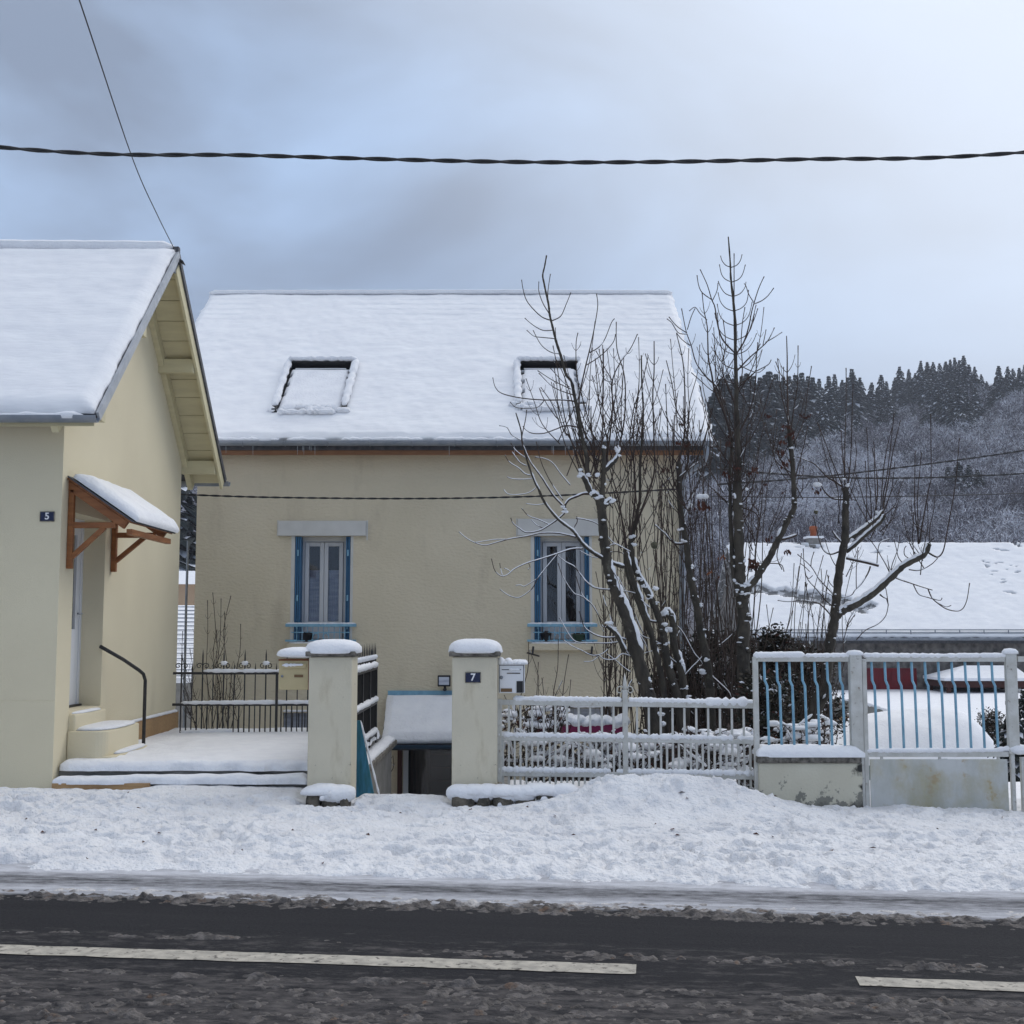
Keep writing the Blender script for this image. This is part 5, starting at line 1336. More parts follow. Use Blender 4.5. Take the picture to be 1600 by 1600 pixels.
def shoots(T, roots, n, ln):
    """Fine upright shoots springing from the heads and upper limbs."""
    for k in range(n):
        x, y = random.choice(roots); x += random.uniform(-16, 16); y += random.uniform(-30, 45); l = random.uniform(*ln) * random.uniform(0.6, 1.0); a = random.uniform(-0.85, 0.85)
        T.limb([(x, y), (x + l * 0.28 * a + random.uniform(-6, 6), y - l * 0.3), (x + l * 0.5 * a, y - l * 0.65), (x + l * 0.62 * a + random.uniform(-4, 4), y - l)], 1.3, 0.7, random.choice([0, 2, 3, 4]), .24, snow=0.2)
# --- leaning pollard at the left
T = Tree('bare_tree', 13.2, 'leaning grey trunk with a snowy pollard head before the right window', 'tree', 'bare trees behind the white fence')
tk = [(1042, 1215), (1030, 1170), (1016, 1100), (1001, 1043), (987, 990), (974, 950), (963, 925), (955, 903), (949, 880), (944, 842), (941, 808), (939, 786)]
T.limb(tk, 15, 8, snow=1.15)
T.limb([(939, 790), (941, 770), (943, 737), (944, 704), (944, 690)], 6.5, 3.0, 0, snow=0.3)
T.limb([(939, 792), (931, 775), (922, 768), (914, 750), (908, 742)], 7, 4, snow=1.3)
T.limb([(941, 792), (950, 785), (957, 782)], 7, 5, snow=1.2)
T.limb([(943, 737), (952, 728), (962, 718), (967, 705), (964, 697)], 5.2, 3.2, snow=1.2)
for l in ((936, 776, 9), (925, 770, 8), (947, 784, 9), (957, 781, 9), (908, 741, 9), (906, 734, 6), (921, 742, 7), (932, 741, 7), (944, 756, 6), (963, 702, 8), (967, 710, 6), (944, 698, 5), (883, 797, 8), (880, 793, 5)): T.lump(*l)
T.limb([(931, 772), (914, 771), (900, 776), (889, 781), (883, 790), (884, 799), (873, 810), (859, 820), (843, 829), (823, 832), (812, 826), (802, 818), (798, 809)], 3.6, 0.9, 0, snow=1.3)
T.limb([(859, 820), (842, 812), (826, 806), (815, 794)], 1.4, 0.8, snow=0.8)
T.limb([(850, 826), (838, 820), (830, 812)], 1.1, 0.7)
B = [(917, 742), (917.5, 722), (915, 707), (911, 691), (907, 672), (904, 654), (901, 635), (897, 616), (893, 596), (885, 586), (880, 570), (876, 555), (870, 537), (866, 521), (862, 505), (859, 492), (857, 475), (853, 457), (850, 442), (848, 430), (851, 416), (854, 399)]
T.limb(B, 4.4, 1.3, 0, snow=0.75)
for pts, r in (([(862, 501), (845, 494), (825, 473), (818, 455), (815, 437)], 1.5), ([(863, 501), (876, 494), (884, 477), (892, 457)], 1.4), ([(858, 490), (848, 473), (842, 455), (842, 440)], 1.3),
               ([(857, 475), (856, 457), (860, 428)], 1.3), ([(863, 516), (848, 516), (833, 508), (820, 497)], 1.2), ([(867, 529), (845, 527), (834, 525), (823, 516)], 1.2), ([(875, 553), (860, 550), (845, 538), (833, 516)], 1.2),
               ([(897, 627), (880, 625), (850, 625), (815, 622), (785, 615), (774, 605), (770, 590)], 2.0), ([(850, 626), (840, 636), (818, 638), (805, 636), (797, 628)], 1.2),
               ([(905, 668), (885, 665), (870, 670), (850, 677), (832, 677), (822, 672), (817, 666)], 1.8), ([(890, 605), (878, 595), (860, 575)], 1.1), ([(892, 608), (865, 595), (840, 579)], 1.2), ([(895, 617), (865, 605), (842, 583)], 1.2),
               ([(912, 690), (930, 640), (940, 600), (944, 580)], 1.2), ([(870, 540), (868, 520), (868, 512)], 1.0)):
    T.limb(pts, r, 0.8, 0, snow=0.35)
for pts, r, n, tl in (([(932, 748), (925, 700), (915, 680), (906, 650), (905, 620), (910, 595), (915, 572), (920, 552), (925, 530), (930, 505), (934, 477), (932, 459)], 2.8, 0, .3),
               ([(921, 551), (935, 543), (945, 530), (955, 505), (960, 498)], 1.3, 0, 0), ([(915, 571), (930, 562), (945, 550), (958, 535), (962, 522)], 1.3, 0, 0),
               ([(945, 740), (952, 690), (957, 640), (957, 595), (970, 565), (985, 545), (996, 522)], 2.4, 3, .2), ([(957, 595), (945, 575), (938, 560), (931, 548)], 1.2, 0, 0), ([(957, 597), (944, 592), (940, 570), (936, 545)], 1.2, 0, 0),
               ([(930, 745), (940, 690), (942, 640), (943, 590), (943, 545)], 2.0, 2, .22), ([(967, 702), (976, 650), (976, 590), (964, 545), (963, 503)], 2.2, 2, .25),
               ([(908, 742), (896, 700), (882, 650), (876, 610), (870, 570), (864, 540)], 1.8, 3, .25), ([(912, 742), (893, 690), (880, 670), (872, 640), (870, 600), (866, 575)], 1.5, 2, .2),
               ([(916, 742), (908, 700), (897, 640), (886, 600), (876, 575), (868, 560)], 1.5, 2, .2), ([(908, 745), (885, 700), (872, 655), (862, 630), (850, 612), (845, 605)], 1.4, 2, .18), ([(872, 655), (860, 640), (848, 620), (843, 607)], 1.1, 0, 0),
               ([(922, 745), (930, 700), (915, 640), (902, 590), (900, 540), (903, 520)], 1.7, 3, .22), ([(936, 745), (950, 700), (940, 650), (934, 610), (930, 560)], 1.8, 3, .2)):
    T.limb(pts, r, 0.9, n, tl, snow=0.25)
# low limbs reaching over the window
A = [(975, 886), (951, 877), (928, 864), (912, 851), (902, 838), (894, 828), (872, 811), (851, 785), (841, 763), (837, 756), (828, 733), (822, 714), (816, 690), (814, 672), (806, 645)]
T.limb(A, 4.2, 1.1, 0, snow=1.0)
T.limb([(881, 797), (879, 790), (866, 776), (855, 760), (847, 747), (835, 731), (827, 719), (819, 700), (815, 686), (821, 656), (823, 640)], 2.8, 0.9, 0, snow=1.0)
for pts, r in (([(829, 743), (820, 740), (810, 731), (796, 722), (789, 711)], 1.4), ([(823, 728), (812, 722), (800, 706)], 1.2), ([(822, 716), (806, 704), (798, 692)], 1.0), ([(818, 690), (800, 680), (792, 668), (780, 665)], 1.0), ([(891, 758), (876, 740), (864, 724), (852, 717), (836, 714)], 1.5),
               ([(880, 782), (868, 765), (856, 745), (845, 720), (838, 690)], 1.4), ([(838, 762), (826, 770), (808, 773), (794, 772), (787, 765)], 0.9), ([(851, 787), (838, 789), (822, 787)], 0.9), ([(832, 748), (815, 749), (800, 748), (792, 745)], 0.9),
               ([(900, 839), (887, 836), (871, 833), (846, 833), (822, 838), (797, 842), (778, 847), (758, 852), (742, 848), (729, 841), (717, 831)], 2.2), ([(791, 843), (775, 843), (760, 845), (742, 848)], 1.0),
               ([(911, 857), (892, 858), (871, 865), (846, 873), (823, 880), (804, 889), (793, 898), (783, 900), (773, 891), (768, 873)], 2.0), ([(785, 899), (782, 888), (781, 880)], 0.9), ([(797, 893), (793, 890), (788, 888)], 0.8), ([(826, 880), (828, 886), (825, 890)], 0.8),
               ([(871, 866), (855, 885), (840, 904), (832, 919), (817, 931), (807, 934), (794, 930), (781, 921)], 1.3), ([(838, 905), (820, 916), (813, 914), (806, 915)], 0.9), ([(897, 824), (902, 815), (901, 807)], 1.3),
               ([(973, 922), (960, 921), (944, 921), (924, 916), (908, 899), (897, 885), (884, 878), (871, 868)], 2.4), ([(930, 918), (915, 908), (909, 900)], 1.2),
               ([(978, 1000), (967, 996), (944, 996), (928, 991), (914, 981), (909, 968), (905, 955)], 2.6), ([(982, 1022), (972, 1008), (960, 985), (952, 960), (945, 940), (941, 925)], 1.8), ([(950, 980), (941, 978), (935, 962), (925, 945), (909, 932), (896, 926), (880, 902), (872, 880)], 1.4),
               ([(968, 1003), (950, 1005), (933, 1005), (904, 1004), (893, 997), (885, 985), (874, 965)], 1.6), ([(958, 1002), (950, 1014), (940, 1022), (925, 1024), (910, 1017), (893, 1009), (880, 1000)], 1.2), ([(985, 1025), (972, 1022), (961, 1030), (945, 1030), (936, 1024)], 1.4),
               ([(985, 1050), (975, 1043), (961, 1031), (948, 1022)], 1.3), ([(988, 1062), (983, 1070), (980, 1080)], 1.5), ([(935, 1026), (925, 1033), (912, 1034)], 0.8), ([(948, 880), (965, 905), (970, 930)], 1.0), ([(946, 860), (960, 850), (985, 862)], 1.2), ([(900, 810), (915, 812), (935, 820), (955, 845), (968, 852)], 1.6),
               ([(943, 872), (925, 870), (905, 860)], 1.0), ([(900, 900), (910, 930), (925, 945), (945, 980)], 1.1)):
    T.limb(pts, r, 0.8, 0, snow=0.9)
T.limb([(976, 1018), (965, 994), (956, 984), (948, 978)], 5.0, 3.4, snow=1.4)
for l in ((952, 974, 9), (960, 983, 8), (957, 905, 9), (962, 915, 7), (972, 930, 6), (990, 985, 9), (996, 1008, 9), (1001, 1030, 8), (1003, 1070, 9), (1013, 1062, 8), (1018, 1085, 9), (1032, 1115, 10), (1037, 1130, 10), (1028, 1098, 8), (985, 965, 8), (978, 945, 6)): T.lump(*l)
shoots(T, [(914, 740), (930, 745), (944, 704), (957, 780), (965, 700), (905, 640), (876, 700)], 38, (60, 230))
T.knots(tk, 12, 9)
T.finish()

# --- twin leaning stems
T = Tree('bare_tree', 13.7, 'two thin crossing snowy stems between the leaning pollard and the tall tree', 'tree', 'bare trees behind the white fence')
s1 = [(1066, 1215), (1068, 1160), (1058, 1088), (1052, 1067), (1044, 1038), (1039, 1014), (1037, 991), (1032, 973), (1022, 945), (1010, 921), (995, 895), (988, 871), (985, 851)]
T.limb(s1, 9, 5.5, snow=1.15)
s2 = [(1078, 1215), (1073, 1150), (1068, 1071), (1062, 1035), (1053, 1006), (1052, 975), (1044, 955), (1036, 965)]
T.limb(s2, 8.5, 6, snow=1.2)
s3 = [(1048, 1215), (1041, 1130), (1037, 1079), (1031, 1046), (1024, 1017), (1016, 984), (1006, 954), (998, 929), (987, 899), (980, 872), (978, 862)]
T.limb(s3, 6.5, 4.5, snow=1.3)
T.limb([(1046, 1215), (1046, 1140), (1040, 1090), (1030, 1040), (1018, 1000), (1003, 960), (990, 925), (978, 890), (976, 858)], 4.2, 3, snow=0.3)
T.limb([(985, 851), (988, 838), (992, 820), (997, 795), (1000, 777), (1000, 729), (1003, 690), (1005, 640), (1003, 600), (1002, 555)], 4.5, 1.2, 3, .25, snow=0.3)
T.limb([(985, 845), (990, 800), (993, 770), (990, 720), (984, 690), (990, 640), (1003, 600), (1013, 555)], 2.4, 1.0, 3, .25, snow=0.3)
T.limb([(978, 862), (970, 800), (964, 770), (955, 740), (948, 700), (955, 650)], 2.2, 1.0, 2, .25, snow=0.3)
T.limb([(980, 868), (965, 862), (945, 864), (928, 866)], 1.4, 0.8, 0, snow=0.5)
T.limb([(980, 860), (974, 820), (966, 790), (960, 770), (975, 745), (980, 700)], 1.8, 0.9, 2, .2)
T.limb([(988, 838), (1005, 790), (1022, 740), (1022, 690), (1020, 620), (1022, 580), (1022, 533)], 2.8, 1.2, 5, .30, snow=0.3)
T.limb([(990, 850), (983, 830), (980, 815)], 1.6, 1.0); T.limb([(990, 845), (995, 835), (996, 828)], 1.8, 1.2)
T.limb([(1026, 972), (1016, 970), (1004, 963)], 3.2, 2.4, snow=1.5)
T.limb([(1040, 1012), (1033, 1006), (1025, 1006), (1018, 996), (1012, 985)], 1.6, 0.9, snow=1.4)
T.limb([(1060, 1030), (1061, 1010), (1059, 995), (1062, 985)], 1.6, 1.0, snow=1.3)
for pts, r in (([(1066, 1060), (1082, 1042), (1094, 1030), (1098, 1024)], 1.8), ([(1064, 1040), (1050, 1030), (1035, 1016), (1016, 1018), (1004, 1022)], 1.3), ([(1040, 1010), (1020, 1000), (1000, 990), (990, 960), (985, 940)], 1.3), ([(1010, 1000), (996, 970), (980, 930), (965, 900)], 1.3), ([(1020, 1050), (1010, 1010), (995, 985), (975, 955), (970, 940)], 1.2),
               ([(1000, 930), (985, 925), (960, 922)], 1.4), ([(995, 930), (1005, 940), (1016, 950)], 1.4)): T.limb(pts, r, 0.8, 0, snow=1.0)
for l in ((988, 838, 7), (991, 850, 6), (994, 893, 8), (1000, 905, 7), (1007, 915, 7), (1017, 932, 8), (1022, 918, 9), (1026, 942, 6), (1035, 960, 12), (1040, 975, 10), (1048, 985, 11), (1054, 992, 8), (1042, 1005, 7), (1046, 1040, 7), (1054, 1070, 8), (1066, 1035, 8), (1070, 1075, 8), (1074, 1090, 8), (1060, 1098, 7)): T.lump(*l)
T.knots(s1, 16, 7); T.knots(s2, 12, 7)
shoots(T, [(985, 850), (1000, 775), (1002, 700), (1022, 760), (964, 770), (990, 720)], 30, (60, 210))
T.finish()

# --- slim trunk right of them
T = Tree('bare_tree', 14.2, 'slim dark trunk standing at the right corner of the ochre house', 'tree', 'bare trees behind the white fence')
s4 = [(1113, 1215), (1110, 1095), (1109, 1071), (1105, 1038), (1101, 1014), (1094, 981), (1088, 941), (1083, 924), (1076, 883), (1073, 851), (1068, 826), (1063, 794), (1062, 761), (1060, 721)]
T.limb(s4, 9.5, 5, snow=1.2)
T.limb([(1060, 725), (1068, 690), (1070, 660), (1070, 610), (1067, 565), (1057, 521)], 3.0, 1.0, 4, .28, snow=0.3)
T.limb([(1062, 760), (1075, 720), (1075, 690), (1068, 660), (1057, 640), (1050, 600), (1041, 563)], 2.4, 1.0, 5, .28, snow=0.3)
T.limb([(1063, 780), (1050, 740), (1045, 700), (1042, 650), (1040, 600)], 1.8, 0.9, 4, .25)
T.limb([(1066, 815), (1085, 770), (1100, 735), (1110, 700), (1105, 660)], 1.8, 0.9, 3, .25)
T.limb([(1070, 849), (1062, 850), (1055, 849), (1047, 843), (1039, 834), (1030, 826), (1023, 820)], 3.4, 1.8, snow=1.4)
T.limb([(1071, 822), (1065, 805), (1061, 790)], 1.8, 1.2, snow=1.2)
T.limb([(1062, 745), (1080, 730), (1092, 722)], 2.2, 1.6, snow=0.9)
T.limb([(1110, 1080), (1097, 1038), (1084, 1020), (1068, 990), (1058, 978)], 2.2, 1.2, snow=1.4)
T.limb([(1106, 1052), (1120, 1064), (1137, 1080), (1144, 1090), (1130, 1020), (1122, 985), (1118, 965)], 2.6, 1.0, snow=1.5)
T.limb([(1100, 1030), (1120, 1012), (1140, 995), (1160, 975)], 1.2, 0.8, snow=0.6)
T.limb([(1144, 1090), (1148, 1120), (1150, 1160)], 2.0, 1.6, snow=1.0)
for l in ((1063, 827, 7), (1078, 790, 7), (1080, 885, 6), (1084, 905, 6), (1093, 945, 6), (1100, 985, 6), (1105, 1030, 9), (1100, 1050, 10), (1112, 1068, 6), (1068, 845, 7), (1060, 730, 4)): T.lump(*l)
T.knots(s4, 7, 7)
shoots(T, [(1062, 761), (1063, 794), (1070, 690), (1068, 826), (1075, 720), (1073, 851)], 30, (60, 210))
for c in ((1040, 730, 9), (1065, 660, 7), (1072, 692, 8), (1060, 690, 7)): T.leafcluster(*c)
T.leafcluster(1095, 785, 12, 16, 'dry_leaf', True); T.leafcluster(1106, 790, 9)
T.leafcluster(1127, 869, 7, 5, 'dry_leaf_orange'); T.leafcluster(1110, 893, 7, 5, 'dry_leaf_orange'); T.leafcluster(1123, 900, 6, 5, 'dry_leaf')
T.finish()

# --- tall tree in the middle
T = Tree('bare_tree', 13.9, 'tallest bare tree with forked trunk and hanging red brown leaves', 'tree', 'bare trees behind the white fence')
tk = [(1166, 1215), (1163, 1085), (1162, 1029), (1162, 972), (1160, 939), (1157, 915), (1156, 888), (1155, 868), (1154, 819), (1153, 786), (1152, 754), (1154, 721), (1152, 689), (1152, 656), (1150, 635), (1151, 610), (1150, 585), (1149, 547), (1149, 510), (1146, 472), (1142, 435), (1141, 410), (1138, 370)]
T.limb(tk[:11], 13.5, 8.5, snow=0.5)
T.limb(tk[10:], 7.0, 1.2, 0, snow=0.3)
T.limb([(1159, 930), (1149, 910), (1145, 885), (1143, 851), (1141, 800), (1141, 770), (1140, 740), (1143, 700), (1138, 665)], 5.5, 2.4, 2, .3, snow=0.6)
fk = [(1160, 934), (1167, 920), (1182, 903), (1190, 890), (1202, 872), (1212, 851), (1219, 838), (1230, 815), (1240, 796), (1241, 783), (1240, 754), (1238, 721), (1235, 694), (1232, 664)]
T.limb(fk, 7.5, 4.0, snow=0.6)
T.limb([(1232, 668), (1231, 635), (1230, 597), (1230, 560), (1229, 525)], 3.0, 1.1, 4, .30, snow=0.3)
T.limb([(1214, 842), (1226, 842), (1245, 836)], 3.6, 3.0, snow=0.7)
for pts, r, n, tl in (
   ([(1150, 553), (1130, 532), (1122, 510), (1117, 480), (1112, 468), (1105, 445), (1094, 421)], 2.2, 0, 0), ([(1112, 468), (1098, 458), (1092, 447), (1089, 430)], 1.3, 0, 0), ([(1113, 470), (1120, 455), (1122, 442)], 1.1, 0, 0),
   ([(1145, 690), (1132, 647), (1117, 610), (1112, 585), (1107, 560), (1106, 535), (1105, 510), (1100, 485), (1097, 457)], 3.0, 5, .32), ([(1105, 500), (1094, 490), (1086, 480), (1077, 486)], 1.1, 0, 0),
   ([(1140, 670), (1137, 660), (1122, 610), (1112, 597), (1100, 585), (1087, 565), (1080, 540), (1072, 517), (1065, 482)], 2.4, 2, .3), ([(1073, 520), (1058, 510), (1045, 495)], 1.3, 0, 0), ([(1074, 522), (1060, 520), (1050, 505), (1042, 498)], 1.2, 0, 0), ([(1074, 515), (1080, 495), (1086, 482)], 1.1, 0, 0), ([(1078, 540), (1065, 530), (1057, 520)], 1.1, 0, 0),
   ([(1124, 615), (1112, 610), (1097, 597), (1080, 582)], 1.5, 0, 0),
   ([(1150, 553), (1162, 535), (1170, 510), (1175, 485), (1185, 452), (1194, 432)], 2.2, 0, 0), ([(1178, 475), (1190, 470), (1200, 462), (1209, 450)], 1.3, 0, 0), ([(1178, 473), (1170, 460), (1166, 448), (1163, 443)], 1.1, 0, 0), ([(1166, 528), (1178, 500), (1184, 482)], 1.1, 0, 0),
   ([(1151, 580), (1170, 560), (1187, 545), (1200, 532), (1210, 512)], 2.0, 0, 0), ([(1196, 535), (1210, 527), (1222, 519)], 1.2, 0, 0), ([(1192, 540), (1195, 525), (1197, 515)], 1.1, 0, 0),
   ([(1154, 606), (1170, 590), (1182, 580), (1200, 570), (1205, 562)], 1.6, 0, 0), ([(1155, 570), (1170, 578), (1185, 582), (1196, 574)], 1.2, 0, 0),
   ([(1153, 680), (1168, 650), (1177, 622), (1181, 590), (1182, 560), (1184, 535)], 2.4, 3, .28),
   ([(1148, 545), (1147, 500), (1147, 435), (1147, 396)], 1.9, 0, 0),
   ([(1152, 640), (1135, 600), (1128, 570), (1134, 540), (1130, 500)], 1.6, 3, .2), ([(1152, 620), (1160, 580), (1158, 540), (1160, 505), (1164, 480)], 1.5, 3, .2),
   ([(1154, 700), (1170, 690), (1190, 650), (1205, 600), (1210, 590)], 1.7, 3, .26),
   ([(1234, 690), (1240, 640), (1246, 600), (1247, 540)], 2.0, 4, .25), ([(1230, 597), (1220, 585), (1212, 565)], 1.3, 0, 0), ([(1232, 660), (1222, 620), (1218, 590), (1215, 560)], 1.6, 3, .2), ([(1236, 700), (1255, 660), (1262, 610), (1268, 572)], 1.6, 3, .25),
   ([(1238, 740), (1212, 720), (1208, 690), (1214, 640)], 1.6, 2, .25), ([(1240, 755), (1255, 700), (1262, 665)], 1.5, 2, .22),
   ([(1150, 800), (1120, 770), (1105, 755), (1090, 730)], 1.6, 2, .25), ([(1152, 775), (1172, 750), (1160, 735)], 1.6, 1, .2),
   ([(1156, 788), (1172, 770), (1182, 735), (1186, 700), (1195, 660)], 1.8, 3, .25), ([(1156, 792), (1178, 800), (1186, 812), (1188, 830)], 2.0, 1, .2),
   ([(1184, 905), (1180, 870), (1186, 820), (1190, 790), (1192, 750)], 2.6, 4, .26), ([(1182, 880), (1200, 880), (1220, 882), (1225, 893)], 1.6, 1, .15), ([(1218, 848), (1214, 870), (1222, 890)], 1.4, 1, .15),
   ([(1137, 785), (1127, 776), (1120, 770), (1112, 770)], 1.8, 0, 0)):
    T.limb(pts, r, 0.9, n, tl, snow=0.35)
for k in range(9):                                      # opposite pairs up the leader
    f = k / 9; y = 600 - 205 * f; x = 1150 - 9 * f ** 1.5; l = 42 - 26 * f
    for sg in (-1, 1):
        T.limb([(x, y), (x + sg * l * 0.45, y - l * 0.18), (x + sg * l * 0.75, y - l * 0.55), (x + sg * l * random.uniform(0.8, 1.0), y - l * random.uniform(0.9, 1.3))], 1.2, 0.8, 0, snow=0.2)
for l in ((1158, 916, 13), (1152, 908, 8), (1166, 912, 9), (1151, 800, 9), (1156, 795, 7), (1146, 775, 7), (1166, 764, 6), (1160, 725, 4), (1158, 823, 6), (1146, 870, 4), (1147, 885, 4), (1160, 875, 7), (1172, 890, 6), (1240, 778, 4), (1236, 700, 5)): T.lump(*l)
shoots(T, [(1152, 689), (1154, 721), (1153, 786), (1140, 740), (1235, 694), (1240, 754), (1186, 820), (1160, 640), (1122, 610)], 48, (50, 180))
T.knots(tk[:6], 34, 11); T.knots(tk[5:11], 14, 8); T.knots(fk, 12, 6)
for c in ((1223, 688, 9), (1234, 676, 10), (1228, 664, 8), (1222, 705, 9), (1227, 722, 10), (1180, 732, 9), (1172, 738, 7), (1134, 738, 9), (1138, 690, 9), (1141, 676, 8), (1150, 780, 8), (1201, 840, 8), (1230, 858, 9), (1178, 880, 12, 26), (1176, 874, 9), (1262, 648, 7), (1252, 648, 6), (1195, 755, 6), (1224, 768, 5), (1152, 730, 7), (1202, 648, 7)): T.leafcluster(*c)
T.finish()

# --- spreading tree at the right
T = Tree('bare_tree', 14.8, 'spreading tree with cut limbs in front of the snowy barn roof', 'tree', 'bare trees behind the white fence')
tk = [(1255, 1215), (1265, 1132), (1276, 1094), (1289, 1066), (1297, 1006), (1300, 990), (1305, 962), (1308, 925), (1312, 887), (1319, 850), (1321, 825), (1321, 795), (1322, 780), (1320, 762)]
T.limb(tk, 12, 5.5, snow=0.35)
T.limb([(1307, 962), (1318, 953), (1337, 944), (1365, 926), (1392, 902), (1410, 885), (1430, 874), (1444, 866), (1451, 850)], 8.5, 5.5, snow=1.6)
T.limb([(1317, 850), (1326, 843), (1335, 837), (1355, 822), (1370, 810), (1379, 799)], 6.0, 4.2, snow=0.9)
T.limb([(1322, 862), (1335, 852), (1350, 838), (1366, 824), (1377, 814), (1382, 805)], 4.2, 3.6, snow=1.6)
T.limb([(1322, 872), (1340, 876), (1358, 880), (1373, 884)], 3.4, 3.2, snow=1.3)
T.limb([(1316, 848), (1308, 840), (1301, 830)], 3.0, 2.0, snow=1.6)
for pts, r, n, tl in (
   ([(1380, 800), (1380, 775), (1385, 750), (1390, 712), (1397, 646)], 2.0, 0, 0), ([(1379, 798), (1388, 750), (1394, 712), (1400, 685), (1407, 657)], 1.9, 0, 0), ([(1370, 806), (1367, 750), (1366, 700), (1365, 690)], 1.4, 0, 0), ([(1362, 812), (1360, 770), (1357, 750), (1356, 700), (1354, 668)], 1.5, 0, 0), ([(1376, 800), (1380, 740), (1386, 700), (1394, 668)], 1.5, 0, 0),
   ([(1384, 795), (1392, 770), (1402, 750)], 1.1, 0, 0), ([(1362, 812), (1352, 790), (1345, 765), (1337, 740)], 1.4, 0, 0), ([(1366, 808), (1372, 760), (1363, 700)], 1.0, 0, 0), ([(1354, 820), (1354, 760), (1352, 720)], 1.2, 0, 0),
   ([(1321, 765), (1318, 720), (1316, 700), (1314, 672)], 1.6, 0, 0), ([(1322, 765), (1327, 740), (1330, 700), (1332, 625), (1333, 600)], 1.7, 0, 0), ([(1318, 764), (1312, 748), (1300, 720), (1290, 692), (1277, 660)], 1.6, 0, 0), ([(1320, 765), (1320, 700), (1322, 640), (1322, 575)], 1.5, 0, 0), ([(1324, 768), (1334, 740), (1338, 710), (1337, 690)], 1.2, 0, 0), ([(1323, 790), (1330, 770), (1337, 748)], 1.2, 0, 0),
   ([(1316, 760), (1304, 752), (1292, 745), (1275, 727), (1262, 720), (1245, 714)], 2.6, 0, 0), ([(1320, 780), (1302, 779), (1290, 770), (1281, 755), (1278, 748)], 2.6, 0, 0), ([(1311, 862), (1297, 866), (1285, 857), (1277, 832), (1271, 807)], 2.0, 0, 0),
   ([(1436, 850), (1430, 800), (1429, 770), (1430, 705)], 1.7, 0, 0), ([(1437, 848), (1441, 820), (1447, 787), (1452, 760), (1455, 740), (1454, 646)], 2.1, 0, 0), ([(1435, 850), (1434, 800), (1434, 770), (1440, 707)], 1.6, 0, 0), ([(1428, 868), (1426, 840), (1428, 800)], 1.2, 0, 0), ([(1444, 864), (1450, 850), (1460, 840)], 1.2, 0, 0),
   ([(1450, 863), (1458, 868), (1466, 870), (1474, 860), (1480, 830), (1490, 775), (1495, 737), (1499, 684)], 2.4, 0, 0), ([(1420, 890), (1437, 891), (1455, 882), (1465, 872)], 1.4, 0, 0), ([(1425, 875), (1414, 868), (1413, 858), (1416, 853)], 1.2, 0, 0),
   ([(1397, 902), (1410, 907), (1422, 911), (1440, 917), (1457, 922)], 1.8, 0, 0), ([(1450, 920), (1455, 932), (1462, 940), (1480, 952), (1500, 954), (1510, 940), (1515, 911)], 1.6, 0, 0), ([(1427, 913), (1435, 928), (1448, 933), (1468, 938), (1472, 934)], 1.3, 0, 0), ([(1465, 942), (1478, 948), (1486, 946)], 1.1, 0, 0),
   ([(1391, 897), (1384, 882), (1377, 870), (1366, 852), (1356, 840)], 1.3, 0, 0), ([(1390, 897), (1388, 880), (1387, 875)], 1.0, 0, 0), ([(1360, 885), (1356, 896), (1346, 912), (1336, 922), (1330, 930), (1315, 934)], 1.9, 0, 0), ([(1338, 920), (1338, 890), (1341, 860)], 1.1, 0, 0), ([(1375, 929), (1380, 933), (1387, 936)], 2.2, 0, 0), ([(1370, 884), (1374, 850), (1390, 842)], 1.1, 0, 0),
   ([(1299, 962), (1288, 950), (1277, 942), (1255, 939), (1230, 940), (1215, 938)], 2.0, 0, 0), ([(1302, 948), (1290, 938), (1275, 920), (1262, 905), (1257, 887), (1255, 857)], 1.4, 0, 0), ([(1303, 930), (1292, 918), (1280, 905), (1267, 885), (1246, 866)], 1.5, 0, 0), ([(1267, 885), (1268, 875), (1272, 862)], 1.1, 0, 0), ([(1265, 893), (1258, 886), (1250, 880)], 0.9, 0, 0), ([(1305, 920), (1296, 910), (1293, 898)], 1.1, 0, 0), ([(1303, 932), (1290, 925), (1284, 922)], 1.0, 0, 0), ([(1270, 899), (1264, 904), (1260, 900)], 0.9, 0, 0),
   ([(1346, 940), (1360, 930), (1380, 910), (1388, 945), (1385, 935)], 1.0, 0, 0), ([(1338, 1000), (1352, 985), (1372, 975), (1384, 962), (1388, 945)], 1.2, 0, 0), ([(1322, 985), (1328, 965), (1345, 940)], 1.3, 2, .2), ([(1318, 1000), (1326, 975), (1336, 960)], 1.0, 2, .15)):
    T.limb(pts, r, 0.9, n, tl, snow=0.45)
for l in ((1318, 748, 5), (1324, 758, 6), (1319, 840, 8), (1322, 785, 6), (1310, 955, 8), (1322, 947, 7), (1370, 800, 5), (1381, 797, 4), (1308, 970, 6), (1302, 985, 5), (1330, 845, 6)): T.lump(*l)
shoots(T, [(1380, 805), (1372, 812)], 6, (60, 150)); shoots(T, [(1440, 862), (1446, 860)], 5, (60, 170)); shoots(T, [(1320, 775), (1321, 790)], 4, (50, 150)); shoots(T, [(1311, 920), (1316, 880), (1400, 905)], 5, (30, 90))
T.knots(tk[3:8], 12, 7); T.leafcluster(1276, 765, 10, 14, 'dry_leaf', True)
T.limb([(1265, 1150), (1285, 1100), (1296, 1080), (1292, 1060)], 5.0, 4.0, snow=0.6)
T.finish()

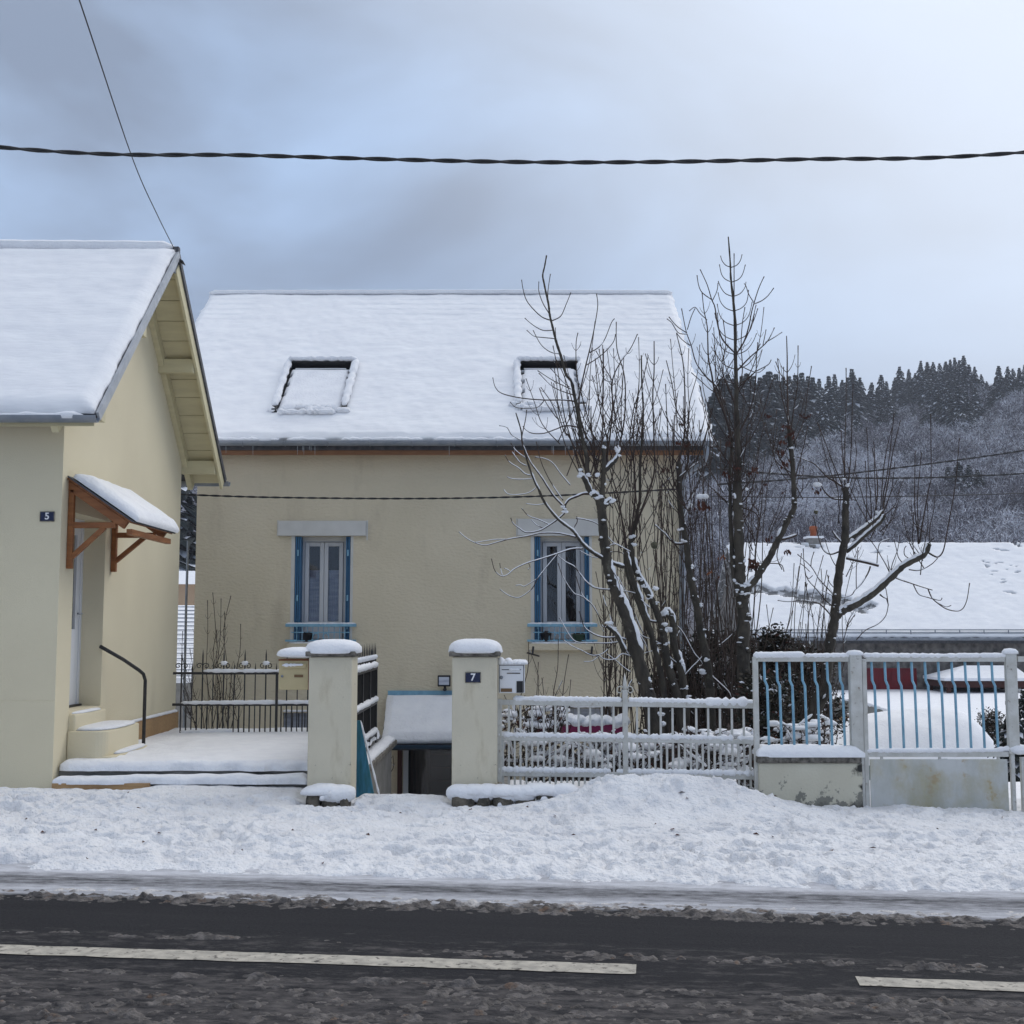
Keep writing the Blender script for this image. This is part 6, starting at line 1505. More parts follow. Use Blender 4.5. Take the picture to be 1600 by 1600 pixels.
# --- many-stemmed bare shrub that fills the gap between the trunks
def shrub(name, label, px0, px1, py_base, tops, n, depth, r, seed, m_='shoot', tw=3, tl=.35, lean=60, snow=0.35, group=None):
    random.seed(seed); T = Tree(name, depth, label, 'shrub', group)
    for k in range(n):
        x = random.uniform(px0, px1); tx = x + random.uniform(-lean, lean); ty = random.uniform(*tops); D = depth + random.uniform(-0.5, 0.5)
        T.px = [(x, py_base, D)]; T.base = T.base or P(x, py_base, depth)
        mid = [(x + (tx - x) * f + random.uniform(-7, 7), py_base + (ty - py_base) * f) for f in (0.25, 0.5, 0.75)]
        T.limb([(x, py_base)] + mid + [(tx, ty)], r * random.uniform(0.7, 1.3), 0.7, tw, tl, snow=snow)
    for (mb) in [T.thin]: pass
    t = thing(name, T.base, label, 'shrub', group)
    if T.thick.f: build('trunk', T.thick, 'bark', t)
    build('stems', T.thin, m_, t); build('snow', T.snow, 'snow', t)
    random.seed(seed + 1); return t, T
shrub('bare_shrub', 'tangle of thin upright stems between the slim trunk and the tall tree', 1045, 1160, 1200, (650, 1000), 72, 14.9, 1.9, 101)
shrub('bare_shrub', 'thin upright stems in front of the right corner of the ochre house', 940, 1060, 1195, (640, 960), 44, 15.0, 1.8, 102, lean=50)
shrub('bare_shrub', 'thin twiggy stems with small leaves under the barn roof', 1170, 1300, 1190, (860, 1040), 48, 15.2, 1.5, 103, lean=70)
shrub('bare_shrub', 'few bare twigs rising beside the white letterbox', 795, 865, 1180, (985, 1090), 9, 13.0, 1.3, 104, tw=2, tl=.2, lean=40)
shrub('climbing_shrub', 'brown twiggy climber on the ochre wall behind the black railing', 305, 372, 1150, (905, 1080), 26, 18.3, 1.0, 105, tw=6, tl=.22, lean=26, snow=0.0)
shrub('bare_shrub', 'small branching twig beside the basement door', 580, 605, 1262, (1180, 1215), 5, 16.6, 1.3, 106, tw=2, tl=.15, lean=20)

# --- evergreen shrubs behind
def evergreen(px, py0, py1, w, depth, n, seed, label, m_='evergreen'):
    n = int(n * 2.6); random.seed(seed); base = P(px, py1, depth); t = thing('evergreen_shrub', base, label, 'shrub', 'dark evergreen shrubs behind the fence')
    top = P(px, py0, depth).z; H = top - base.z; W = w * ppm(depth)
    st = MB()
    for k in range(14):
        a = random.uniform(0, 6.28); e = base + Vector((math.cos(a) * W * 0.4, math.sin(a) * W * 0.3, H * random.uniform(0.6, 0.95)))
        st.tube([base, base + (e - base) * 0.5 + Vector((0, 0, 0.1)), e], [0.014, 0.009, 0.004], 4)
    build('stems', st, 'bark', t)
    r2 = np.random.default_rng(seed); cl = 46
    cc = np.stack([r2.normal(0, 0.42, cl) * W, r2.normal(0, 0.36, cl) * W, r2.uniform(0.08, 0.93, cl) * H], 1)
    cc[:, :2] *= (1.12 - 0.55 * (cc[:, 2:3] / H) ** 2)
    c = cc[r2.integers(0, cl, n)] + r2.normal(0, 0.085, (n, 3))
    d = r2.normal(0, 1, (n, 3)); d[:, 2] = np.abs(d[:, 2]) * 0.7 - 0.2; d /= np.linalg.norm(d, axis=1, keepdims=True)
    s = np.cross(d, r2.normal(0, 1, (n, 3))); s /= np.linalg.norm(s, axis=1, keepdims=True)
    l = r2.uniform(0.035, 0.085, (n, 1)); V = np.stack([c, c + d * l * 0.5 + s * l * 0.22, c + d * l, c + d * l * 0.5 - s * l * 0.22], 1).reshape(-1, 3)
    F = np.arange(n * 4).reshape(n, 4)
    put('foliage', mesh_np('foliage', V, F, [m_, 'dry_leaf', 'snow'], False, r2.choice([0] * 22 + [1, 1, 2], n)), t)
    sn = MB()
    for k in range(26):
        p = cc[r2.integers(0, cl)]; sn.blob(base + Vector((p[0], p[1] - 0.08, p[2] + 0.05)), r2.uniform(.015, .04), .03, r2.uniform(.01, .022), jit=0.25, nu=7, nv=4)
    build('snow', sn, 'snow', t)
evergreen(1120, 985, 1215, 95, 15.8, 6500, 201, 'dark evergreen shrub behind the slim trunk')
evergreen(1200, 985, 1215, 85, 16.0, 5200, 202, 'tall olive evergreen shrub between the tall tree and the spreading tree')
evergreen(1258, 1000, 1215, 45, 16.3, 3000, 203, 'low reddish evergreen shrub below the barn gutter')
evergreen(1060, 1040, 1215, 60, 15.6, 3000, 204, 'small dark evergreen shrub at the right corner of the ochre house')
evergreen(1205, 1060, 1240, 55, 13.6, 3500, 206, 'low evergreen shrub just behind the blue barred panel')

evergreen(1552, 1112, 1215, 26, 28.0, 2500, 207, 'dark clipped bush behind the right end of the snowed-in car')
# --- snow laden shrubs behind the white fence
def snowy(px0, px1, py0, py1, depth, n, seed, label, size=1.0):
    random.seed(seed); base = P((px0 + px1) / 2, py1 + 15, depth); t = thing('snowy_shrub', base, label, 'shrub', 'snow laden shrubs behind the white fence')
    tw, sn = MB(), MB(); m = ppm(depth)
    for k in range(n):
        x, y = random.uniform(px0, px1), py1 - (py1 - py0) * random.random() ** 0.8; D = depth + random.uniform(-0.25, 0.35); p = P(x, y, D)
        r = random.uniform(5, 13) * m * size
        sn.blob(p, r * random.uniform(0.9, 1.7), r, r * random.uniform(0.45, 0.8), nu=9, nv=6, jit=0.18, p=2.2, zdn=r * 0.3)
    for k in range(int(n * 1.5)):
        a = P(random.uniform(px0, px1), py1 + 8, depth + random.uniform(-.2, .3)); b = P(random.uniform(px0 - 8, px1 + 8), random.uniform(py0 - 12, py1 - 15), depth + random.uniform(-.3, .3))
        mid = (a + b) / 2 + Vector((random.uniform(-.12, .12), 0, random.uniform(0.0, .15)))
        q = catmull([a, mid, b], 5); tw.tube(q, [0.006 - 0.003 * i / len(q) for i in range(len(q))], 4)
        if random.random() < 0.55: snow_line(sn, [v + Vector((0, -0.004, 0.009)) for v in q[3:]], 0.028, 0.026, None, 0.4, gap=0.35)
    r2 = np.random.default_rng(seed); nl = n * 16
    c = np.array([P(random.uniform(px0, px1), random.uniform(py0, py1 + 8), depth + random.uniform(-.1, .5)) for _ in range(nl)])
    d = r2.normal(0, 1, (nl, 3)); s = r2.normal(0, 1, (nl, 3)); l = 0.032
    V = np.stack([c, c + d * l * 0.4 + s * l * 0.3, c + d * l, c + d * l * 0.4 - s * l * 0.3], 1).reshape(-1, 3) - np.array(base)
    build('stems', tw, 'twig', t)
    put('foliage', mesh_np('foliage', V, np.arange(nl * 4).reshape(nl, 4), ['twig', 'evergreen', 'dry_leaf'], False, r2.choice([0, 0, 1, 2], nl)), t)
    build('snow', sn, 'snow', t)
snowy(782, 822, 1108, 1205, 12.7, 16, 301, 'snowy shrub just behind the white letterbox', 0.7)
snowy(822, 880, 1098, 1150, 13.4, 26, 302, 'round snow cushion shrub left of the magenta planter')
snowy(820, 960, 1152, 1212, 12.6, 60, 303, 'broad arching shrub buried in snow below the magenta planter')
snowy(930, 1050, 1150, 1212, 12.8, 34, 304, 'snowy twigs at the foot of the leaning pollard')
snowy(1050, 1180, 1140, 1215, 12.7, 48, 305, 'snowy brushwood at the foot of the slim and the tall tree')
snowy(1195, 1300, 1128, 1185, 12.9, 34, 306, 'snowy undergrowth behind the blue barred panel')
# planter
a, b = P(828, 1141, 14.2), P(978, 1131, 14.2)
t = thing('planter', ((a.x + b.x) / 2, 14.2, a.z), 'long magenta planter under snow behind the white fence', 'planter')
m = MB(); m.box((a.x, 14.2, a.z - 0.03), (b.x, 14.45, b.z)); build('box', m, 'magenta', t, bevel=0.01)
m = MB(); m.box((a.x - 0.02, 14.18, b.z), (b.x + 0.02, 14.2, b.z + 0.02)); build('rim', m, 'magenta', t)
m = MB(); random.seed(5)
for k in range(18): m.blob((a.x + (b.x - a.x) * (k + 0.5) / 18, 14.3, b.z + 0.015), 0.09, 0.17, random.uniform(0.05, 0.10), nu=10, nv=6, jit=0.2, zdn=random.choice([0.03, 0.06, 0.09]))
build('snow', m, 'snow', t)
# bird feeders
def feeder(px, py, Y, r, label, snow=False):
    c = P(px, py, Y); t = thing('bird_feeder', c, label, 'bird feeder'); m = MB(); m.blob(c, r, r, r, nu=12, nv=8, jit=0.04); build('fat_ball', m, 'suet', t)
    m = MB(); m.tube([c + Vector((0, 0, r)), c + Vector((0.01, 0, r + 0.22))], 0.002, 4); build('string', m, 'black_iron', t)
    if snow: m = MB(); m.blob(c + Vector((0, -0.004, r * 0.8)), r * 0.7, r * 0.7, r * 0.3, jit=0.1); build('snow', m, 'snow', t)
feeder(1022.5, 852, 13.5, 0.040, 'round fat ball hanging between the bare stems')
feeder(1275, 800, 14.6, 0.026, 'small snow topped fat ball hanging at the spreading tree', True)

# ================================================================== OVERHEAD LINES
random.seed(77)
def cable(pts, r, label, m_='rubber', strands=1, pitch=0.32, name='cable', sides=6):
    q = catmull([Vector(p) for p in pts], 40 if strands > 1 else 12); mb = MB()
    if strands == 1: mb.tube(q, r, sides)
    else:
        acc = [0.0]
        for i in range(1, len(q)): acc.append(acc[-1] + (q[i] - q[i-1]).length)
        for s_ in range(strands):
            w0 = 2 * math.pi * s_ / strands
            mb.tube([p + Vector((0, math.cos(w0 + 6.283 * acc[i] / pitch), math.sin(w0 + 6.283 * acc[i] / pitch))) * r * 0.48 for i, p in enumerate(q)], r * 0.58, 6)
    return props(build(name, mb, m_), label, 'cable')
ex = lambda a, b, s: a + (a - b) * s
c0, c1, c2, c3, c4 = (P(x, y, 9.0) for x, y in ((0, 230), (400, 243), (850, 253.5), (1250, 249), (1600, 238)))
e0 = c0 + (c0 - c1) * 2.2 + Vector((0, 0, 0.35)); e1 = c4 + (c4 - c3) * 2.2 + Vector((0, 0, 0.25))
cable([e0, c0, c1, c2, c3, c4, e1], 0.0165, 'thick twisted black cable strung across the sky', strands=2, pitch=0.52)
a = Vector((XO - 0.02, LYR, rz + 0.06)); b = P(208, 250, 11.0); c = P(124, 0, 7.6)
cable([a, (a + b) / 2 + Vector((0, 0, -0.03)), b, c, c + (c - b) * 1.6], 0.0055, 'thin wire running from the left gable peak up out of the picture')
cable([P(270, 772, 17.7), P(420, 777, 17.7), P(650, 779, 17.7), P(850, 775, 17.7), P(1064, 764, 17.9)], 0.015, 'dark twisted cable spanning the ochre facade above the windows', strands=2, pitch=0.35)
cable([P(1120, 733, 30), P(1340, 747, 30), P(1600, 740, 30), P(1900, 715, 30)], 0.026, 'lower dark cable before the wooded hill', strands=2, pitch=0.6)
cable([P(1120, 757, 32), P(1300, 743, 32), P(1600, 704, 32), P(1900, 650, 32)], 0.026, 'dark cable rising to the right before the wooded hill', strands=2, pitch=0.6)
cable([P(1090, 775, 40), P(1300, 777, 40), P(1600, 771, 40), P(1900, 760, 40)], 0.016, 'thin faint wire lowest before the wooded hill')
mb = MB(); mb.tube([P(294, 845, 20.0), P(291, 940, 20.0), P(288, 1080, 20.0), P(288, 1180, 20)], 0.022, 8)
props(build('pole', mb, 'zinc'), 'thin grey pole in the gap between the two houses', 'pole')

# ================================================================== SNOWED-IN CAR, BARN, SMALL THINGS BEHIND
CYD = 24.0
car = thing('parked_car', P(1420, 1180, CYD), 'parked car buried under snow behind the blue barred gate', 'car')
def cz(py): return P(1400, py, CYD).z
def cx(px): return P(px, 1140, CYD).x
body = [(1275, 1215), (1275, 1165), (1285, 1152), (1345, 1145), (1390, 1122), (1420, 1116), (1520, 1118), (1545, 1140), (1566, 1165), (1570, 1215)]
m = MB(); m.prism([(cx(1420 + (x - 1420) * 0.94), CYD + 0.30, cz(y) - 0.16) for x, y in body], (0, 1.25, 0)); build('body', m, 'car_paint', car, bevel=0.05)
m = MB(); m.prism([(cx(x), CYD + 0.28, cz(y) - 0.15) for x, y in ((1350, 1150), (1392, 1128), (1450, 1126), (1450, 1150))], (0, 0.02, 0)); build('side_window', m, 'car_glass', car)
m = MB(); m.prism([(cx(x), CYD + 0.28, cz(y) - 0.15) for x, y in ((1456, 1150), (1456, 1126), (1515, 1127), (1535, 1150))], (0, 0.02, 0)); build('side_window', m, 'car_glass', car)
for px in (1325, 1515):
    m = MB(); m.cyl((cx(px), CYD + 0.12, cz(1215)), (cx(px), CYD + 0.34, cz(1215)), 0.29, 18); w_ = build('wheel', m, 'plastic_black', car)
    m = MB(); m.cyl((cx(px), CYD + 0.10, cz(1215)), (cx(px), CYD + 0.125, cz(1215)), 0.18, 14); build('rim', m, 'zinc', w_)
prof = [(1262, 1178), (1272, 1160), (1282, 1150), (1300, 1142), (1320, 1138), (1340, 1132), (1362, 1126), (1385, 1121), (1410, 1117), (1440, 1113.5), (1480, 1112), (1510, 1112.5), (1527, 1116), (1541, 1125), (1552, 1138), (1562, 1154), (1569, 1172), (1573, 1195)]
q = catmull([Vector((cx(x), 0, cz(y))) for x, y in prof], 3)
nx_, ny_ = len(q), 26
V = []
for j in range(ny_):
    g = j / (ny_ - 1); rise = math.sin(math.pi * min(max(g, 0), 1)) ** 0.38
    for i, p in enumerate(q):
        z = cz(1240) + (p.z - cz(1240)) * (0.42 + 0.58 * rise) + 0.05 * float(fbm(p.x * 1.6, g * 4, 3, 91))
        V.append((p.x, CYD - 0.05 + 1.9 * g - 0.30 * (1 - rise), z))
V = np.array(V) - np.array(car.location)
put('snow', mesh_np('snow', V, grid_faces(nx_, ny_), 'snow'), car)
# low walls by the car
t = thing('garden_wall', P(1350, 1120, 27), 'grey slab topped low wall behind the snowed-in car', 'wall')
m = MB(); m.prism([P(1303, 1093, 27), P(1345, 1098, 27), P(1412, 1121, 27), P(1412, 1160, 27), P(1303, 1160, 27)], (0, 0.3, 0)); build('wall', m, 'concrete', t)
m = MB(); snow_line(m, [P(1303, 1092, 27.1), P(1345, 1097, 27.1), P(1412, 1120, 27.1)], 0.24, 0.09, 20, 0.2); build('snow', m, 'snow', t)
t = thing('stone_block', P(1318, 1130, 26), 'small tan stone block with a snowy slab behind the gate post', 'stone block')
m = MB(); m.box(P(1306, 1140, 26), P(1334, 1120, 26) + Vector((0, 0.4, 0))); build('block', m, 'tan_wall', t, bevel=0.02)
m = MB(); m.obox(P(1300, 1118, 25.9), P(1352, 1122, 25.9) - P(1300, 1118, 25.9), (0, 0.6, 0), (0, 0, 0.05)); build('slab', m, 'concrete', t)
m = MB(); snow_line(m, [P(1302, 1116, 26.1), P(1350, 1120, 26.1)], 0.4, 0.09, 12, 0.2); build('snow', m, 'snow', t)
# stone barn
BY = 56.0
barn = thing('barn', P(1400, 1077, BY), 'long stone barn with a snow covered roof and red doors', 'barn')
bx0, bx1 = P(1174, 1000, BY).x, 44.0
def BZ(py, Y=BY): return P(1400, py, Y).z
be, bb = BZ(991), -1.5
m = MB(); m.box((bx0 + 0.3, BY, bb), (bx1, BY + 12, be)); m.prism([(bx0 + 0.3, BY, be), (bx0 + 0.3, BY + 12, be), (bx0 + 0.3, BY + 6, be + 4.4)], (0.4, 0, 0)); build('wall', m, 'barn_stone', barn)
rY, rZ = 62.0, P(1400, 846, 62.0).z - 0.15
eY, eZ = BY - 0.5, be - 0.15
sv = Vector((0, rY - eY, rZ - eZ)); ls = sv.length; sv.normalize(); nv = Vector((0, -sv.z, sv.y))
m = MB(); m.obox((bx0, eY, eZ), (bx1 - bx0 + 0.5, 0, 0), sv * ls, -nv * 0.15); m.obox((bx0, 2 * rY - eY, eZ), (bx1 - bx0 + 0.5, 0, 0), Vector((0, -sv.y, sv.z)) * ls, Vector((0, -nv.y, nv.z)) * -0.15); build('roof', m, 'barn_tile', barn)
def b_uv(px, py):
    d = P(px, py, 1.0) - Vector((0, 0, CAM_Z)); k = sv.z / sv.y; Y = (eZ - k * eY - CAM_Z) / (d.z - k); p = P(px, py, Y); return p.x - bx0, (Y - eY) / sv.y
bare_c = [b_uv(*t) for t in ((1180, 925), (1215, 928), (1260, 936), (1300, 944), (1335, 953))]
def barn_hole(u, v):
    r = np.zeros(u.shape, bool); w = 0.12 * np.sin(u * 5) + 0.25 * fbm(u * 2, v * 2, 2, 95)
    for (a, b) in bare_c: r |= ((u - a) / 1.1) ** 2 + ((v - b + w) / (0.40)) ** 2 < 1
    r |= (fbm(u * 1.1, v * 2.5, 3, 96) > 0.42) & (v > ls * 0.86)
    r |= (fbm(u * 2.2, v * 3.5, 2, 97) > 0.40) & (np.abs(u - b_uv(1600, 905)[0]) < 1.6) & (np.abs(v - b_uv(1600, 905)[1]) < 1.5)
    return r
snow_slab('snow', (bx0, eY, eZ), (1, 0, 0), sv, nv, bx1 - bx0, ls + 0.1, 300, 90, 0.16, 'snow_roof', barn, hole=barn_hole, edge=0.2, lump=0.25, seed=98, ragged=0.08)
m = MB(); gutter(m, bx0 - 0.1, bx1, eY - 0.12, eZ - 0.02, 0.12); build('gutter', m, 'zinc', barn)
m = MB(); m.bar((bx0, eY + 0.05, eZ + 0.35), (bx1, eY + 0.05, eZ + 0.35), 0.05); m.bar((bx0, eY + 0.02, eZ + 0.22), (bx1, eY + 0.02, eZ + 0.22), 0.04)
for k in range(30): x = bx0 + 0.5 + k * 1.1; m.bar((x, eY + 0.05, eZ), (x, eY + 0.05, eZ + 0.38), 0.04)
build('snow_guard', m, 'zinc', barn)
m = MB(); m.box((bx0 + 0.1, eY + 0.1, eZ - 0.26), (bx1, eY + 0.2, eZ - 0.05)); build('fascia', m, 'slate', barn)
def bdoor(pa, pb, py0, py1, mt, nm):
    a, b = P(pa, py1, BY - 0.04), P(pb, py0, BY - 0.04); m = MB(); m.box((a.x, BY - 0.05, a.z), (b.x, BY + 0.1, b.z)); d = build(nm, m, mt, barn, bevel=0.01)
    m = MB()
    for k in range(1, 8): x = a.x + (b.x - a.x) * k / 8; m.box((x - 0.012, BY - 0.062, a.z), (x + 0.012, BY - 0.051, b.z))
    build('batten', m, mt, d)
bdoor(1355, 1432, 1044, 1079, 'barn_red', 'door'); bdoor(1262, 1276, 1052, 1076, 'barn_red', 'shutter'); bdoor(1495, 1530, 1044, 1079, 'plastic_black', 'window')
# snow roofed lean-to before the barn
LY = 53.0
t = thing('well_shelter', P(1540, 1070, LY), 'small snow roofed shelter with red brown eaves before the barn', 'shelter')
a, b, c, d = P(1476, 1064, LY), P(1612, 1064, LY), P(1584, 1044, LY + 1.4), P(1506, 1044, LY + 1.4)
a2, b2 = P(1476, 1064, LY) + Vector((0, 2.8, 0)), P(1612, 1064, LY) + Vector((0, 2.8, 0))
m = MB(); m.add([a, b, c, d, a2, b2], [(0, 1, 2, 3), (5, 4, 3, 2), (4, 0, 3), (1, 5, 2), (0, 4, 5, 1)]); build('roof', m, 'slate', t)
up = Vector((0, 0, 0.12)); m = MB(); m.add([a + up, b + up, c + up, d + up, a2 + up, b2 + up, a, b, a2, b2], [(0, 1, 2, 3), (5, 4, 3, 2), (4, 0, 3), (1, 5, 2), (6, 7, 1, 0), (8, 6, 0, 4), (7, 9, 5, 1)]); build('snow', m, 'snow', t)
m = MB(); m.box((a.x + 0.1, LY + 0.1, a.z - 0.28), (b.x - 0.1, LY + 2.7, a.z - 0.01)); build('beam', m, 'dark_eaves', t)
for xx in (a.x + 0.25, b.x - 0.25):
    for yy in (LY + 0.25, LY + 2.5): m = MB(); m.box((xx - 0.08, yy - 0.08, -1.5), (xx + 0.08, yy + 0.08, a.z - 0.25)); build('post', m, 'dark_eaves', t)
# chimney pot on the barn ridge
c = P(1271, 840, 62.0); t = thing('chimney', c, 'orange terracotta chimney pot on the barn ridge', 'chimney')
m = MB(); m.box(c + Vector((-0.3, -0.3, -0.5)), c + Vector((0.3, 0.3, -0.05))); build('base', m, 'concrete', t)
m = MB(); m.box(c + Vector((-0.42, -0.42, -0.048)), c + Vector((0.42, 0.42, 0.05))); build('slab', m, 'snow', t)
m = MB(); m.tube([c + Vector((0, 0, 0.05)), c + Vector((0, 0, 0.35)), c + Vector((0, 0, 0.36)), c + Vector((0, 0, 0.52)), c + Vector((0, 0, 0.58))], [0.16, 0.16, 0.20, 0.20, 0.16], 14); build('pot', m, 'terracotta', t)

# distant pieces seen in the gap between the houses
t = thing('cottage', P(294, 940, 70), 'distant tan cottage with a snowy roof in the gap between the houses', 'house')
a, b = P(240, 943, 70), P(330, 913, 70)
m = MB(); m.box((a.x, 70, -1.5), (b.x, 76, b.z)); build('wall', m, 'tan_wall', t)
m = MB(); e = Vector((a.x - 0.3, 69.6, b.z)); r_ = P(294, 892, 73).z; m.prism([(a.x - 0.3, 69.6, b.z), (a.x - 0.3, 76.4, b.z), (a.x - 0.3, 73, r_)], (b.x - a.x + 0.6, 0, 0)); build('roof', m, 'snow', t)
m = MB(); m.box((a.x + 1.2, 69.97, 0.6), (a.x + 1.5, 70.02, 1.1)); build('window', m, 'plastic_black', t)
t = thing('shed', P(294, 1080, 32), 'low shed with a ribbed snowy roof in the gap between the houses', 'shed')
p0, p1 = P(262, 1068, 30), P(318, 1068, 30); q0, q1 = P(262, 952, 40), P(318, 952, 40)
q1 = Vector((p1.x, q1.y, q1.z)); q0 = Vector((p0.x, q0.y, q0.z))
p0.x -= 2.5; q0.x -= 2.5
m = MB(); m.prism([p0, q0, (q0.x, q0.y, -1.6), (p0.x, p0.y, -1.6)], (p1.x - p0.x, 0, 0)); build('wall', m, 'concrete', t)
m = MB(); m.obox(p0 + Vector((0, 0, 0.01)), (p1.x - p0.x, 0, 0), q0 - p0, (0, 0, 0.12)); build('snow', m, 'snow', t)
for k in range(16):
    f = (k + 0.5) / 16; m = MB(); s0 = p0 + (q0 - p0) * f + Vector((0, 0, 0.125)); m.bar(s0 + Vector((0, 0, 0.01)), s0 + Vector((p1.x - p0.x, -0.4, 0.0)), 0.045, 0.03); build('rib', m, 'zinc_light', t)

# ================================================================== WOODED HILL
CREST = [(-4000, 640), (200, 640), (900, 660), (1100, 668), (1200, 660), (1300, 655), (1400, 640), (1440, 626), (1480, 618), (1520, 622), (1560, 636), (1600, 630), (1700, 620), (2600, 560), (6000, 560)]
cpx = np.array([c[0] for c in CREST], float); cpy = np.array([c[1] for c in CREST], float)
HY0, HY1 = 112.0, 430.0
def hill_z(X, Y):
    X = np.asarray(X, float); Y = np.asarray(Y, float)
    px = 800 + F_PX * X / HY1                                  # the crest profile, measured along the far ridge
    py = np.interp(px, cpx, cpy)
    v = (800 - py) / F_PX; zc = CAM_Z + HY1 * (SP + v * CP) / (CP - v * SP)
    f = np.clip((Y - HY0) / (HY1 - HY0), 0, 1)
    z = -1.3 + (zc + 1.3) * (0.88 * f + 0.12 * f * f)
    z = z + 3.5 * fbm(X / 60, Y / 60, 3, 111) * np.sin(np.pi * f)
    return np.where(Y > HY1, z - (Y - HY1) * 0.25, z)
sheet('hill', -420, 620, 110, 700, 150, 90, hill_z, 'hill_soil', kind='structure')

def on_hill(px, py):
    lo, hi = HY0, HY1
    d = P(px, py, 1.0) - Vector((0, 0, CAM_Z))
    prev = None
    for Y in np.linspace(HY0, HY1, 160):
        h = float(hill_z(d.x * Y, Y))
        if h >= CAM_Z + d.z * Y: return Vector((d.x * Y, Y, h))
    Y = HY1; return Vector((d.x * Y, Y, float(hill_z(d.x * Y, Y))))

def conifer(seed, snowy, wide):
    """Spruce of height 1: trunk, whorls of drooping boughs, snow lying on the boughs."""
    r = random.Random(seed); tr, bo, sn = MB(), MB(), MB()
    tr.tube([(0, 0, -0.03), (0, 0, 0.5), (0, 0, 0.98)], [0.018, 0.011, 0.003], 5)
    tiers = 24
    for k in range(tiers):
        z = 0.07 + 0.91 * (k / (tiers - 1)) ** 0.92
        R0 = wide * (1 - z) ** 0.82 + 0.012
        nb = 10 if k < 16 else 6
        for b in range(nb):
            a = 2 * math.pi * (b + r.random()) / nb; R = R0 * r.uniform(0.5, 1.25); dz = -R * r.uniform(0.2, 0.7); zj = r.uniform(-0.03, 0.03) * (1.1 - z)
            d = Vector((math.cos(a), math.sin(a), 0)); s = Vector((-d.y, d.x, 0)); w = 0.016 + R * 0.19
            p0 = Vector((0, 0, z + 0.02 + zj)); p1 = p0 + d * R * 0.55 + Vector((0, 0, dz * 0.35)); p2 = p0 + d * R + Vector((0, 0, dz))
            h = Vector((0, 0, -0.028))
            bo.add([p0, p1 + s * w, p2, p1 - s * w, p1 + h - s * w * .4, p2 + h * 1.2], [(0, 1, 2), (0, 2, 3), (0, 4, 5), (1, 5, 2), (3, 2, 5)])
            if r.random() < snowy:
                o = Vector((0, 0, 0.006)); f = r.uniform(0.45, 0.95)
                sn.add([p0 + (p1 - p0) * 0.35 + o, p1 + s * w * 0.85 * f + o, p1 + (p2 - p1) * f + o, p1 - s * w * 0.85 * f + o], [(0, 1, 2), (0, 2, 3)])
    ms = []
    for nm, mb, mt in (('trunk', tr, 'bark'), ('crown', bo, 'spruce'), ('snow', sn, 'spruce_snow')):
        me = bpy.data.meshes.new(nm); me.from_pydata(mb.v, [], mb.f); me.materials.append(M[mt]); me.update(); ms.append(me)
    return ms
dusted = [conifer(400 + i, 0.70 + 0.06 * i, 0.25 + 0.025 * (i % 3)) for i in range(5)]
laden = [conifer(500 + i, 0.90, 0.27 + 0.025 * (i % 3)) for i in range(4)]
random.seed(9)
def spruce(base, H, kinds, label, group, wf=1.0):
    t = thing('spruce_tree', base, label, 'tree', group)
    ms = random.choice(kinds); s = H; rz_ = random.uniform(0, 6.28)
    for nm, me in zip(('trunk', 'crown', 'snow'), ms):
        o = put(nm, me, t); o.scale = (s * wf, s * wf, s); o.rotation_euler = (0, 0, rz_)
    return t
G1 = 'dark spruces along the hill crest'
L1 = 'dark snow dusted spruce in the row along the hill crest'
G2 = 'snow laden spruces on the hillside'
L2 = 'snow laden spruce among the frosted trees on the hillside'
def place(px, top, h, kinds, label, group, wf=1.0):
    h = h * (1.35 if px < 1395 else 1.2)
    b = on_hill(px, top + h); H = (P(px, top, b.y).z - b.z)
    spruce(b + Vector((0, 0, -0.3)), H + 0.3, kinds, label, group, wf * random.uniform(1.0, 1.3))
for px, top, h in ((1297, 588, 72), (1306, 585, 66), (1318, 594, 62), (1334, 577, 84), (1327, 590, 66), (1346, 590, 66), (1340, 596, 60), (1364, 598, 56), (1379, 586, 62), (1387, 596, 56), (1372, 606, 48), (1408, 573, 66), (1400, 590, 50), (1422, 577, 58), (1432, 583, 52), (1427, 592, 44),
                   (1441, 564, 66), (1451, 566, 60), (1460, 566, 56), (1470, 568, 56), (1480, 565, 56), (1487, 562, 58), (1494, 559, 62), (1501, 563, 60), (1508, 556, 68), (1516, 570, 56), (1525, 573, 56), (1535, 585, 48), (1543, 596, 40), (1563, 572, 64), (1577, 573, 60), (1585, 576, 56), (1595, 575, 56), (1604, 570, 60), (1614, 580, 56), (1626, 566, 64), (1570, 590, 50), (1590, 592, 44),
                   (1130, 592, 150), (1140, 586, 130), (1122, 606, 130), (1150, 592, 120), (1162, 588, 110), (1170, 584, 120), (1180, 588, 110), (1190, 590, 100), (1198, 586, 100), (1205, 581, 110), (1215, 585, 100), (1226, 590, 90), (1236, 588, 90), (1245, 586, 90), (1255, 583, 90), (1265, 588, 84), (1272, 590, 84), (1282, 592, 76), (1115, 620, 140),
                   (1447, 582, 60), (1463, 584, 56), (1476, 586, 54), (1490, 584, 56), (1504, 586, 54), (1519, 594, 46), (1415, 600, 44), (1350, 608, 56), (1312, 610, 60)):
    zone = 'behind the tall bare tree' if px < 1290 else ('between the bare trees and the knoll' if px < 1395 else ('on the highest knoll of the crest' if px < 1550 else 'beside the right edge of the picture'))
    place(px, top, h, dusted, 'dark snow dusted spruce in the row ' + zone, 'dark crest spruces ' + zone)
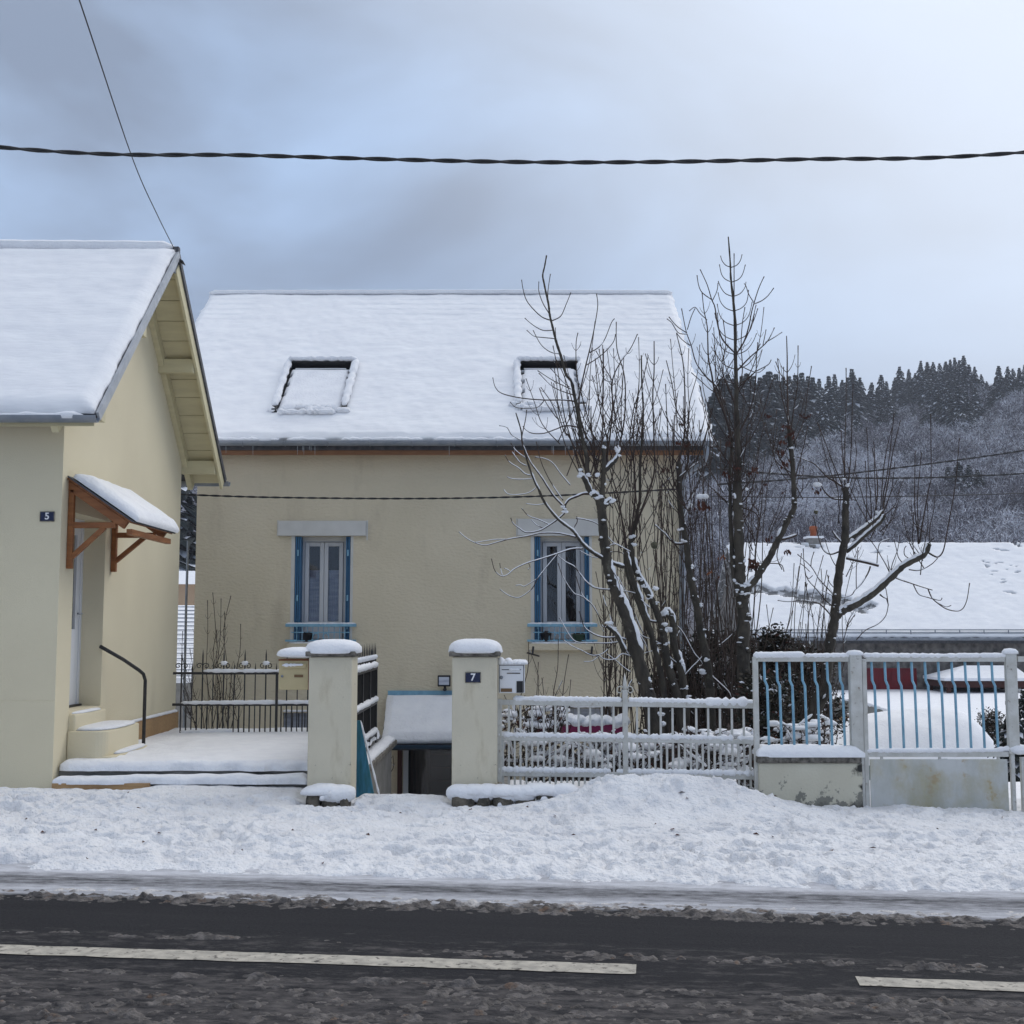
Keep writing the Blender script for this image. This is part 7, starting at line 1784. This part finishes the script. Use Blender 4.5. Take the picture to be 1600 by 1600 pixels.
for px, top, h in ((1302, 606, 86), (1290, 620, 80), (1468, 600, 78), (1484, 596, 84), (1500, 604, 84), (1512, 612, 76), (1455, 598, 64), (1526, 606, 60), (1497, 640, 44), (1508, 648, 40), (1520, 636, 40), (1592, 606, 34), (1130, 660, 100), (1150, 640, 90), (1175, 640, 90), (1200, 650, 80), (1225, 640, 74), (1340, 640, 50), (1262, 640, 66), (1378, 622, 44), (1392, 618, 42)):
    place(px, top, h, laden, L2, G2)
place(1413, 704, 42, laden, 'small snow laden spruce left of the crossing cables', None)
place(1436, 684, 26, laden, 'tiny snow laden spruce halfway up the frosted slope', None)
place(1464, 648, 36, dusted, 'slim dark spruce standing alone in the frosted wood', None)
for px, top, h in ((1484, 730, 66), (1500, 722, 72), (1516, 726, 74), (1530, 734, 66), (1540, 744, 48)):
    place(px, top, h, laden, 'snow laden spruce in the clump below the cables', 'clump of snow laden spruces below the cables')
b = P(1585, 1195, 19.0); spruce(Vector((b.x, 19.0, -1.25)), P(1585, 1086, 19).z + 1.25, dusted, 'small dark conifer at the right edge behind the gate', None, 1.25)
b = P(1604, 1195, 20.5); spruce(Vector((b.x, 20.5, -1.35)), P(1604, 1078, 20.5).z + 1.35, dusted, 'second dark conifer cut off by the right edge', None, 1.2)
b = P(292, 990, 90); place(270, 700, 300, dusted, 'dark spruce seen in the gap between the houses', None)

# frosted broadleaf wood that clothes the slope: nobody could count it
NT, NB = 2300, 400
r3 = np.random.default_rng(77)
Yt = HY0 + (HY1 - HY0 - 4) * r3.random(NT) ** 0.85
pxt = np.where(r3.random(NT) < 0.86, r3.uniform(1040, 1720, NT), r3.uniform(180, 420, NT))
Xt = (pxt - 800) / F_PX * Yt
keep_ = (Yt < 335) | (r3.random(NT) < 0.22) | ((pxt > 1530) & (r3.random(NT) < 0.6))          # the crest belongs to the spruces
Xt, Yt, pxt = Xt[keep_], Yt[keep_], pxt[keep_]; NT = len(Xt)
Zt = hill_z(Xt, Yt)
Ht = r3.uniform(5.0, 9.5, NT); Wt = Ht * r3.uniform(0.32, 0.5, NT)
frost = np.clip(0.15 + 0.80 * r3.random(NT) + 0.75 * fbm(Xt / 24, Yt / 40, 3, 121), 0.04, 1.0)
d = r3.normal(0, 1, (NT, NB, 3)); d[..., 2] = np.abs(d[..., 2]) * 0.9 - 0.25; d /= np.linalg.norm(d, axis=2, keepdims=True)
rad = r3.uniform(0.35, 1.0, (NT, NB, 1)) ** 0.6
cen = np.stack([Xt, Yt, Zt + Ht * 0.55], 1)[:, None, :]
sc = np.stack([Wt, Wt, Ht * 0.5], 1)[:, None, :]
p0 = cen + d * sc * rad * 0.80
dirn = d * 0.7 + r3.normal(0, 0.6, (NT, NB, 3)); dirn[..., 2] += 0.2
dirn /= np.linalg.norm(dirn, axis=2, keepdims=True)
ln = r3.uniform(0.35, 1.3, (NT, NB, 1)) * (Ht[:, None, None] / 8)
sd = np.cross(dirn, r3.normal(0, 1, (NT, NB, 3))); sd /= np.linalg.norm(sd, axis=2, keepdims=True)
wd = 0.055 * (Yt[:, None, None] / 200) ** 0.8 * r3.uniform(0.6, 1.4, (NT, NB, 1))
V = np.stack([p0 - sd * wd, p0 + sd * wd, p0 + dirn * ln], 2).reshape(-1, 3)
F = np.arange(NT * NB * 3).reshape(-1, 3)
u = r3.random((NT, NB)); fr_ = frost[:, None] * (0.75 + 0.7 * d[..., 2])          # upper twigs take the frost colour more often
mi = np.where(u < fr_ * 0.55, 0, np.where(u < fr_ * 0.55 + 0.25, 1, 2)).ravel()
wood = put('frosted_wood', mesh_np('frosted_wood', V, F, ['far_frost', 'far_grey', 'far_twig'], False, mi))
props(wood, 'frosted leafless wood covering the hillside', 'wood', None, 'stuff')
tm = MB()
for i in range(0, NT, 2): tm.tube([(Xt[i], Yt[i], Zt[i] - 0.3), (Xt[i] + 0.2, Yt[i], Zt[i] + Ht[i] * 0.55)], [0.13, 0.05], 4, cap=False)
build('wood_trunks', tm, 'far_twig', wood, kind='stuff')

# fallen leaves and twigs on the snow of the verge
random.seed(31); m = MB()
for k in range(46):
    x, y = random.uniform(-4.5, 4.8), random.uniform(8.3, 11.7)
    if k == 0: x, y = 1.55, 11.05
    if k == 1: x, y = 3.05, 10.95
    z = float(verge_z(np.array([x]), np.array([y]))[0]); s = random.uniform(0.012, 0.034); a = random.uniform(0, 6.28); dx_, dy_ = math.cos(a) * s, math.sin(a) * s
    m.add([(x - dx_, y - dy_, z + 0.006), (x + dy_ * 0.5, y - dx_ * 0.5, z + 0.02), (x + dx_, y + dy_, z + 0.008), (x - dy_ * 0.5, y + dx_ * 0.5, z + 0.012)], [(0, 1, 2), (0, 2, 3)])
props(build('fallen_leaves', m, 'dry_leaf'), 'scattered dark leaves and twigs lying on the snowy verge', 'leaves', None, 'stuff')

# ================================================================== WINTER AIR
m = bpy.data.materials.new('haze_air'); m.use_nodes = True
nt = m.node_tree; nt.nodes.clear()
o_ = nt.nodes.new('ShaderNodeOutputMaterial'); v_ = nt.nodes.new('ShaderNodeVolumePrincipled')
v_.inputs['Color'].default_value = (0.86, 0.90, 1.0, 1); v_.inputs['Density'].default_value = HAZE
nt.links.new(v_.outputs['Volume'], o_.inputs['Volume']); M['haze_air'] = m
hb = MB(); hb.box((-460, -90, -25.0), (660, 730, 150.0)); build('haze', hb, 'haze_air', kind='stuff')
